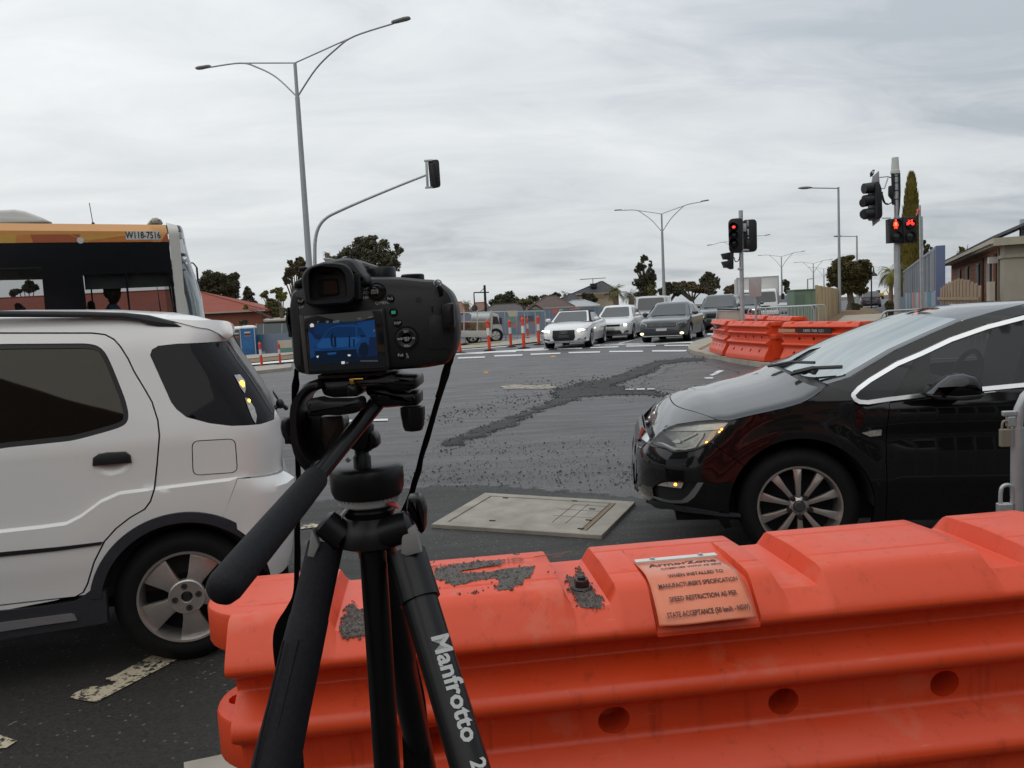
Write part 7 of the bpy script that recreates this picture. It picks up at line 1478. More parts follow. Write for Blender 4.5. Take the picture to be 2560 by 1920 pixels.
# long painted fence across the far side of the road
def xat(px, Y): p = aty(px, 720, Y); return V((p.x, Y, 0))
WA = xat(380, 64); WB = xat(1500, 50)
t = thing('painted_fence', (WA.x, WA.y, G(WA.x, WA.y)), 'long low blue-grey fence painted with teal, cream, green and red patches', 'fence', math.atan2(WB.y - WA.y, WB.x - WA.x))
Lw = (WB - WA).length; nseg = 40
zt_ = lambda s: pl([onwall(WA, WB, 'B7', 600, 563), onwall(WA, WB, 'B7', 1170, 530), onwall(WA, WB, 'B1', 500, 733), onwall(WA, WB, 'B1', 980, 712), onwall(WA, WB, 'B1', 1560, 690)], s)
mb = MB(); rs = []
for i in range(nseg + 1):
    s = Lw * i / nseg; z1 = zt_(s); rs.append([wallpt(WA, WB, s, -2.0, .08), wallpt(WA, WB, s, z1, .08), wallpt(WA, WB, s, z1, -.08), wallpt(WA, WB, s, -2.0, -.08)])
mb.loft(rs); mb.build('fence_panel', mural_c['blue'], t, 30)
def patch(k, pts, c, off=.095): mb = MB(); mb.slab([wallpt(WA, WB, *onwall(WA, WB, k, *p), off) for p in pts], .02, 0, V((0, 1, 0))); mb.build('painted_patch', mural_c[c], t, None)
for k, pts, c in (('B7', [(560, 578), (752, 568), (720, 692), (560, 697)], 'teal'), ('B7', [(994, 672), (1300, 655), (1300, 800), (1062, 815)], 'cream'), ('B7', [(1035, 826), (1300, 815), (1300, 908), (1040, 916)], 'green'), ('B7', [(690, 880), (762, 866), (792, 940), (700, 950)], 'white'),
                  ('B1', [(620, 728), (720, 726), (720, 778), (642, 780)], 'cream'), ('B1', [(840, 732), (930, 730), (930, 790), (842, 790)], 'teal'), ('B1', [(610, 785), (720, 790), (720, 835), (610, 838)], 'green'), ('B1', [(735, 776), (865, 770), (872, 824), (740, 826)], 'dark'), ('B1', [(692, 832), (722, 830), (722, 884), (674, 886)], 'red'),
                  ('B1', [(850, 822), (896, 820), (890, 862), (868, 866)], 'red'), ('B1', [(1033, 712), (1096, 708), (1090, 752), (1050, 758)], 'red'), ('B1', [(1340, 706), (1450, 697), (1450, 720), (1340, 735)], 'teal'), ('B1', [(660, 892), (722, 886), (726, 940), (650, 946)], 'teal'), ('B1', [(1200, 706), (1290, 702), (1290, 712), (1200, 716)], 'pink'), ('B1', [(1100, 710), (1140, 708), (1140, 730), (1100, 732)], 'pale')): patch(k, pts, c)
for i in range(1, 26):
    s = Lw * i / 26; mb = MB(); z1 = zt_(s); mb.slab([wallpt(WA, WB, s - .03, -1.9, .10), wallpt(WA, WB, s + .03, -1.9, .10), wallpt(WA, WB, s + .03, z1, .10), wallpt(WA, WB, s - .03, z1, .10)], .02, 0, V((0, 1, 0))); mb.build('joint', mural_c['lav'], t, None)
# grey screen fence above it at the left
SA2 = xat(560, 70); SB2 = xat(760, 68); t = thing('screen_fence', (SA2.x, 70, -1), 'dark grey screen fence with steel posts standing above the painted fence', 'fence'); mb = MB()
P = [onwall(SA2, SB2, 'B7', *q) for q in ((590, 372), (1300, 345), (1300, 600), (590, 600))]; mb.slab([wallpt(SA2, SB2, *q) for q in P], .05, 0, V((0, 1, 0))); mb.build('screen', mat('screen_grey', (.10, .10, .105), .8, nz=(1, .1)), t, None)
for x in (600, 735, 1075):
    P = [onwall(SA2, SB2, 'B7', x + dx, y) for dx, y in ((-8, 362), (8, 362), (8, 600), (-8, 600))]; mb = MB(); mb.slab([wallpt(SA2, SB2, q[0], q[1], .06) for q in P], .06, 0, V((0, 1, 0))); mb.build('post', m_galv, t, None)
# temporary wire fence in front of the tray truck and painted fence
FA = xat(985, 43); FB = xat(1270, 41); t = thing('temporary_fence', (FA.x, 43, G(FA.x, 43)), 'temporary wire fence with thin steel posts behind the orange bollards', 'fence')
for x in (222, 365, 478, 595, 700, 778, 878, 968):
    a = onwall(FA, FB, 'B1', x, 738); b = onwall(FA, FB, 'B1', x + 12, 1000); mb = MB(); mb.tube([wallpt(FA, FB, *a), wallpt(FA, FB, b[0], -.05)], .028, 8); mb.build('post', m_galv, t, 40)
mb = MB(); a = onwall(FA, FB, 'B1', 100, 744); b = onwall(FA, FB, 'B1', 968, 728); c = onwall(FA, FB, 'B1', 968, 985)
for z0, z1 in ((a[1], b[1]), (.15, .15)): mb.tube([wallpt(FA, FB, a[0], z0), wallpt(FA, FB, b[0], z1)], .02, 6)
mb.build('rail', m_galv, t, 40); mb = MB()
for i in range(90): s = lerp(a[0], b[0], i / 89); mb.tube([wallpt(FA, FB, s, .1), wallpt(FA, FB, s, lerp(a[1], b[1], i / 89))], .0035, 3, False)
o = mb.build('wire_mesh', m_galv, t, None); o['kind'] = 'stuff'
# portable toilets
def toilet(cx_, cy, w, h, rz, c, label):
    z0 = G(cx_, cy) - .05; t = thing('portable_toilet', (cx_, cy, z0), label, 'toilet', rz); L = dict(local=True)
    m = mat('toilet_' + c[0], c[1], .5, nz=(2, .08)); mb = MB(); mb.box((0, 0, h * .47), (w, w, h * .90)); mb.build('cabin', m, t, None, bev=.04, **L)
    rs = []
    for k, zz_, in ((1.04, h * .90), (1.05, h * .94), (.92, h * .975), (.6, h * 1.0), (.1, h * 1.01)): rs.append([V((k * w / 2 * a, k * w / 2 * b, zz_)) for a, b in ((-1, -1), (1, -1), (1, 1), (-1, 1))])
    mb = MB(); mb.loft(rs); mb.build('roof', m_white, t, 30, bev=.03, **L)
    mb = MB(); mb.box((0, -w / 2 - .01, h * .46), (w * .76, .03, h * .80)); dr_ = mb.build('door', m, t, None, bev=.01, **L)
    mb = MB()
    for i in range(5): mb.box((0, -w / 2 - .035, h * (.10 + .035 * i)), (w * .66, .02, .03))
    mb.build('vent_slats', m, dr_, None, **L)['kind'] = 'stuff'
    for zz_, hh_, cc in ((.775, .05, 'white'), (.72, .07, 'dark'), (.67, .045, 'red')): mb = MB(); mb.box((0, -w / 2 - .032, h * zz_), (w * .40, .012, h * hh_)); mb.build('door_sign', mural_c[cc], dr_, None, **L)
    for s_ in (-1, 1): mb = MB(); mb.box((s_ * w * .49, -w * .49, h * .46), (.06, .06, h * .9)); mb.build('corner_post', mat('toilet_trim', (.42, .45, .48), .5), t, None, **L)
p = aty(*zz('B7', 485, 945), 60.6); toilet(p.x, p.y, 1.05, 2.32, rad(8), ('blue', (.02, .13, .33)), 'bright blue portable toilet with a white roof by the painted fence')
p = aty(*zz('B7', 290, 940), 60.9); toilet(p.x, p.y, 1.05, 2.32, rad(4), ('grey', (.085, .09, .10)), 'dark grey portable toilet with a white roof beside the blue one')
# houses
m_tile = lambda n, c: mat(n, c, .75, nz=(1.2, .15), bump=(3, .3, .05), scale3=(.3, .3, 9))
def house(label, k, eL, eR, rL, rR, Y, D, wallm, roofm, z0=None, wins=(), overhang=.5, gable=False, rz=0.0):
    a, b = aty(*zz(k, *eL), Y), aty(*zz(k, *eR), Y); c, d = aty(*zz(k, *rL), Y + D / 2), aty(*zz(k, *rR), Y + D / 2); ze_ = (a.z + b.z) / 2; zr = (c.z + d.z) / 2; base = G(a.x, Y) - .3 if z0 is None else z0
    t = thing('house', ((a.x + b.x) / 2, Y, base), label, 'house', 0)
    x0, x1 = a.x + overhang, b.x - overhang; y0, y1 = Y + overhang, Y + D - overhang
    mb = MB(); mb.box(((x0 + x1) / 2, (y0 + y1) / 2, (ze_ + base) / 2), (x1 - x0, y1 - y0, ze_ - base)); mb.build('wall', wallm, t, None)
    vs = [V((a.x, Y, ze_)), V((b.x, Y, ze_)), V((b.x, Y + D, ze_)), V((a.x, Y + D, ze_)), V((c.x, Y + D / 2, zr)), V((d.x, Y + D / 2, zr))]
    vb = [p + V((0, 0, -.18)) for p in vs[:4]]
    mb = MB(); mb.add(vs + vb, [[0, 1, 5, 4], [1, 2, 5], [2, 3, 4, 5], [3, 0, 4], [0, 6, 7, 1], [1, 7, 8, 2], [2, 8, 9, 3], [3, 9, 6, 0], [6, 9, 8, 7]]); rf = mb.build('roof', roofm, t, None)
    mb = MB()
    for p, q in ((vs[0], vs[4]), (vs[1], vs[5]), (vs[4], vs[5])): mb.tube([p, q], .09, 6)
    mb.build('ridge_capping', roofm, rf, 40)
    mb = MB(); mb.box(((a.x + b.x) / 2, Y - .05, ze_ - .06), (b.x - a.x, .12, .14)); mb.build('gutter', mat('gutter_beige', (.40, .37, .30), .6), rf, None)
    for (k2, pts, m) in wins:
        q = [aty(*zz(k2, *p), Y + overhang - .05) for p in pts]; mb = MB(); mb.slab(q, .08, 0); f = mb.build('window', m, t, None)
    return t, rf
m_brick = mat('red_brick', (.26, .085, .055), .85, nz=(6, .2)); m_beige = mat('beige_render', (.46, .39, .28), .85, nz=(1, .08)); m_wing = mat('window_glass_dark', (.03, .035, .04), .1)
house('red brick house with a red tiled hip roof behind the portable toilets', 'A1', (-600, 1005), (2100, 985), (-300, 785), (1500, 835), 80, 9, m_brick, m_tile('red_tiles', (.27, .065, .042)))
t, rf = house('low brick building with a flat pale fascia right of the red tiled roof', 'B7', (735, 290), (1300, 285), (800, 262), (1290, 262), 76, 7, m_brick, mat('fascia_pale', (.46, .42, .36), .7), wins=[('B7', [(745, 320), (1080, 325), (1080, 400), (745, 400)], m_wing)])
house('small house with a rusty red roof just right of the camera', 'B1', (60, 728), (262, 728), (110, 645), (195, 650), 95, 9, m_brick, m_tile('rust_tiles', (.22, .085, .05)))
house('house with a white gable end above the tray truck', 'B1', (270, 722), (470, 715), (330, 650), (420, 650), 100, 9, m_white, m_tile('brown_red_tiles', (.17, .075, .05)))
house('low dark-roofed house behind the painted fence left of the big brown roof', 'B1', (370, 728), (850, 722), (500, 660), (690, 672), 84, 10, m_brick, m_tile('dark_tiles', (.060, .048, .044)))
t, rf = house('house with a wide brown hip roof and a small cream gable', 'B1', (790, 700), (1240, 690), (985, 590), (1060, 592), 78, 10, m_brick, m_tile('brown_tiles', (.085, .052, .043)))
q = [aty(*zz('B1', *p), 77.5) for p in ((820, 712), (880, 680), (945, 712))]; mb = MB(); mb.slab(q, 2); mb.build('gable', m_beige, t, None); q2 = [aty(*zz('B1', *p), 77.3) for p in ((808, 718), (880, 674), (955, 718), (955, 710), (880, 664), (808, 710))]; mb = MB(); mb.slab([q2[0], q2[1], q2[4], q2[5]], 2.6); mb.slab([q2[1], q2[2], q2[3], q2[4]], 2.6); mb.build('gable_roof', MATS['brown_tiles'], t, None)
t, rf = house('low house with a shiny grey metal roof beneath the two-storey house', 'B1', (1120, 690), (1480, 680), (1220, 625), (1330, 635), 92, 9, m_beige, mat('metal_roof', (.33, .345, .36), .35, .4))
t, rf = house('two-storey beige house with a dark hip roof and roof cooler', 'B1', (1205, 575), (1660, 552), (1480, 455), (1500, 457), 120, 12, m_beige, m_tile('charcoal_tiles', (.036, .036, .042)), wins=[('B1', [(1430, 572), (1500, 570), (1500, 612), (1430, 614)], m_wing)])
q = [aty(*zz('B1', *p), 122) for p in ((1390, 475), (1447, 472), (1447, 510), (1392, 512))]; mb = MB(); mb.slab(q, 1.6); mb.build('roof_cooler', m_sig, t, None)
q = [aty(*zz('B1', *p), 118.5) for p in ((1418, 568), (1512, 566), (1512, 618), (1418, 620))]; mb = MB(); mb.slab(q, .1); mb.build('window_frame', mat('frame_brown', (.25, .16, .10), .7), t, None)
a = aty(*zz('B1', 1408, 432), 124); mb = MB(); mb.tube([a, a + V((0, 0, -3))], .05, 5); mb.tube([a + V((-2, 0, 0)), a + V((2, 0, .05))], .05, 5); mb.build('tv_aerial', m_sig, t, None)
q = [aty(*zz('B1', *p), 88) for p in ((1130, 640), (1190, 565), (1250, 580), (1235, 640))]; 
t, rf = house('house with a dark roof tower behind the shiny grey roof', 'B1', (1135, 640), (1290, 640), (1185, 568), (1240, 572), 100, 7, m_beige, MATS['charcoal_tiles'])
# ------------------------------------------------------------------ right-hand side: path, walls, brick house, cabinet
sheet('dirt_verge', gp([(1180, 1500), (1250, 1425), (1500, 1328), (1600, 1296), (1760, 1280), (1880, 1296), (1990, 1340), (1560, 1375), (1400, 1560)], 'B4'), .03, m_dirt, 1.0, edge=.1)
sheet('path', gp([(1390, 1560), (1420, 1482), (1555, 1372), (1975, 1348), (2150, 1350), (2150, 1600)], 'B4'), .04, mat('path_concrete', (.42, .38, .31), .85, nz=(1.5, .08)), 1.0)
sheet('path', gp([(1880, 1296), (1905, 1285), (1890, 1250), (1960, 1240), (2010, 1262), (2060, 1345), (1985, 1342)], 'B4'), .05, mat('path_asphalt', (.09, .09, .10), .8), 1.5)
def along(A, B, s): return A.lerp(B, s)
BA = V((15.4, 40.0, 0)); BBn = V((28.3, 68.5, 0)); t = thing('panel_fence', (BA.x, BA.y, G(15, 40)), 'tall beige panel fence running away beside the footpath', 'fence', math.atan2(BBn.y - BA.y, BBn.x - BA.x))
m_bf = [mat('beige_panel', (.47, .36, .19), .7, nz=(.6, .06)), mat('beige_panel_dark', (.40, .30, .17), .7, nz=(.6, .06))]; Lb = (BBn - BA).length  # darker beige for the posts and one panel
for i in range(9):
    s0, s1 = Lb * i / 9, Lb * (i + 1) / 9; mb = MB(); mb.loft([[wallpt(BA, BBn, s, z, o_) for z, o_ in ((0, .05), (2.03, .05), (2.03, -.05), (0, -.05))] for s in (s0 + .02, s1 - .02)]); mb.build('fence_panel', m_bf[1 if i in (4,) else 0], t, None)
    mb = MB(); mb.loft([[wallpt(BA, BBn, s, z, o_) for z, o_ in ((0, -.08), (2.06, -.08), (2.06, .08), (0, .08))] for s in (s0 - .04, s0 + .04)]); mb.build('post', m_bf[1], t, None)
# green cabinet
Y = 38.6; c = lambda x, y: aty(*zz('B4', x, y), Y); a = c(1000, 1090); b = c(1182, 1082); t = thing('cabinet', ((a.x + b.x) / 2, Y, .08), 'large pale green electrical cabinet at the near end of the beige fence', 'cabinet'); m_gc = mat('cabinet_green', (.155, .22, .155), .55, nz=(2, .06)); Wc = b.x - a.x + .25; Hc = a.z - .08; L = dict(local=True)
mb = MB(); mb.box((.1, .5, Hc / 2), (Wc, 1.0, Hc)); mb.build('cabinet_body', m_gc, t, None, bev=.02, **L); mb = MB(); mb.box((.1, .48, Hc + .02), (Wc + .06, 1.08, .05)); mb.build('cabinet_lid', m_gc, t, None, bev=.01, **L)
mb = MB(); mb.box((-.12, -.012, Hc * .74), (Wc * .42, .03, Hc * .30)); mb.build('vent_panel', mat('cabinet_green_dark', (.12, .175, .125), .6), t, None, bev=.01, **L); mb = MB(); mb.box((.1 + Wc * .33, -.012, Hc * .5), (.02, .03, Hc * .94)); mb.build('door_edge', m_gc, t, None, **L); mb = MB(); mb.box((.1 + Wc * .40, -.03, Hc * .5), (.05, .05, .16)); mb.build('handle', m_sig, t, None, **L)
# noise wall with coloured panels
NA = V((15.7, 29.2, 0)); NB = V((38.6, 79.5, 0)); Ln = (NB - NA).length; t = thing('noise_wall', (NA.x, NA.y, .1), 'tall noise wall with a violet-blue end pillar and coloured lower panels', 'wall', math.atan2(NB.y - NA.y, NB.x - NA.x))
mb = MB(); d = (NB - NA).normalized(); e = V((d.y, -d.x, 0)); q = [NA + e * -.10, NA + e * .20, NA + e * .20 + d * .5, NA + e * -.10 + d * .5]; mb.slab([p + V((0, 0, -.3)) for p in q], 3.4, 0, V((0, 0, 1))); mb.build('end_pillar', mat('pillar_blue', (.13, .165, .285), .7, nz=(1, .05)), t, None)
cols = ['lav', 'teal', 'lav', 'lav', 'red', 'pale', 'lav', 'pink', 'teal', 'lav', 'blue', 'pale', 'lav', 'teal']
glz = mat('noise_glazing', (.17, .18, .20), .25, nz=(.8, .1)); ns = 22
def nq(name, s0, s1, z0, z1, o0, o1, m): mb = MB(); mb.loft([[wallpt(NA, NB, s, z, o_) for z, o_ in ((z0, -o0), (z1, -o0), (z1, -o1), (z0, -o1))] for s in (s0, s1)]); return mb.build(name, m, t, None)
for i in range(ns):
    s0, s1 = .5 + (Ln - .5) * i / ns, .5 + (Ln - .5) * (i + 1) / ns
    nq('lower_panel', s0, s1 - .06, -.3, 1.45, .08, -.02, mural_c[cols[i % 14]])
    if i == 0: nq('upper_panel', s0, s1, 1.46, 3.08, .08, -.02, mural_c['lav']); nq('upper_panel', s0 + .3, s1 - .5, 1.5, 3.0, .10, .085, mat('panel_grey', (.16, .16, .17), .6))
    else:
        nq('glazing', s0, s1, 1.46, 3.0, .03, .0, glz)
        for j in range(3): s = lerp(s0, s1, j / 3); nq('mullion', s, s + (.16 if j == 0 else .07), 1.45, 3.05, .10, -.02, mural_c['lav'] if j else m_galv)
nq('top_rail', .5, Ln, 3.0, 3.10, .10, -.04, mural_c['lav'])
for i in range(10): mb = MB(); s = .5 + i * 1.1 + random.uniform(0, .3); mb.slab([wallpt(NA, NB, s + a, z, .10) for a, z in ((0, 0), (.9, 0), (.9, .25 + .3 * (i % 3)), (.2, .5 + .2 * (i % 2)))], .01, 0, V((1, 0, 0))); mb.build('painted_patch', mural_c[('green', 'pale', 'teal', 'white')[i % 4]], t, None)
# brick house at the right edge
HA = V((14.95, 24.2, 0)); HBk = V((23.6, 43.0, 0)); dh = (HBk - HA).normalized(); eh = V((dh.y, -dh.x, 0)); t = thing('house', (HA.x, HA.y, .1), 'brown brick house with a beige corner pier and tin roof at the right edge', 'house', math.atan2(dh.y, dh.x)); Lh = (HBk - HA).length
mbk = mat('brown_brick', (.30, .135, .075), .85, nz=(4, .12)); tt = mbk.node_tree; bk = tt.nodes.new('ShaderNodeTexBrick'); bk.inputs['Scale'].default_value = 1.0; bk.inputs['Brick Width'].default_value = .48; bk.inputs['Row Height'].default_value = .086 * 2; bk.inputs['Mortar Size'].default_value = .018
tcn = tt.nodes.new('ShaderNodeTexCoord'); sx_ = tt.nodes.new('ShaderNodeSeparateXYZ'); cb_ = tt.nodes.new('ShaderNodeCombineXYZ'); ad = tt.nodes.new('ShaderNodeMath'); tt.links.new(tcn.outputs['Object'], sx_.inputs[0]); tt.links.new(sx_.outputs[0], ad.inputs[0]); tt.links.new(sx_.outputs[1], ad.inputs[1]); tt.links.new(ad.outputs[0], cb_.inputs[0]); tt.links.new(sx_.outputs[2], cb_.inputs[1]); tt.links.new(cb_.outputs[0], bk.inputs['Vector'])
bk.inputs['Color1'].default_value = (.55, .235, .125, 1); bk.inputs['Color2'].default_value = (.43, .17, .09, 1); bk.inputs['Mortar'].default_value = (.40, .31, .23, 1); tt.links.new(bk.outputs[0], tt.nodes['Principled BSDF'].inputs['Base Color'])
W_ = lambda s, o_, z: HA + dh * s + eh * o_ + V((0, 0, z))
def hb_(name, s0, s1, o0, o1, z0, z1, m, par=None): mb = MB(); mb.slab([W_(s0, o0, z0), W_(s1, o0, z0), W_(s1, o1, z0), W_(s0, o1, z0)], z1 - z0, 0, V((0, 0, 1))); return mb.build(name, m, par or t, None)
hb_('wall', .9, Lh, .15, 9, -.2, 2.80, mbk); hb_('corner_pier', 0.0, .9, .02, 1.9, -.2, 2.72, mat('pier_beige', (.37, .34, .27), .85, nz=(1, .08))); hb_('pier_capital', -.06, .96, -.04, 1.96, 2.35, 2.45, MATS['pier_beige']); hb_('downpipe', .98, 1.10, -.02, .13, -.2, 2.7, mat('pipe_taupe', (.24, .20, .16), .6)); mat('garage_beige', (.44, .39, .30), .8); hb_('front_wall', .5, .9, 1.9, 9, -.2, 2.7, mbk); hb_('dark_door', .44, .52, 2.0, 4.4, -.2, 2.3, mat('dark_brown_door', (.06, .035, .025), .6))
m_fas = mat('fascia_beige', (.40, .36, .28), .6); hb_('fascia', -.3, Lh + .3, -.30, -.23, 2.72, 2.95, m_fas); hb_('front_fascia', -.36, -.28, -.30, 9, 2.72, 2.95, m_fas); hb_('soffit', -.3, Lh, -.4, 1.5, 2.78, 2.80, m_fas)
mb = MB(); rv = [W_(-.35, -.28, 2.94), W_(Lh + .3, -.28, 2.94), W_(Lh + .3, 4.7, 5.0), W_(-.35, 4.7, 5.0), W_(-.35, 9.8, 2.94), W_(Lh + .3, 9.8, 2.94)]; mb.add(rv, [[0, 1, 2, 3], [3, 2, 5, 4]]); rf = mb.build('roof', mat('tin_roof', (.13, .14, .155), .45, .3, nz=(1, .1)), t, None, recalc=False); sd_ = rf.modifiers.new('thick', 'SOLIDIFY'); sd_.thickness = .08
mb = MB(); mb.add([W_(.1, .1, 2.8), W_(.1, 9, 2.8), W_(.1, 4.7, 4.85)], [[0, 1, 2]]); mb.build('gable', MATS['garage_beige'], t, None); hb_('vent_pipe', 1.2, 1.45, .6, .85, 2.9, 3.55, m_galv, rf)
for s in (4.0, 7.4, 11.5, 15):
    f = hb_('window', s, s + 1.1, .10, .16, .5, 2.45, m_wing); hb_('blind', s + .1, s + 1.0, .085, .10, 1.5, 2.4, mat('blind_pale', (.36, .35, .34), .8), f)
hb_('timber_panel', 2.6, 3.2, .10, .16, .2, 2.6, mat('dark_timber', (.10, .055, .03), .7)); hb_('timber_panel', 6.2, 6.7, .10, .16, .2, 2.6, MATS['dark_timber'])
hb_('flood_light', 1.3, 1.5, -.25, .10, 2.25, 2.45, m_white)
# paling fence with rounded tops
QA = V((13.1, 22.2, 0)); QB = V((15.4, 28.6, 0)); t = thing('picket_fence', (QA.x, QA.y, 0), 'weathered brown timber picket fence with a wavy top before the brick house', 'fence', math.atan2(QB.y - QA.y, QB.x - QA.x)); m_pk = mat('picket_timber', (.30, .215, .14), .85, nz=(3, .2), scale3=(6, 6, .6))
n = 13; Lq = (QB - QA).length
for i in range(n):
    s = Lq * (i + .5) / n; h = 1.50 + .26 * math.sin(math.pi * (i / 12.0)) + random.uniform(-.02, .02); mb = MB(); P = [wallpt(QA, QB, s + a, z) for a, z in ((-.17, 0), (.17, 0), (.17, h), (.13, h + .06), (-.13, h + .06), (-.17, h))]; mb.slab(P, .03, 0, V((1, 0, 0))); mb.build('picket', m_pk, t, None)
mb = MB()
for z in (.4, 1.2): mb.bar(wallpt(QA, QB, 0, z, -.06), wallpt(QA, QB, Lq, z, -.06), .05, .09)
mb.build('rail', m_pk, t, None); p = aty(*zz('B3', 1905, 1268), 21.5); mb = MB(); mb.box((p.x, 21.5, p.z / 2), (.14, .14, p.z)); mb.build('end_post', mat('picket_pale', (.42, .37, .30), .8), t, None)
# ------------------------------------------------------------------ traffic island, more barriers, crowd barriers
isl = gp([(812, 1018), (828, 990), (880, 958), (1000, 922), (1300, 890), (2200, 860), (2400, 1190), (1600, 1196), (1200, 1130), (1100, 1105), (985, 1092), (940, 1072), (880, 1062), (830, 1045)], 'B2')
o = panel('traffic_island', isl, [], lambda x, y: (x, y, G(x, y) + .11), m_conc, None, .5, lip=.14, lipdir=V((0, 0, -1))); o['kind'] = 'structure'
sheet('asphalt_spill', gp([(930, 1062), (1000, 1035), (985, 1050), (1080, 1045), (1060, 1062), (1160, 1080), (1090, 1085), (1180, 1112), (1010, 1095)], 'B2'), .118, m_road3, .3)
med = gp([(-700, 1290), (300, 1235), (600, 1200), (1240, 1150), (1240, 1220), (620, 1290), (-700, 1380)], 'B7'); o = panel('median_island', med, [], lambda x, y: (x, y, G(x, y) + .12), m_conc, None, .8, lip=.14, lipdir=V((0, 0, -1))); o['kind'] = 'structure'
sheet('footpath', gp([(-700, 1180), (560, 1110), (1300, 1040), (1300, 1080), (560, 1140), (-700, 1230)], 'B7'), .06, m_white, 1)
sheet('verge', gp([(-700, 1050), (480, 1020), (620, 985), (1300, 940), (1300, 1020), (530, 1095), (-700, 1170)], 'B7'), .05, m_dirt, 1, edge=.1)
sheet('kerb_edging', gp([(-700, 980), (430, 955), (1300, 905), (1300, 945), (480, 1030), (-700, 1060)], 'B7'), .08, m_conc, 1)
sheet('median', gp([(130, 1090), (160, 1060), (640, 1010), (920, 965), (940, 1015), (640, 1050)], 'B1'), .05, m_conc, 1)
sheet('verge', gp([(150, 1035), (560, 1005), (560, 1030), (330, 1050)], 'B1'), .06, mat('dry_verge', (.30, .24, .13), .9), 1)
p2 = make_barrier(V((0, 0, 0)), 0, 'x', False, 'orange plastic barriers')
def place_b(a, b, lab, o=None):
    a = V(a); b = V(b); d = b - a; t = o or copy_tree(p2); t.location = (a.x, a.y, G(a.x, a.y) + .115); t.rotation_euler = (0, 0, math.atan2(d.y, d.x)); t['label'] = lab; return t
bs_ = [((5.46, 21.2, 0), (5.24, 18.98, 0), 'orange plastic barrier at the far left of the chain, by the island tip'), ((5.22, 18.85, 0), (5.50, 16.6, 0), 'middle orange barrier of the chain, its end facing the black hatchback'), ((5.66, 16.5, 0), (6.45, 14.35, 0), 'orange barrier carrying a black phone number label, partly behind the black hatchback'),
       ((6.98, 23.6, 0), (6.92, 21.35, 0), 'orange barrier standing behind the chain beside the steel crowd barriers'), ((6.92, 21.2, 0), (6.80, 18.95, 0), 'orange barrier behind the chain, its top showing above the middle barrier')]
made = []
for i, (a, b, lab) in enumerate(bs_): made.append(place_b(a, b, lab, p2 if i == len(bs_) - 1 else None))
for t_, x0, x1, s_ in ((made[2], .55, 1.5, '1800 768 121'), (made[0], .5, 1.2, '1800')):
    mb = MB(); mb.box(((x0 + x1) / 2, -.132, .650), (x1 - x0, .012, .085)); lb = mb.build('phone_label', mat('label_black', (.012, .012, .016), .5), t_, None, local=True); lettering(s_, .085 if len(s_) > 5 else .075, wmx(t_) @ frame4(V(((x0 + x1) / 2, -.1395, .650)), V((1, 0, 0)), V((0, 0, 1))), m_prt, lb, sx=1.25)
mb = MB(); mb.box((.25, -.132, .650), (.5, .010, .07)); mb.build('scraped_patch', mat('scraped_tan', (.50, .27, .15), .7), made[2], None, local=True)
def crowd(loc, rz, label, L_=2.1, H_=1.08):
    t = thing('crowd_barrier', loc, label, 'barrier', rz, 'steel crowd barriers'); K = dict(local=True)
    P = roundpoly([V((0, 0, .12)), V((0, 0, H_)), V((L_, 0, H_)), V((L_, 0, .12))], [0, .16, .16, 0], 5); mb = MB(); mb.tube([V((0, 0, 0))] + P[1:-1] + [V((L_, 0, 0))], .019, 10); mb.tube([(0, 0, .16), (L_, 0, .16)], .015, 8); mb.build('frame', m_galv, t, 50, **K)
    for i in range(1, 18): mb = MB(); x = L_ * i / 18; mb.tube([(x, 0, .16), (x, 0, H_)], .008, 6); mb.build('bar', m_galv, t, 50, **K)
    for x in (.25, L_ - .25): mb = MB(); mb.tube([(x, -.3, .02), (x, 0, .10), (x, .3, .02)], .014, 6); mb.build('foot', m_galv, t, 50, **K)
    return t
c1 = crowd((aty(*zz('B2', 1365, 700), 27).x, 27, .1), rad(-12), 'steel crowd barrier nearest the green cabinet, with red-white tape at its left end')
mb = MB(); mb.tube([c1.location + V((0, -.05, .95)), c1.location + V((.25, -.05, .75)), c1.location + V((.05, -.05, .6)), c1.location + V((.3, -.05, .95))], .03, 5); mb.build('warning_tape', mat('tape_red', (.6, .08, .08), .5), c1, 40)
crowd((aty(*zz('B2', 1440, 700), 28.2).x, 28.2, .1), rad(-8), 'second steel crowd barrier, standing just behind the nearest one'); crowd((aty(*zz('B2', 1520, 700), 29.4).x, 29.4, .1), rad(-15), 'third steel crowd barrier, farthest back of the row by the cabinet')
crowd((aty(*zz('B3', 893, 1600), 14.6).x, 14.6, .06), rad(-6), 'steel crowd barrier showing only its rounded corner above the black hatchback')
c4 = crowd((aty(*zz('C3', 1010, 1300), 2.95).x, 2.95, 0), rad(-4), 'galvanised crowd barrier with clamps at the right frame edge behind the barrier', 2.1, 1.10)
mb = MB(); z0 = .75; mb.tube([(0, 0, .05), (0, 0, .93)], .0225, 14); mb.build('sleeve', m_galv, c4, 50, local=True)
mb = MB(); mb.box((-.035, -.01, .985), (.05, .02, .02)); mb.box((-.03, -.01, .955), (.03, .02, .04)); mb.build('clamp', m_galv, c4, None, bev=.004, local=True); mb = MB(); mb.box((-.052, -.015, .895), (.036, .022, .065)); mb.tube(smoothline([V((-.064, -.015, .925)), V((-.06, -.015, .955)), V((-.044, -.015, .955)), V((-.04, -.015, .925))], 4), .005, 6); mb.build('padlock', mat('lock_tan', (.26, .23, .18), .5, .4), c4, None, bev=.004, local=True)
mb = MB(); mb.box((-.05, -.01, .60), (.05, .03, .09)); mb.tube(smoothline([V((-.065, -.01, .64)), V((-.062, -.01, .70)), V((-.04, -.01, .715)), V((-.024, -.01, .70)), V((-.022, -.01, .64))], 4), .008, 8); mb.build('hook', m_galv, c4, None, bev=.004, local=True)
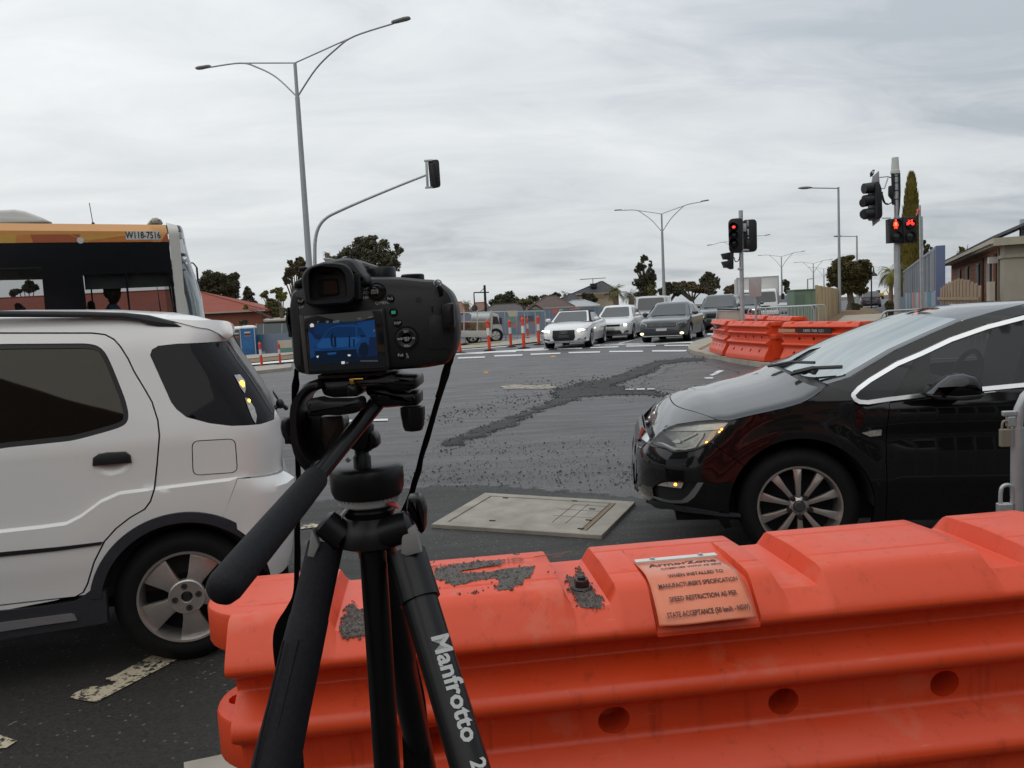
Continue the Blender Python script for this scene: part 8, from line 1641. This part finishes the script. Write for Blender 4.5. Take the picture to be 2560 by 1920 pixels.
# sign frames on the island
Y = 22.6
t = thing('framed_board', aty(*zz('B2', 1090, 960), Y), 'white board in a thin black frame on the island behind the barriers', 'board'); t.location.z = G(t.location.x, Y) + .1
slabY('board', 'B2', [(1098, 650), (1300, 655), (1292, 860), (1092, 860)], Y + .02, .02, 0, mat('board_cream', (.52, .49, .42), .7), t)
for q in ([(1082, 632), (1092, 632), (1086, 950), (1074, 950)], [(1300, 636), (1316, 636), (1304, 950), (1290, 950)], [(1084, 632), (1314, 638), (1314, 650), (1084, 644)]): slabY('frame_bar', 'B2', q, Y - .02, .04, 0, m_sig, t)
t = thing('trestle', aty(*zz('B2', 1040, 960), 22), 'slanted silver trestle leg frame at the left end of the island barriers', 'trestle'); t.location.z = G(t.location.x, 22) + .1
for a, b in (((1085, 645), (1030, 975)), ((1092, 650), (1062, 985)), ((1050, 860), (1078, 860))): mb = MB(); mb.tube([aty(*zz('B2', *a), 22), aty(*zz('B2', *b), 22)], .018, 8); mb.build('leg', m_galv, t, 40)
t = thing('hazard_bar', gnd(*zz('B2', 915, 1052)), 'thin yellow bar lying across the tip of the traffic island', 'bar'); mb = MB(); mb.tube([gnd(*zz('B2', 915, 1052)) + V((0, 0, .15)), gnd(*zz('B2', 1085, 962)) + V((0, 0, .16))], .022, 8); mb.build('pole', mat('bar_yellow', (.60, .36, .06), .5), t, 40)
# ------------------------------------------------------------------ orange flexible bollards
m_bo = mat('bollard_orange', (.72, .060, .022), .45, nz=(3, .1)); m_bw = mat('bollard_white', (.62, .62, .62), .5, nz=(30, .15)); proto = None
def bollard(k, bx, by, lab, h=1.12, tilt=0.0):
    global proto
    p = gnd(*zz(k, bx, by))
    if proto is None:
        t = thing('bollard', (0, 0, 0), 'x', 'bollard', 0, 'orange bollards'); K = dict(local=True)
        mb = MB(); mb.lathe((0, 0, 0), (0, 0, 1), [(.06, .02), (.06, .50), (.055, 1.0), (.07, 1.01), (.07, 1.04), (.045, 1.09), (.02, 1.12), (.001, 1.12)], 16); mb.build('post', m_bo, t, 40, **K)
        mb = MB(); mb.lathe((0, 0, 0), (0, 0, 1), [(.063, .55), (.0605, .80)], 16, False); mb.build('reflective_band', m_bw, t, 40, **K)
        mb = MB(); mb.lathe((0, 0, 0), (0, 0, 1), [(.0, .0), (.24, .0), (.22, .03), (.06, .06)], 8); mb.build('rubber_base', m_rub, t, 40, **K); proto = t; o = t
    else: o = copy_tree(proto)
    o.location = p; o['label'] = lab; s_ = h / 1.12; o.scale = (s_ * .95, s_ * .95, s_); o.rotation_euler = (0, rad(tilt), 0)
for k, x, y, lab, h, tl in (('B7', 705, 1182, 'orange bollard with a white band nearest the white SUV', 1.16, -2), ('B7', 1040, 1118, 'orange bollard just left of the camera body', 1.02, -1), ('B1', 185, 1116, 'orange bollard just right of the camera body', 1.22, -1), ('B1', 458, 1095, 'orange bollard in front of the tray truck', 1.26, -1.5),
    ('B1', 655, 1060, 'slim orange bollard right of the tray truck', 1.14, -1), ('B1', 775, 1075, 'stout orange bollard between the tray truck and the convertible', 1.25, -1), ('B1', 912, 1040, 'orange bollard half hidden by the convertible', 1.24, 0), ('B1', 812, 985, 'small distant orange bollard behind the stout one', 1.1, 0), ('B1', 478, 1000, 'short distant orange bollard beside the tray truck cab', 1.0, 0)): bollard(k, x, y, lab, h, tl)
# ------------------------------------------------------------------ trees
m_bark = mat('bark', (.10, .080, .062), .9, nz=(4, .3))
def leafmat(n, a, b): return mat(n, a, .75, spec=.25, nz=(1.6, .3), col2=b)
lm = dict(dark=leafmat('leaf_dark', (.050, .054, .034), (.115, .112, .066)), brown=leafmat('leaf_brown', (.095, .076, .046), (.20, .155, .082)), olive=leafmat('leaf_olive', (.09, .094, .042), (.22, .20, .08)), grey=leafmat('leaf_grey', (.075, .080, .052), (.165, .155, .092)), lime=leafmat('leaf_lime', (.10, .11, .025), (.24, .22, .05)), gold=leafmat('leaf_gold', (.075, .065, .014), (.21, .165, .030)), rust=leafmat('leaf_rust', (.048, .050, .022), (.15, .115, .040)))
def leaves(mb, c, r, n, s, gap=-.12, fr=1.1, up=0.0):
    k = 0; tries = 0
    while k < n and tries < n * 6:
        tries += 1
        u = V((random.gauss(0, 1), random.gauss(0, 1), random.gauss(0, 1))).normalized() * random.random() ** .42
        p = V((c[0] + u.x * r[0], c[1] + u.y * r[1], c[2] + u.z * r[2]))
        q = noise.noise(p * (fr / max(.4, min(r[0], r[2]) * .45)))
        if q < gap + (.25 if u.length > .85 else 0): continue
        a = V((random.uniform(-1, 1), random.uniform(-1, 1), random.uniform(-.7, .7) + up)).normalized(); b = a.orthogonal().normalized(); b.rotate(Matrix.Rotation(random.uniform(0, 6.28), 3, a)); ss_ = s * random.uniform(.6, 1.4)
        mb.add([p - a * ss_, p + b * ss_ * .5, p + a * ss_, p - b * ss_ * .5], [[0, 1, 2, 3]]); k += 1
def tree(label, blobs, Y, base, m, n=2600, s=None, k='D', gap=-.12, group=None, trunk_r=None, name='tree', cat='tree', depth=1.0):
    """blobs are crown masses (x, y, half width, half height in picture units); each gets its own depth"""
    sc = 1725.0 / Y; f = ZM[k][2] / 2560.0
    b = aty(*zz(k, *base), Y); g_ = G(b.x, b.y) - .4; t = thing(name, (b.x, b.y, g_), label, cat, 0, group); mb = MB(); tot = sum(q[2] * q[3] for q in blobs); cs = []
    blobs = [(q[0] + q[2] * .62 * u.x, q[1] - q[3] * .62 * u.y, q[2] * s_, q[3] * s_ * .9) for q in blobs for u, s_ in [(V((0, 0, 0)), .72)] + [((lambda a: V((math.cos(a), math.sin(a), 0)))(random.uniform(0, 6.283)), random.uniform(.28, .5)) for _ in range(7 if q[2] > 12 else 2)]]; tot = sum(q[2] * q[3] for q in blobs)
    for i, q in enumerate(blobs):
        dy = (random.uniform(-.5, .5) * q[2] * f / sc) if len(blobs) > 1 else 0; c = aty(*zz(k, q[0], q[1]), Y + dy); r = (q[2] * f / sc, q[2] * f / sc * .9 * depth, q[3] * f / sc); cs.append((c, r))
        leaves(mb, c, r, int(3.0 * n * q[2] * q[3] / tot), (s or max(.10, .0016 * Y * 1.6)) * .50, gap)
    mb.build('crown', m, t, None, recalc=False)
    mb = MB(); tr_ = trunk_r or max(.12, .0024 * Y); fk = V((b.x, b.y, lerp(g_, cs[0][0].z, .55))); mb.tube([V((b.x, b.y, g_)), V((b.x + tr_ * .5, b.y, lerp(g_, fk.z, .5))), fk], [tr_ * 1.4, tr_, tr_ * .85], 8)
    for c, r in cs[::3]: mb.tube(smoothline([fk - V((0, 0, .3)), fk.lerp(c, .5) + V((0, 0, r[2] * .2)), c + V((0, 0, r[2] * .4))], 3), [tr_ * .6 * (1 - .85 * i / 6) for i in range(7)], 6)
    mb.build('trunk', m_bark, t, 50); return t
tree('broad dark round tree behind the bus windscreen', [(470, 625, 46, 40), (440, 640, 28, 40), (500, 640, 26, 32), (507, 602, 14, 14), (455, 600, 28, 18)], 90, (472, 700), lm['dark'], 5200, .30, gap=-.3)
tree('small dark conical tree right of the broad round tree', [(537, 655, 20, 14), (536, 640, 15, 14), (534, 626, 8, 12), (556, 662, 6, 8)], 88, (536, 700), lm['dark'], 1300, .24, gap=-.25)
tree('airy olive gum tree with gaps behind the brick house left of the camera', [(B[0], B[1], B[2], B[3]) for B in ((1330, 1290, 110, 90), (1560, 1240, 150, 80), (1450, 1480, 140, 120), (1660, 1320, 120, 110), (1600, 1600, 180, 120))], 82, (1520, 1700), lm['olive'], 2600, .24, 'B6', -.02)
tree('lime green bush in front of the airy gum tree', [(1640, 1330, 110, 90), (1000, 1540, 70, 45)], 79, (1650, 1650), lm['lime'], 700, .2, 'B6', -.2, name='bush', cat='bush')
tree('tall brown-leaved gum tree rising behind the left of the camera', [(1800, 850, 130, 130), (1960, 740, 140, 120), (1760, 1010, 100, 130), (2050, 900, 140, 150), (1810, 700, 60, 40), (2000, 650, 50, 40)], 70, (1900, 1500), lm['brown'], 4200, .22, 'B6', -.14)
tree('large spreading gum tree rising above the right of the camera top', [(812, 545, 46, 36), (770, 545, 36, 30), (845, 560, 26, 30), (790, 520, 30, 16), (860, 540, 12, 22), (735, 560, 30, 14)], 68, (805, 690), lm['grey'], 5600, .22, gap=-.1)
tree('rounded dark bushy tree behind the low roofs right of the camera', [(1098, 648, 30, 22), (1080, 655, 24, 18), (1120, 655, 22, 14)], 118, (1098, 690), lm['dark'], 2600, .34, gap=-.3)
tree('small rounded tree between the bushy tree and the brown roof', [(1152, 645, 14, 10), (1140, 652, 14, 8)], 122, (1150, 680), lm['dark'], 700, .3, gap=-.3)
tree('pair of small dark tree crowns above the big brown roof', [(1175, 642, 10, 9), (1198, 640, 14, 10), (1220, 650, 14, 8)], 126, (1190, 680), lm['dark'], 900, .3, gap=-.3)
tree('pale flowering shrub between the low dark roof and the brown roof', [(810, 630, 60, 35), (760, 650, 50, 25)], 83, (800, 700), lm['olive'], 500, .2, 'B1', -.1, name='shrub', cat='shrub')
tree('dark shrub in front of the two-storey house', [(1370, 600, 60, 55), (1330, 590, 30, 30), (1400, 620, 50, 40)], 105, (1370, 690), lm['dark'], 1300, .28, 'B1', -.25, name='shrub', cat='shrub')
tree('tall dark gum tree with a loose upper crown behind the waiting cars', [(1880, 250, 38, 45), (1850, 320, 50, 50), (1910, 410, 90, 90), (1820, 350, 30, 40), (1940, 290, 20, 40), (1870, 490, 100, 90), (1930, 480, 60, 80), (1900, 570, 110, 60)], 100, (1890, 690), lm['dark'], 4600, .26, 'B1', -.16)
tree('yellowish weeping tree at the foot of the tall gum', [(1940, 540, 50, 60), (1960, 600, 40, 50)], 97, (1945, 690), lm['olive'], 900, .24, 'B1', -.15)
tree('dense dark row tree directly behind the second street lamp', [(2110, 520, 70, 65), (2180, 540, 70, 60), (2060, 560, 60, 50)], 112, (2110, 660), lm['dark'], 2800, .3, 'B1', -.25)
tree('broad brownish tree spreading behind the dark wagon', [(850, 440, 110, 60), (760, 420, 70, 45), (930, 450, 60, 50), (680, 430, 60, 50)], 130, (850, 560), lm['brown'], 2600, .34, 'B2', -.22)
tree('gum tree with a clumpy open crown behind the dark wagons', [(1010, 350, 80, 55), (960, 380, 50, 60), (1060, 400, 55, 70), (1010, 460, 80, 55), (990, 310, 30, 20)], 125, (1010, 560), lm['grey'], 2600, .3, 'B2', -.08)
tree('low brown tree left of the white truck', [(1190, 470, 60, 50), (1230, 440, 40, 50), (1250, 500, 50, 40)], 130, (1210, 560), lm['brown'], 1200, .34, 'B2', -.2)
tree('dark tree showing behind the right corner of the white truck', [(910, 1010, 50, 55), (920, 1090, 45, 60), (980, 1150, 20, 40)], 140, (920, 1250), lm['dark'], 1500, .34, 'B4', -.15)
tree('large round brown-green tree beside the footpath', [(1600, 860, 190, 165), (1490, 900, 130, 160), (1745, 900, 125, 190), (1580, 740, 90, 55), (1700, 1050, 130, 130), (1390, 1020, 40, 35), (1760, 780, 70, 50), (1560, 1040, 130, 110), (1830, 840, 30, 60)], 74, (1610, 1310), lm['rust'], 9000, .21, 'B4', -.2, trunk_r=.32)
tree('green bush under the large round tree', [(1670, 1260, 60, 50), (1700, 1280, 30, 30)], 72, (1690, 1310), lm['grey'], 900, .18, 'B4', -.3, name='bush', cat='bush')
tree('dark tree top behind the noise wall right of the cypress', [(1330, 970, 50, 50), (1290, 900, 16, 40), (1310, 1010, 40, 40)], 60, (1330, 1200), lm['dark'], 1100, .16, 'B3', -.12)
tree('yellowing plant above the brick house gutter', [(1610, 1010, 30, 40), (1640, 960, 30, 40), (1700, 940, 10, 25)], 44, (1620, 1200), lm['lime'], 260, .10, 'B3', .02, name='shrub', cat='shrub')
tree('green shrub at the foot of the noise wall by the crossing signal', [(970, 1500, 50, 60), (980, 1570, 55, 60)], 30, (975, 1620), lm['dark'], 900, .10, 'B3', -.25, name='shrub', cat='shrub')
tree('leafy garden plant behind the portable toilets', [(340, 340, 80, 50), (400, 330, 50, 40)], 64, (340, 420), lm['grey'], 400, .14, 'B7', -.2, name='shrub', cat='shrub')
tree('hazy low tree line tree far along the road behind the cabinet', [(720, 650 - 0, 1, 1)][:0] or [(1862, 634, 16, 7), (1880, 636, 10, 5)], 200, (1865, 645), lm['dark'], 500, .4)
tree('dark tree seen through the bus side window beyond the red roof', [(230, 760, 70, 60), (120, 790, 50, 40)], 96, (230, 950), lm['dark'], 1500, .3, 'A1', -.25)
# golden cypress: a tapering column of upright sprays
Y = 62.0; b = aty(*zz('B3', 1165, 1450), Y); t = thing('cypress', (b.x, Y, .05), 'tall narrow golden-green cypress behind the crossing signal', 'tree'); mb = MB(); prof_ = [(285, 8), (330, 28), (400, 40), (500, 55), (650, 68), (800, 74), (950, 80), (1100, 84), (1200, 86), (1400, 80)]
pxm = 1725 / Y / .2343
for i in range(8500):
    y = 285 + 1115 * random.random() ** .8; w_ = pl(prof_, y) / pxm; c = aty(*zz('B3', 1163 + (1200 - y) * .012, y), Y); a = random.uniform(0, 6.283); rr = w_ * (random.uniform(.6, 1.0)) * (1 + .16 * noise.noise(V((math.cos(a) * 2, math.sin(a) * 2, c.z * 1.4))))
    p = c + V((rr * math.cos(a), rr * math.sin(a), 0)); up = V((math.cos(a) * .25, math.sin(a) * .25, 1)).normalized(); sd = V((-math.sin(a) + random.uniform(-.6, .6), math.cos(a) + random.uniform(-.6, .6), 0)).normalized(); h = random.uniform(.22, .48); ww = .065
    mb.add([p - up * h * .3, p + sd * ww, p + up * h, p - sd * ww], [[0, 1, 2, 3]])
mb.build('crown', lm['gold'], t, None, recalc=False); mb = MB(); tp_ = aty(*zz('B3', 1165, 330), Y); mb.tube([V((b.x, Y, .05)), tp_], [.22, .03], 8); rs = []
mb.build('trunk', m_bark, t, 50)
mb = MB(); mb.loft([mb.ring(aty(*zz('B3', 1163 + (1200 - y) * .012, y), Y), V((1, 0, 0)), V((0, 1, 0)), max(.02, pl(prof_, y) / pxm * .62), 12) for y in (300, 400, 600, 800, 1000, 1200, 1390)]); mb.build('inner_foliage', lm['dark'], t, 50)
def palm(label, k, top, base, Y, r_px, m, nf=30, name='palm_tree', droop=1.0, trunk=.22):
    c = aty(*zz(k, *top), Y); b = aty(*zz(k, *base), Y); R_ = r_px * ZM[k][2] / 2560.0 / (1725.0 / Y); g_ = G(b.x, Y) - .3; t = thing(name, (b.x, Y, g_), label, 'palm'); mb = MB()
    for i in range(nf):
        a = random.uniform(0, 6.283); el = random.uniform(-.5, 1.25); L_ = R_ * random.uniform(.8, 1.1); d = V((math.cos(a), math.sin(a), 0)); p = c.copy(); v = d * math.cos(el) + V((0, 0, math.sin(el))); ns = 12
        for j in range(ns):
            q = p + v * (L_ / ns); v = (v + V((0, 0, -.16 * droop))).normalized(); sd = v.cross(V((0, 0, 1)));
            if sd.length < .05: sd = V((1, 0, 0))
            sd.normalize(); w_ = L_ * .20 * math.sin(math.pi * (j + 1.2) / (ns + 1.5))
            for s_ in (-1, 1):
                tip = p + sd * s_ * w_ + v * w_ * .5 - V((0, 0, w_ * .35)); mb.add([p, p + v * (L_ / ns) * .55, tip], [[0, 1, 2]])
            mb.add([p - sd * .015 * L_ * .2, q - sd * .012 * L_ * .2, q + sd * .012 * L_ * .2, p + sd * .015 * L_ * .2], [[0, 1, 2, 3]]); p = q
    mb.build('crown', m, t, None, recalc=False); mb = MB(); mb.tube([V((b.x, Y, g_)), c], [trunk * 1.3, trunk], 10); mb.build('trunk', mat('palm_trunk', (.22, .15, .09), .9, nz=(6, .3)), t, 50)
palm('stout date palm with a brown trunk in front of the two-storey house', 'B1', (1620, 545), (1622, 700), 75, 125, lm['olive'], 60, trunk=.24)
palm('darker date palm close beside the stout one', 'B1', (1760, 590), (1760, 700), 80, 120, lm['grey'], 56, trunk=.24)
palm('small palm top showing above the camera', 'C1', (610, 60), (620, 400), 72, 70, lm['grey'], 22)
palm('small palm in front of the white gable house right of the camera', 'B1', (245, 660), (250, 740), 72, 75, lm['grey'], 26)
palm('fan-leaved palm top above the shiny grey roof', 'B1', (1150, 570), (1150, 690), 128, 55, lm['olive'], 24)
palm('yellow-green feathery palm behind the crossing signal pole', 'B3', (985, 1190), (985, 1440), 46, 175, lm['lime'], 70, droop=1.2, trunk=.10)
# a dark vehicle and road works far along the path
Yc = 82; q = aty(*zz('B4', 1832, 1250), Yc); gcar('dark_four_wheel_drive', (q.x + 1.9, Yc + 4, .1), rad(66 + 180), 'dark four-wheel drive seen from behind far along the footpath road', 'car', m_dsuv, dict(sp2, W=2.0), group='vehicles beyond the footpath')
q = aty(*zz('B4', 1935, 1160), 210); q.y = 210; t = thing('digger', (q.x, 210, .1), 'tiny yellow excavator among the far road works beyond the footpath', 'digger'); m_yel = mat('machine_yellow', (.60, .36, .03), .5)
mb = MB(); mb.box((q.x, 210, 1.3), (1.9, 1.6, .9)); mb.build('body', m_yel, t, None, bev=.1); mb = MB(); mb.box((q.x - .3, 209.8, 2.1), (.8, .8, .9)); mb.build('cab', m_wing, t, None, bev=.1); mb = MB(); mb.tube([V((q.x + .5, 209.5, 1.5)), V((q.x + 1.7, 209.5, 2.6)), V((q.x + 2.5, 209.5, 1.0))], .15, 6); mb.build('boom', m_yel, t, None); mb = MB(); mb.box((q.x, 210, .5), (2.1, 1.7, .7)); mb.build('tracks', m_void, t, None, bev=.2)
# ------------------------------------------------------------------ behind the viewer: mirrored house, plus unseen fence and trees added to darken reflections
t = thing('house', (-9, -11, 0), 'brown brick house with a hipped roof mirrored in the white SUV side window', 'house')
mb = MB(); mb.box((-2.5, -12.0, 1.35), (13, 9, 2.7)); mb.build('wall', mbk, t, None)
a, b, c, d = V((-9.6, -7.0, 2.6)), V((4.6, -7.0, 2.6)), V((4.6, -17.0, 2.6)), V((-9.6, -17.0, 2.6)); e_, f_ = V((-2.0, -10.0, 5.85)), V((-2.0, -13.0, 5.85))
mb = MB(); mb.add([a, b, c, d, e_, f_], [[0, 1, 4], [1, 2, 5, 4], [2, 3, 5], [3, 0, 4, 5], [3, 2, 1, 0]]); mb.build('roof', MATS['brown_tiles'], t, None)
for x in (-6.5, 1.5): mb = MB(); mb.box((x, -7.48, 1.4), (1.8, .08, 1.3)); mb.build('window', m_wing, t, None)
t = thing('added_fence', (10, -9, 0), 'unseen dark timber fence added behind the viewer to darken the black hatchback doors', 'fence'); mb = MB(); mb.box((18, -9, 1.1), (26, .08, 2.2)); mb.build('fence_panel', mat('fence_dark_timber', (.07, .05, .035), .9, nz=(2, .2), scale3=(8, 8, .5)), t, None)  # added out of view so the car doors reflect something dark
for i in range(10): mb = MB(); mb.box((5.1 + i * 2.86, -9.0, 1.15), (.12, .16, 2.3)); mb.build('post', MATS['fence_dark_timber'], t, None)
for i, (x, y, r_) in enumerate(((-20, -19, 4.5), (8.5, -17, 3.6), (11, -14, 4.2), (17, -15, 4.6), (25, -13, 4.0), (-26, -10, 4.0))):  # trees added out of view to block low sky from reflections
    t = thing('tree', (x, y, 0), ('broad dark unseen tree added behind the viewer beyond the house end', 'leafy unseen tree added behind the viewer between the house and fence', 'second leafy unseen tree added behind the viewer over the dark fence', 'tallest leafy unseen tree added behind the viewer over the dark fence', 'leafy unseen tree added behind the viewer at the fence end', 'dark unseen tree added behind the viewer left of the house')[i], 'tree')
    mb = MB(); leaves(mb, (x, y, r_ * 1.05), (r_, r_ * .8, r_ * .8), 900, .55, -.4); mb.build('crown', lm['dark'], t, None, recalc=False); mb = MB(); mb.tube([V((x, y, 0)), V((x, y, r_))], [.3, .2], 8); mb.build('trunk', m_bark, t, 50)
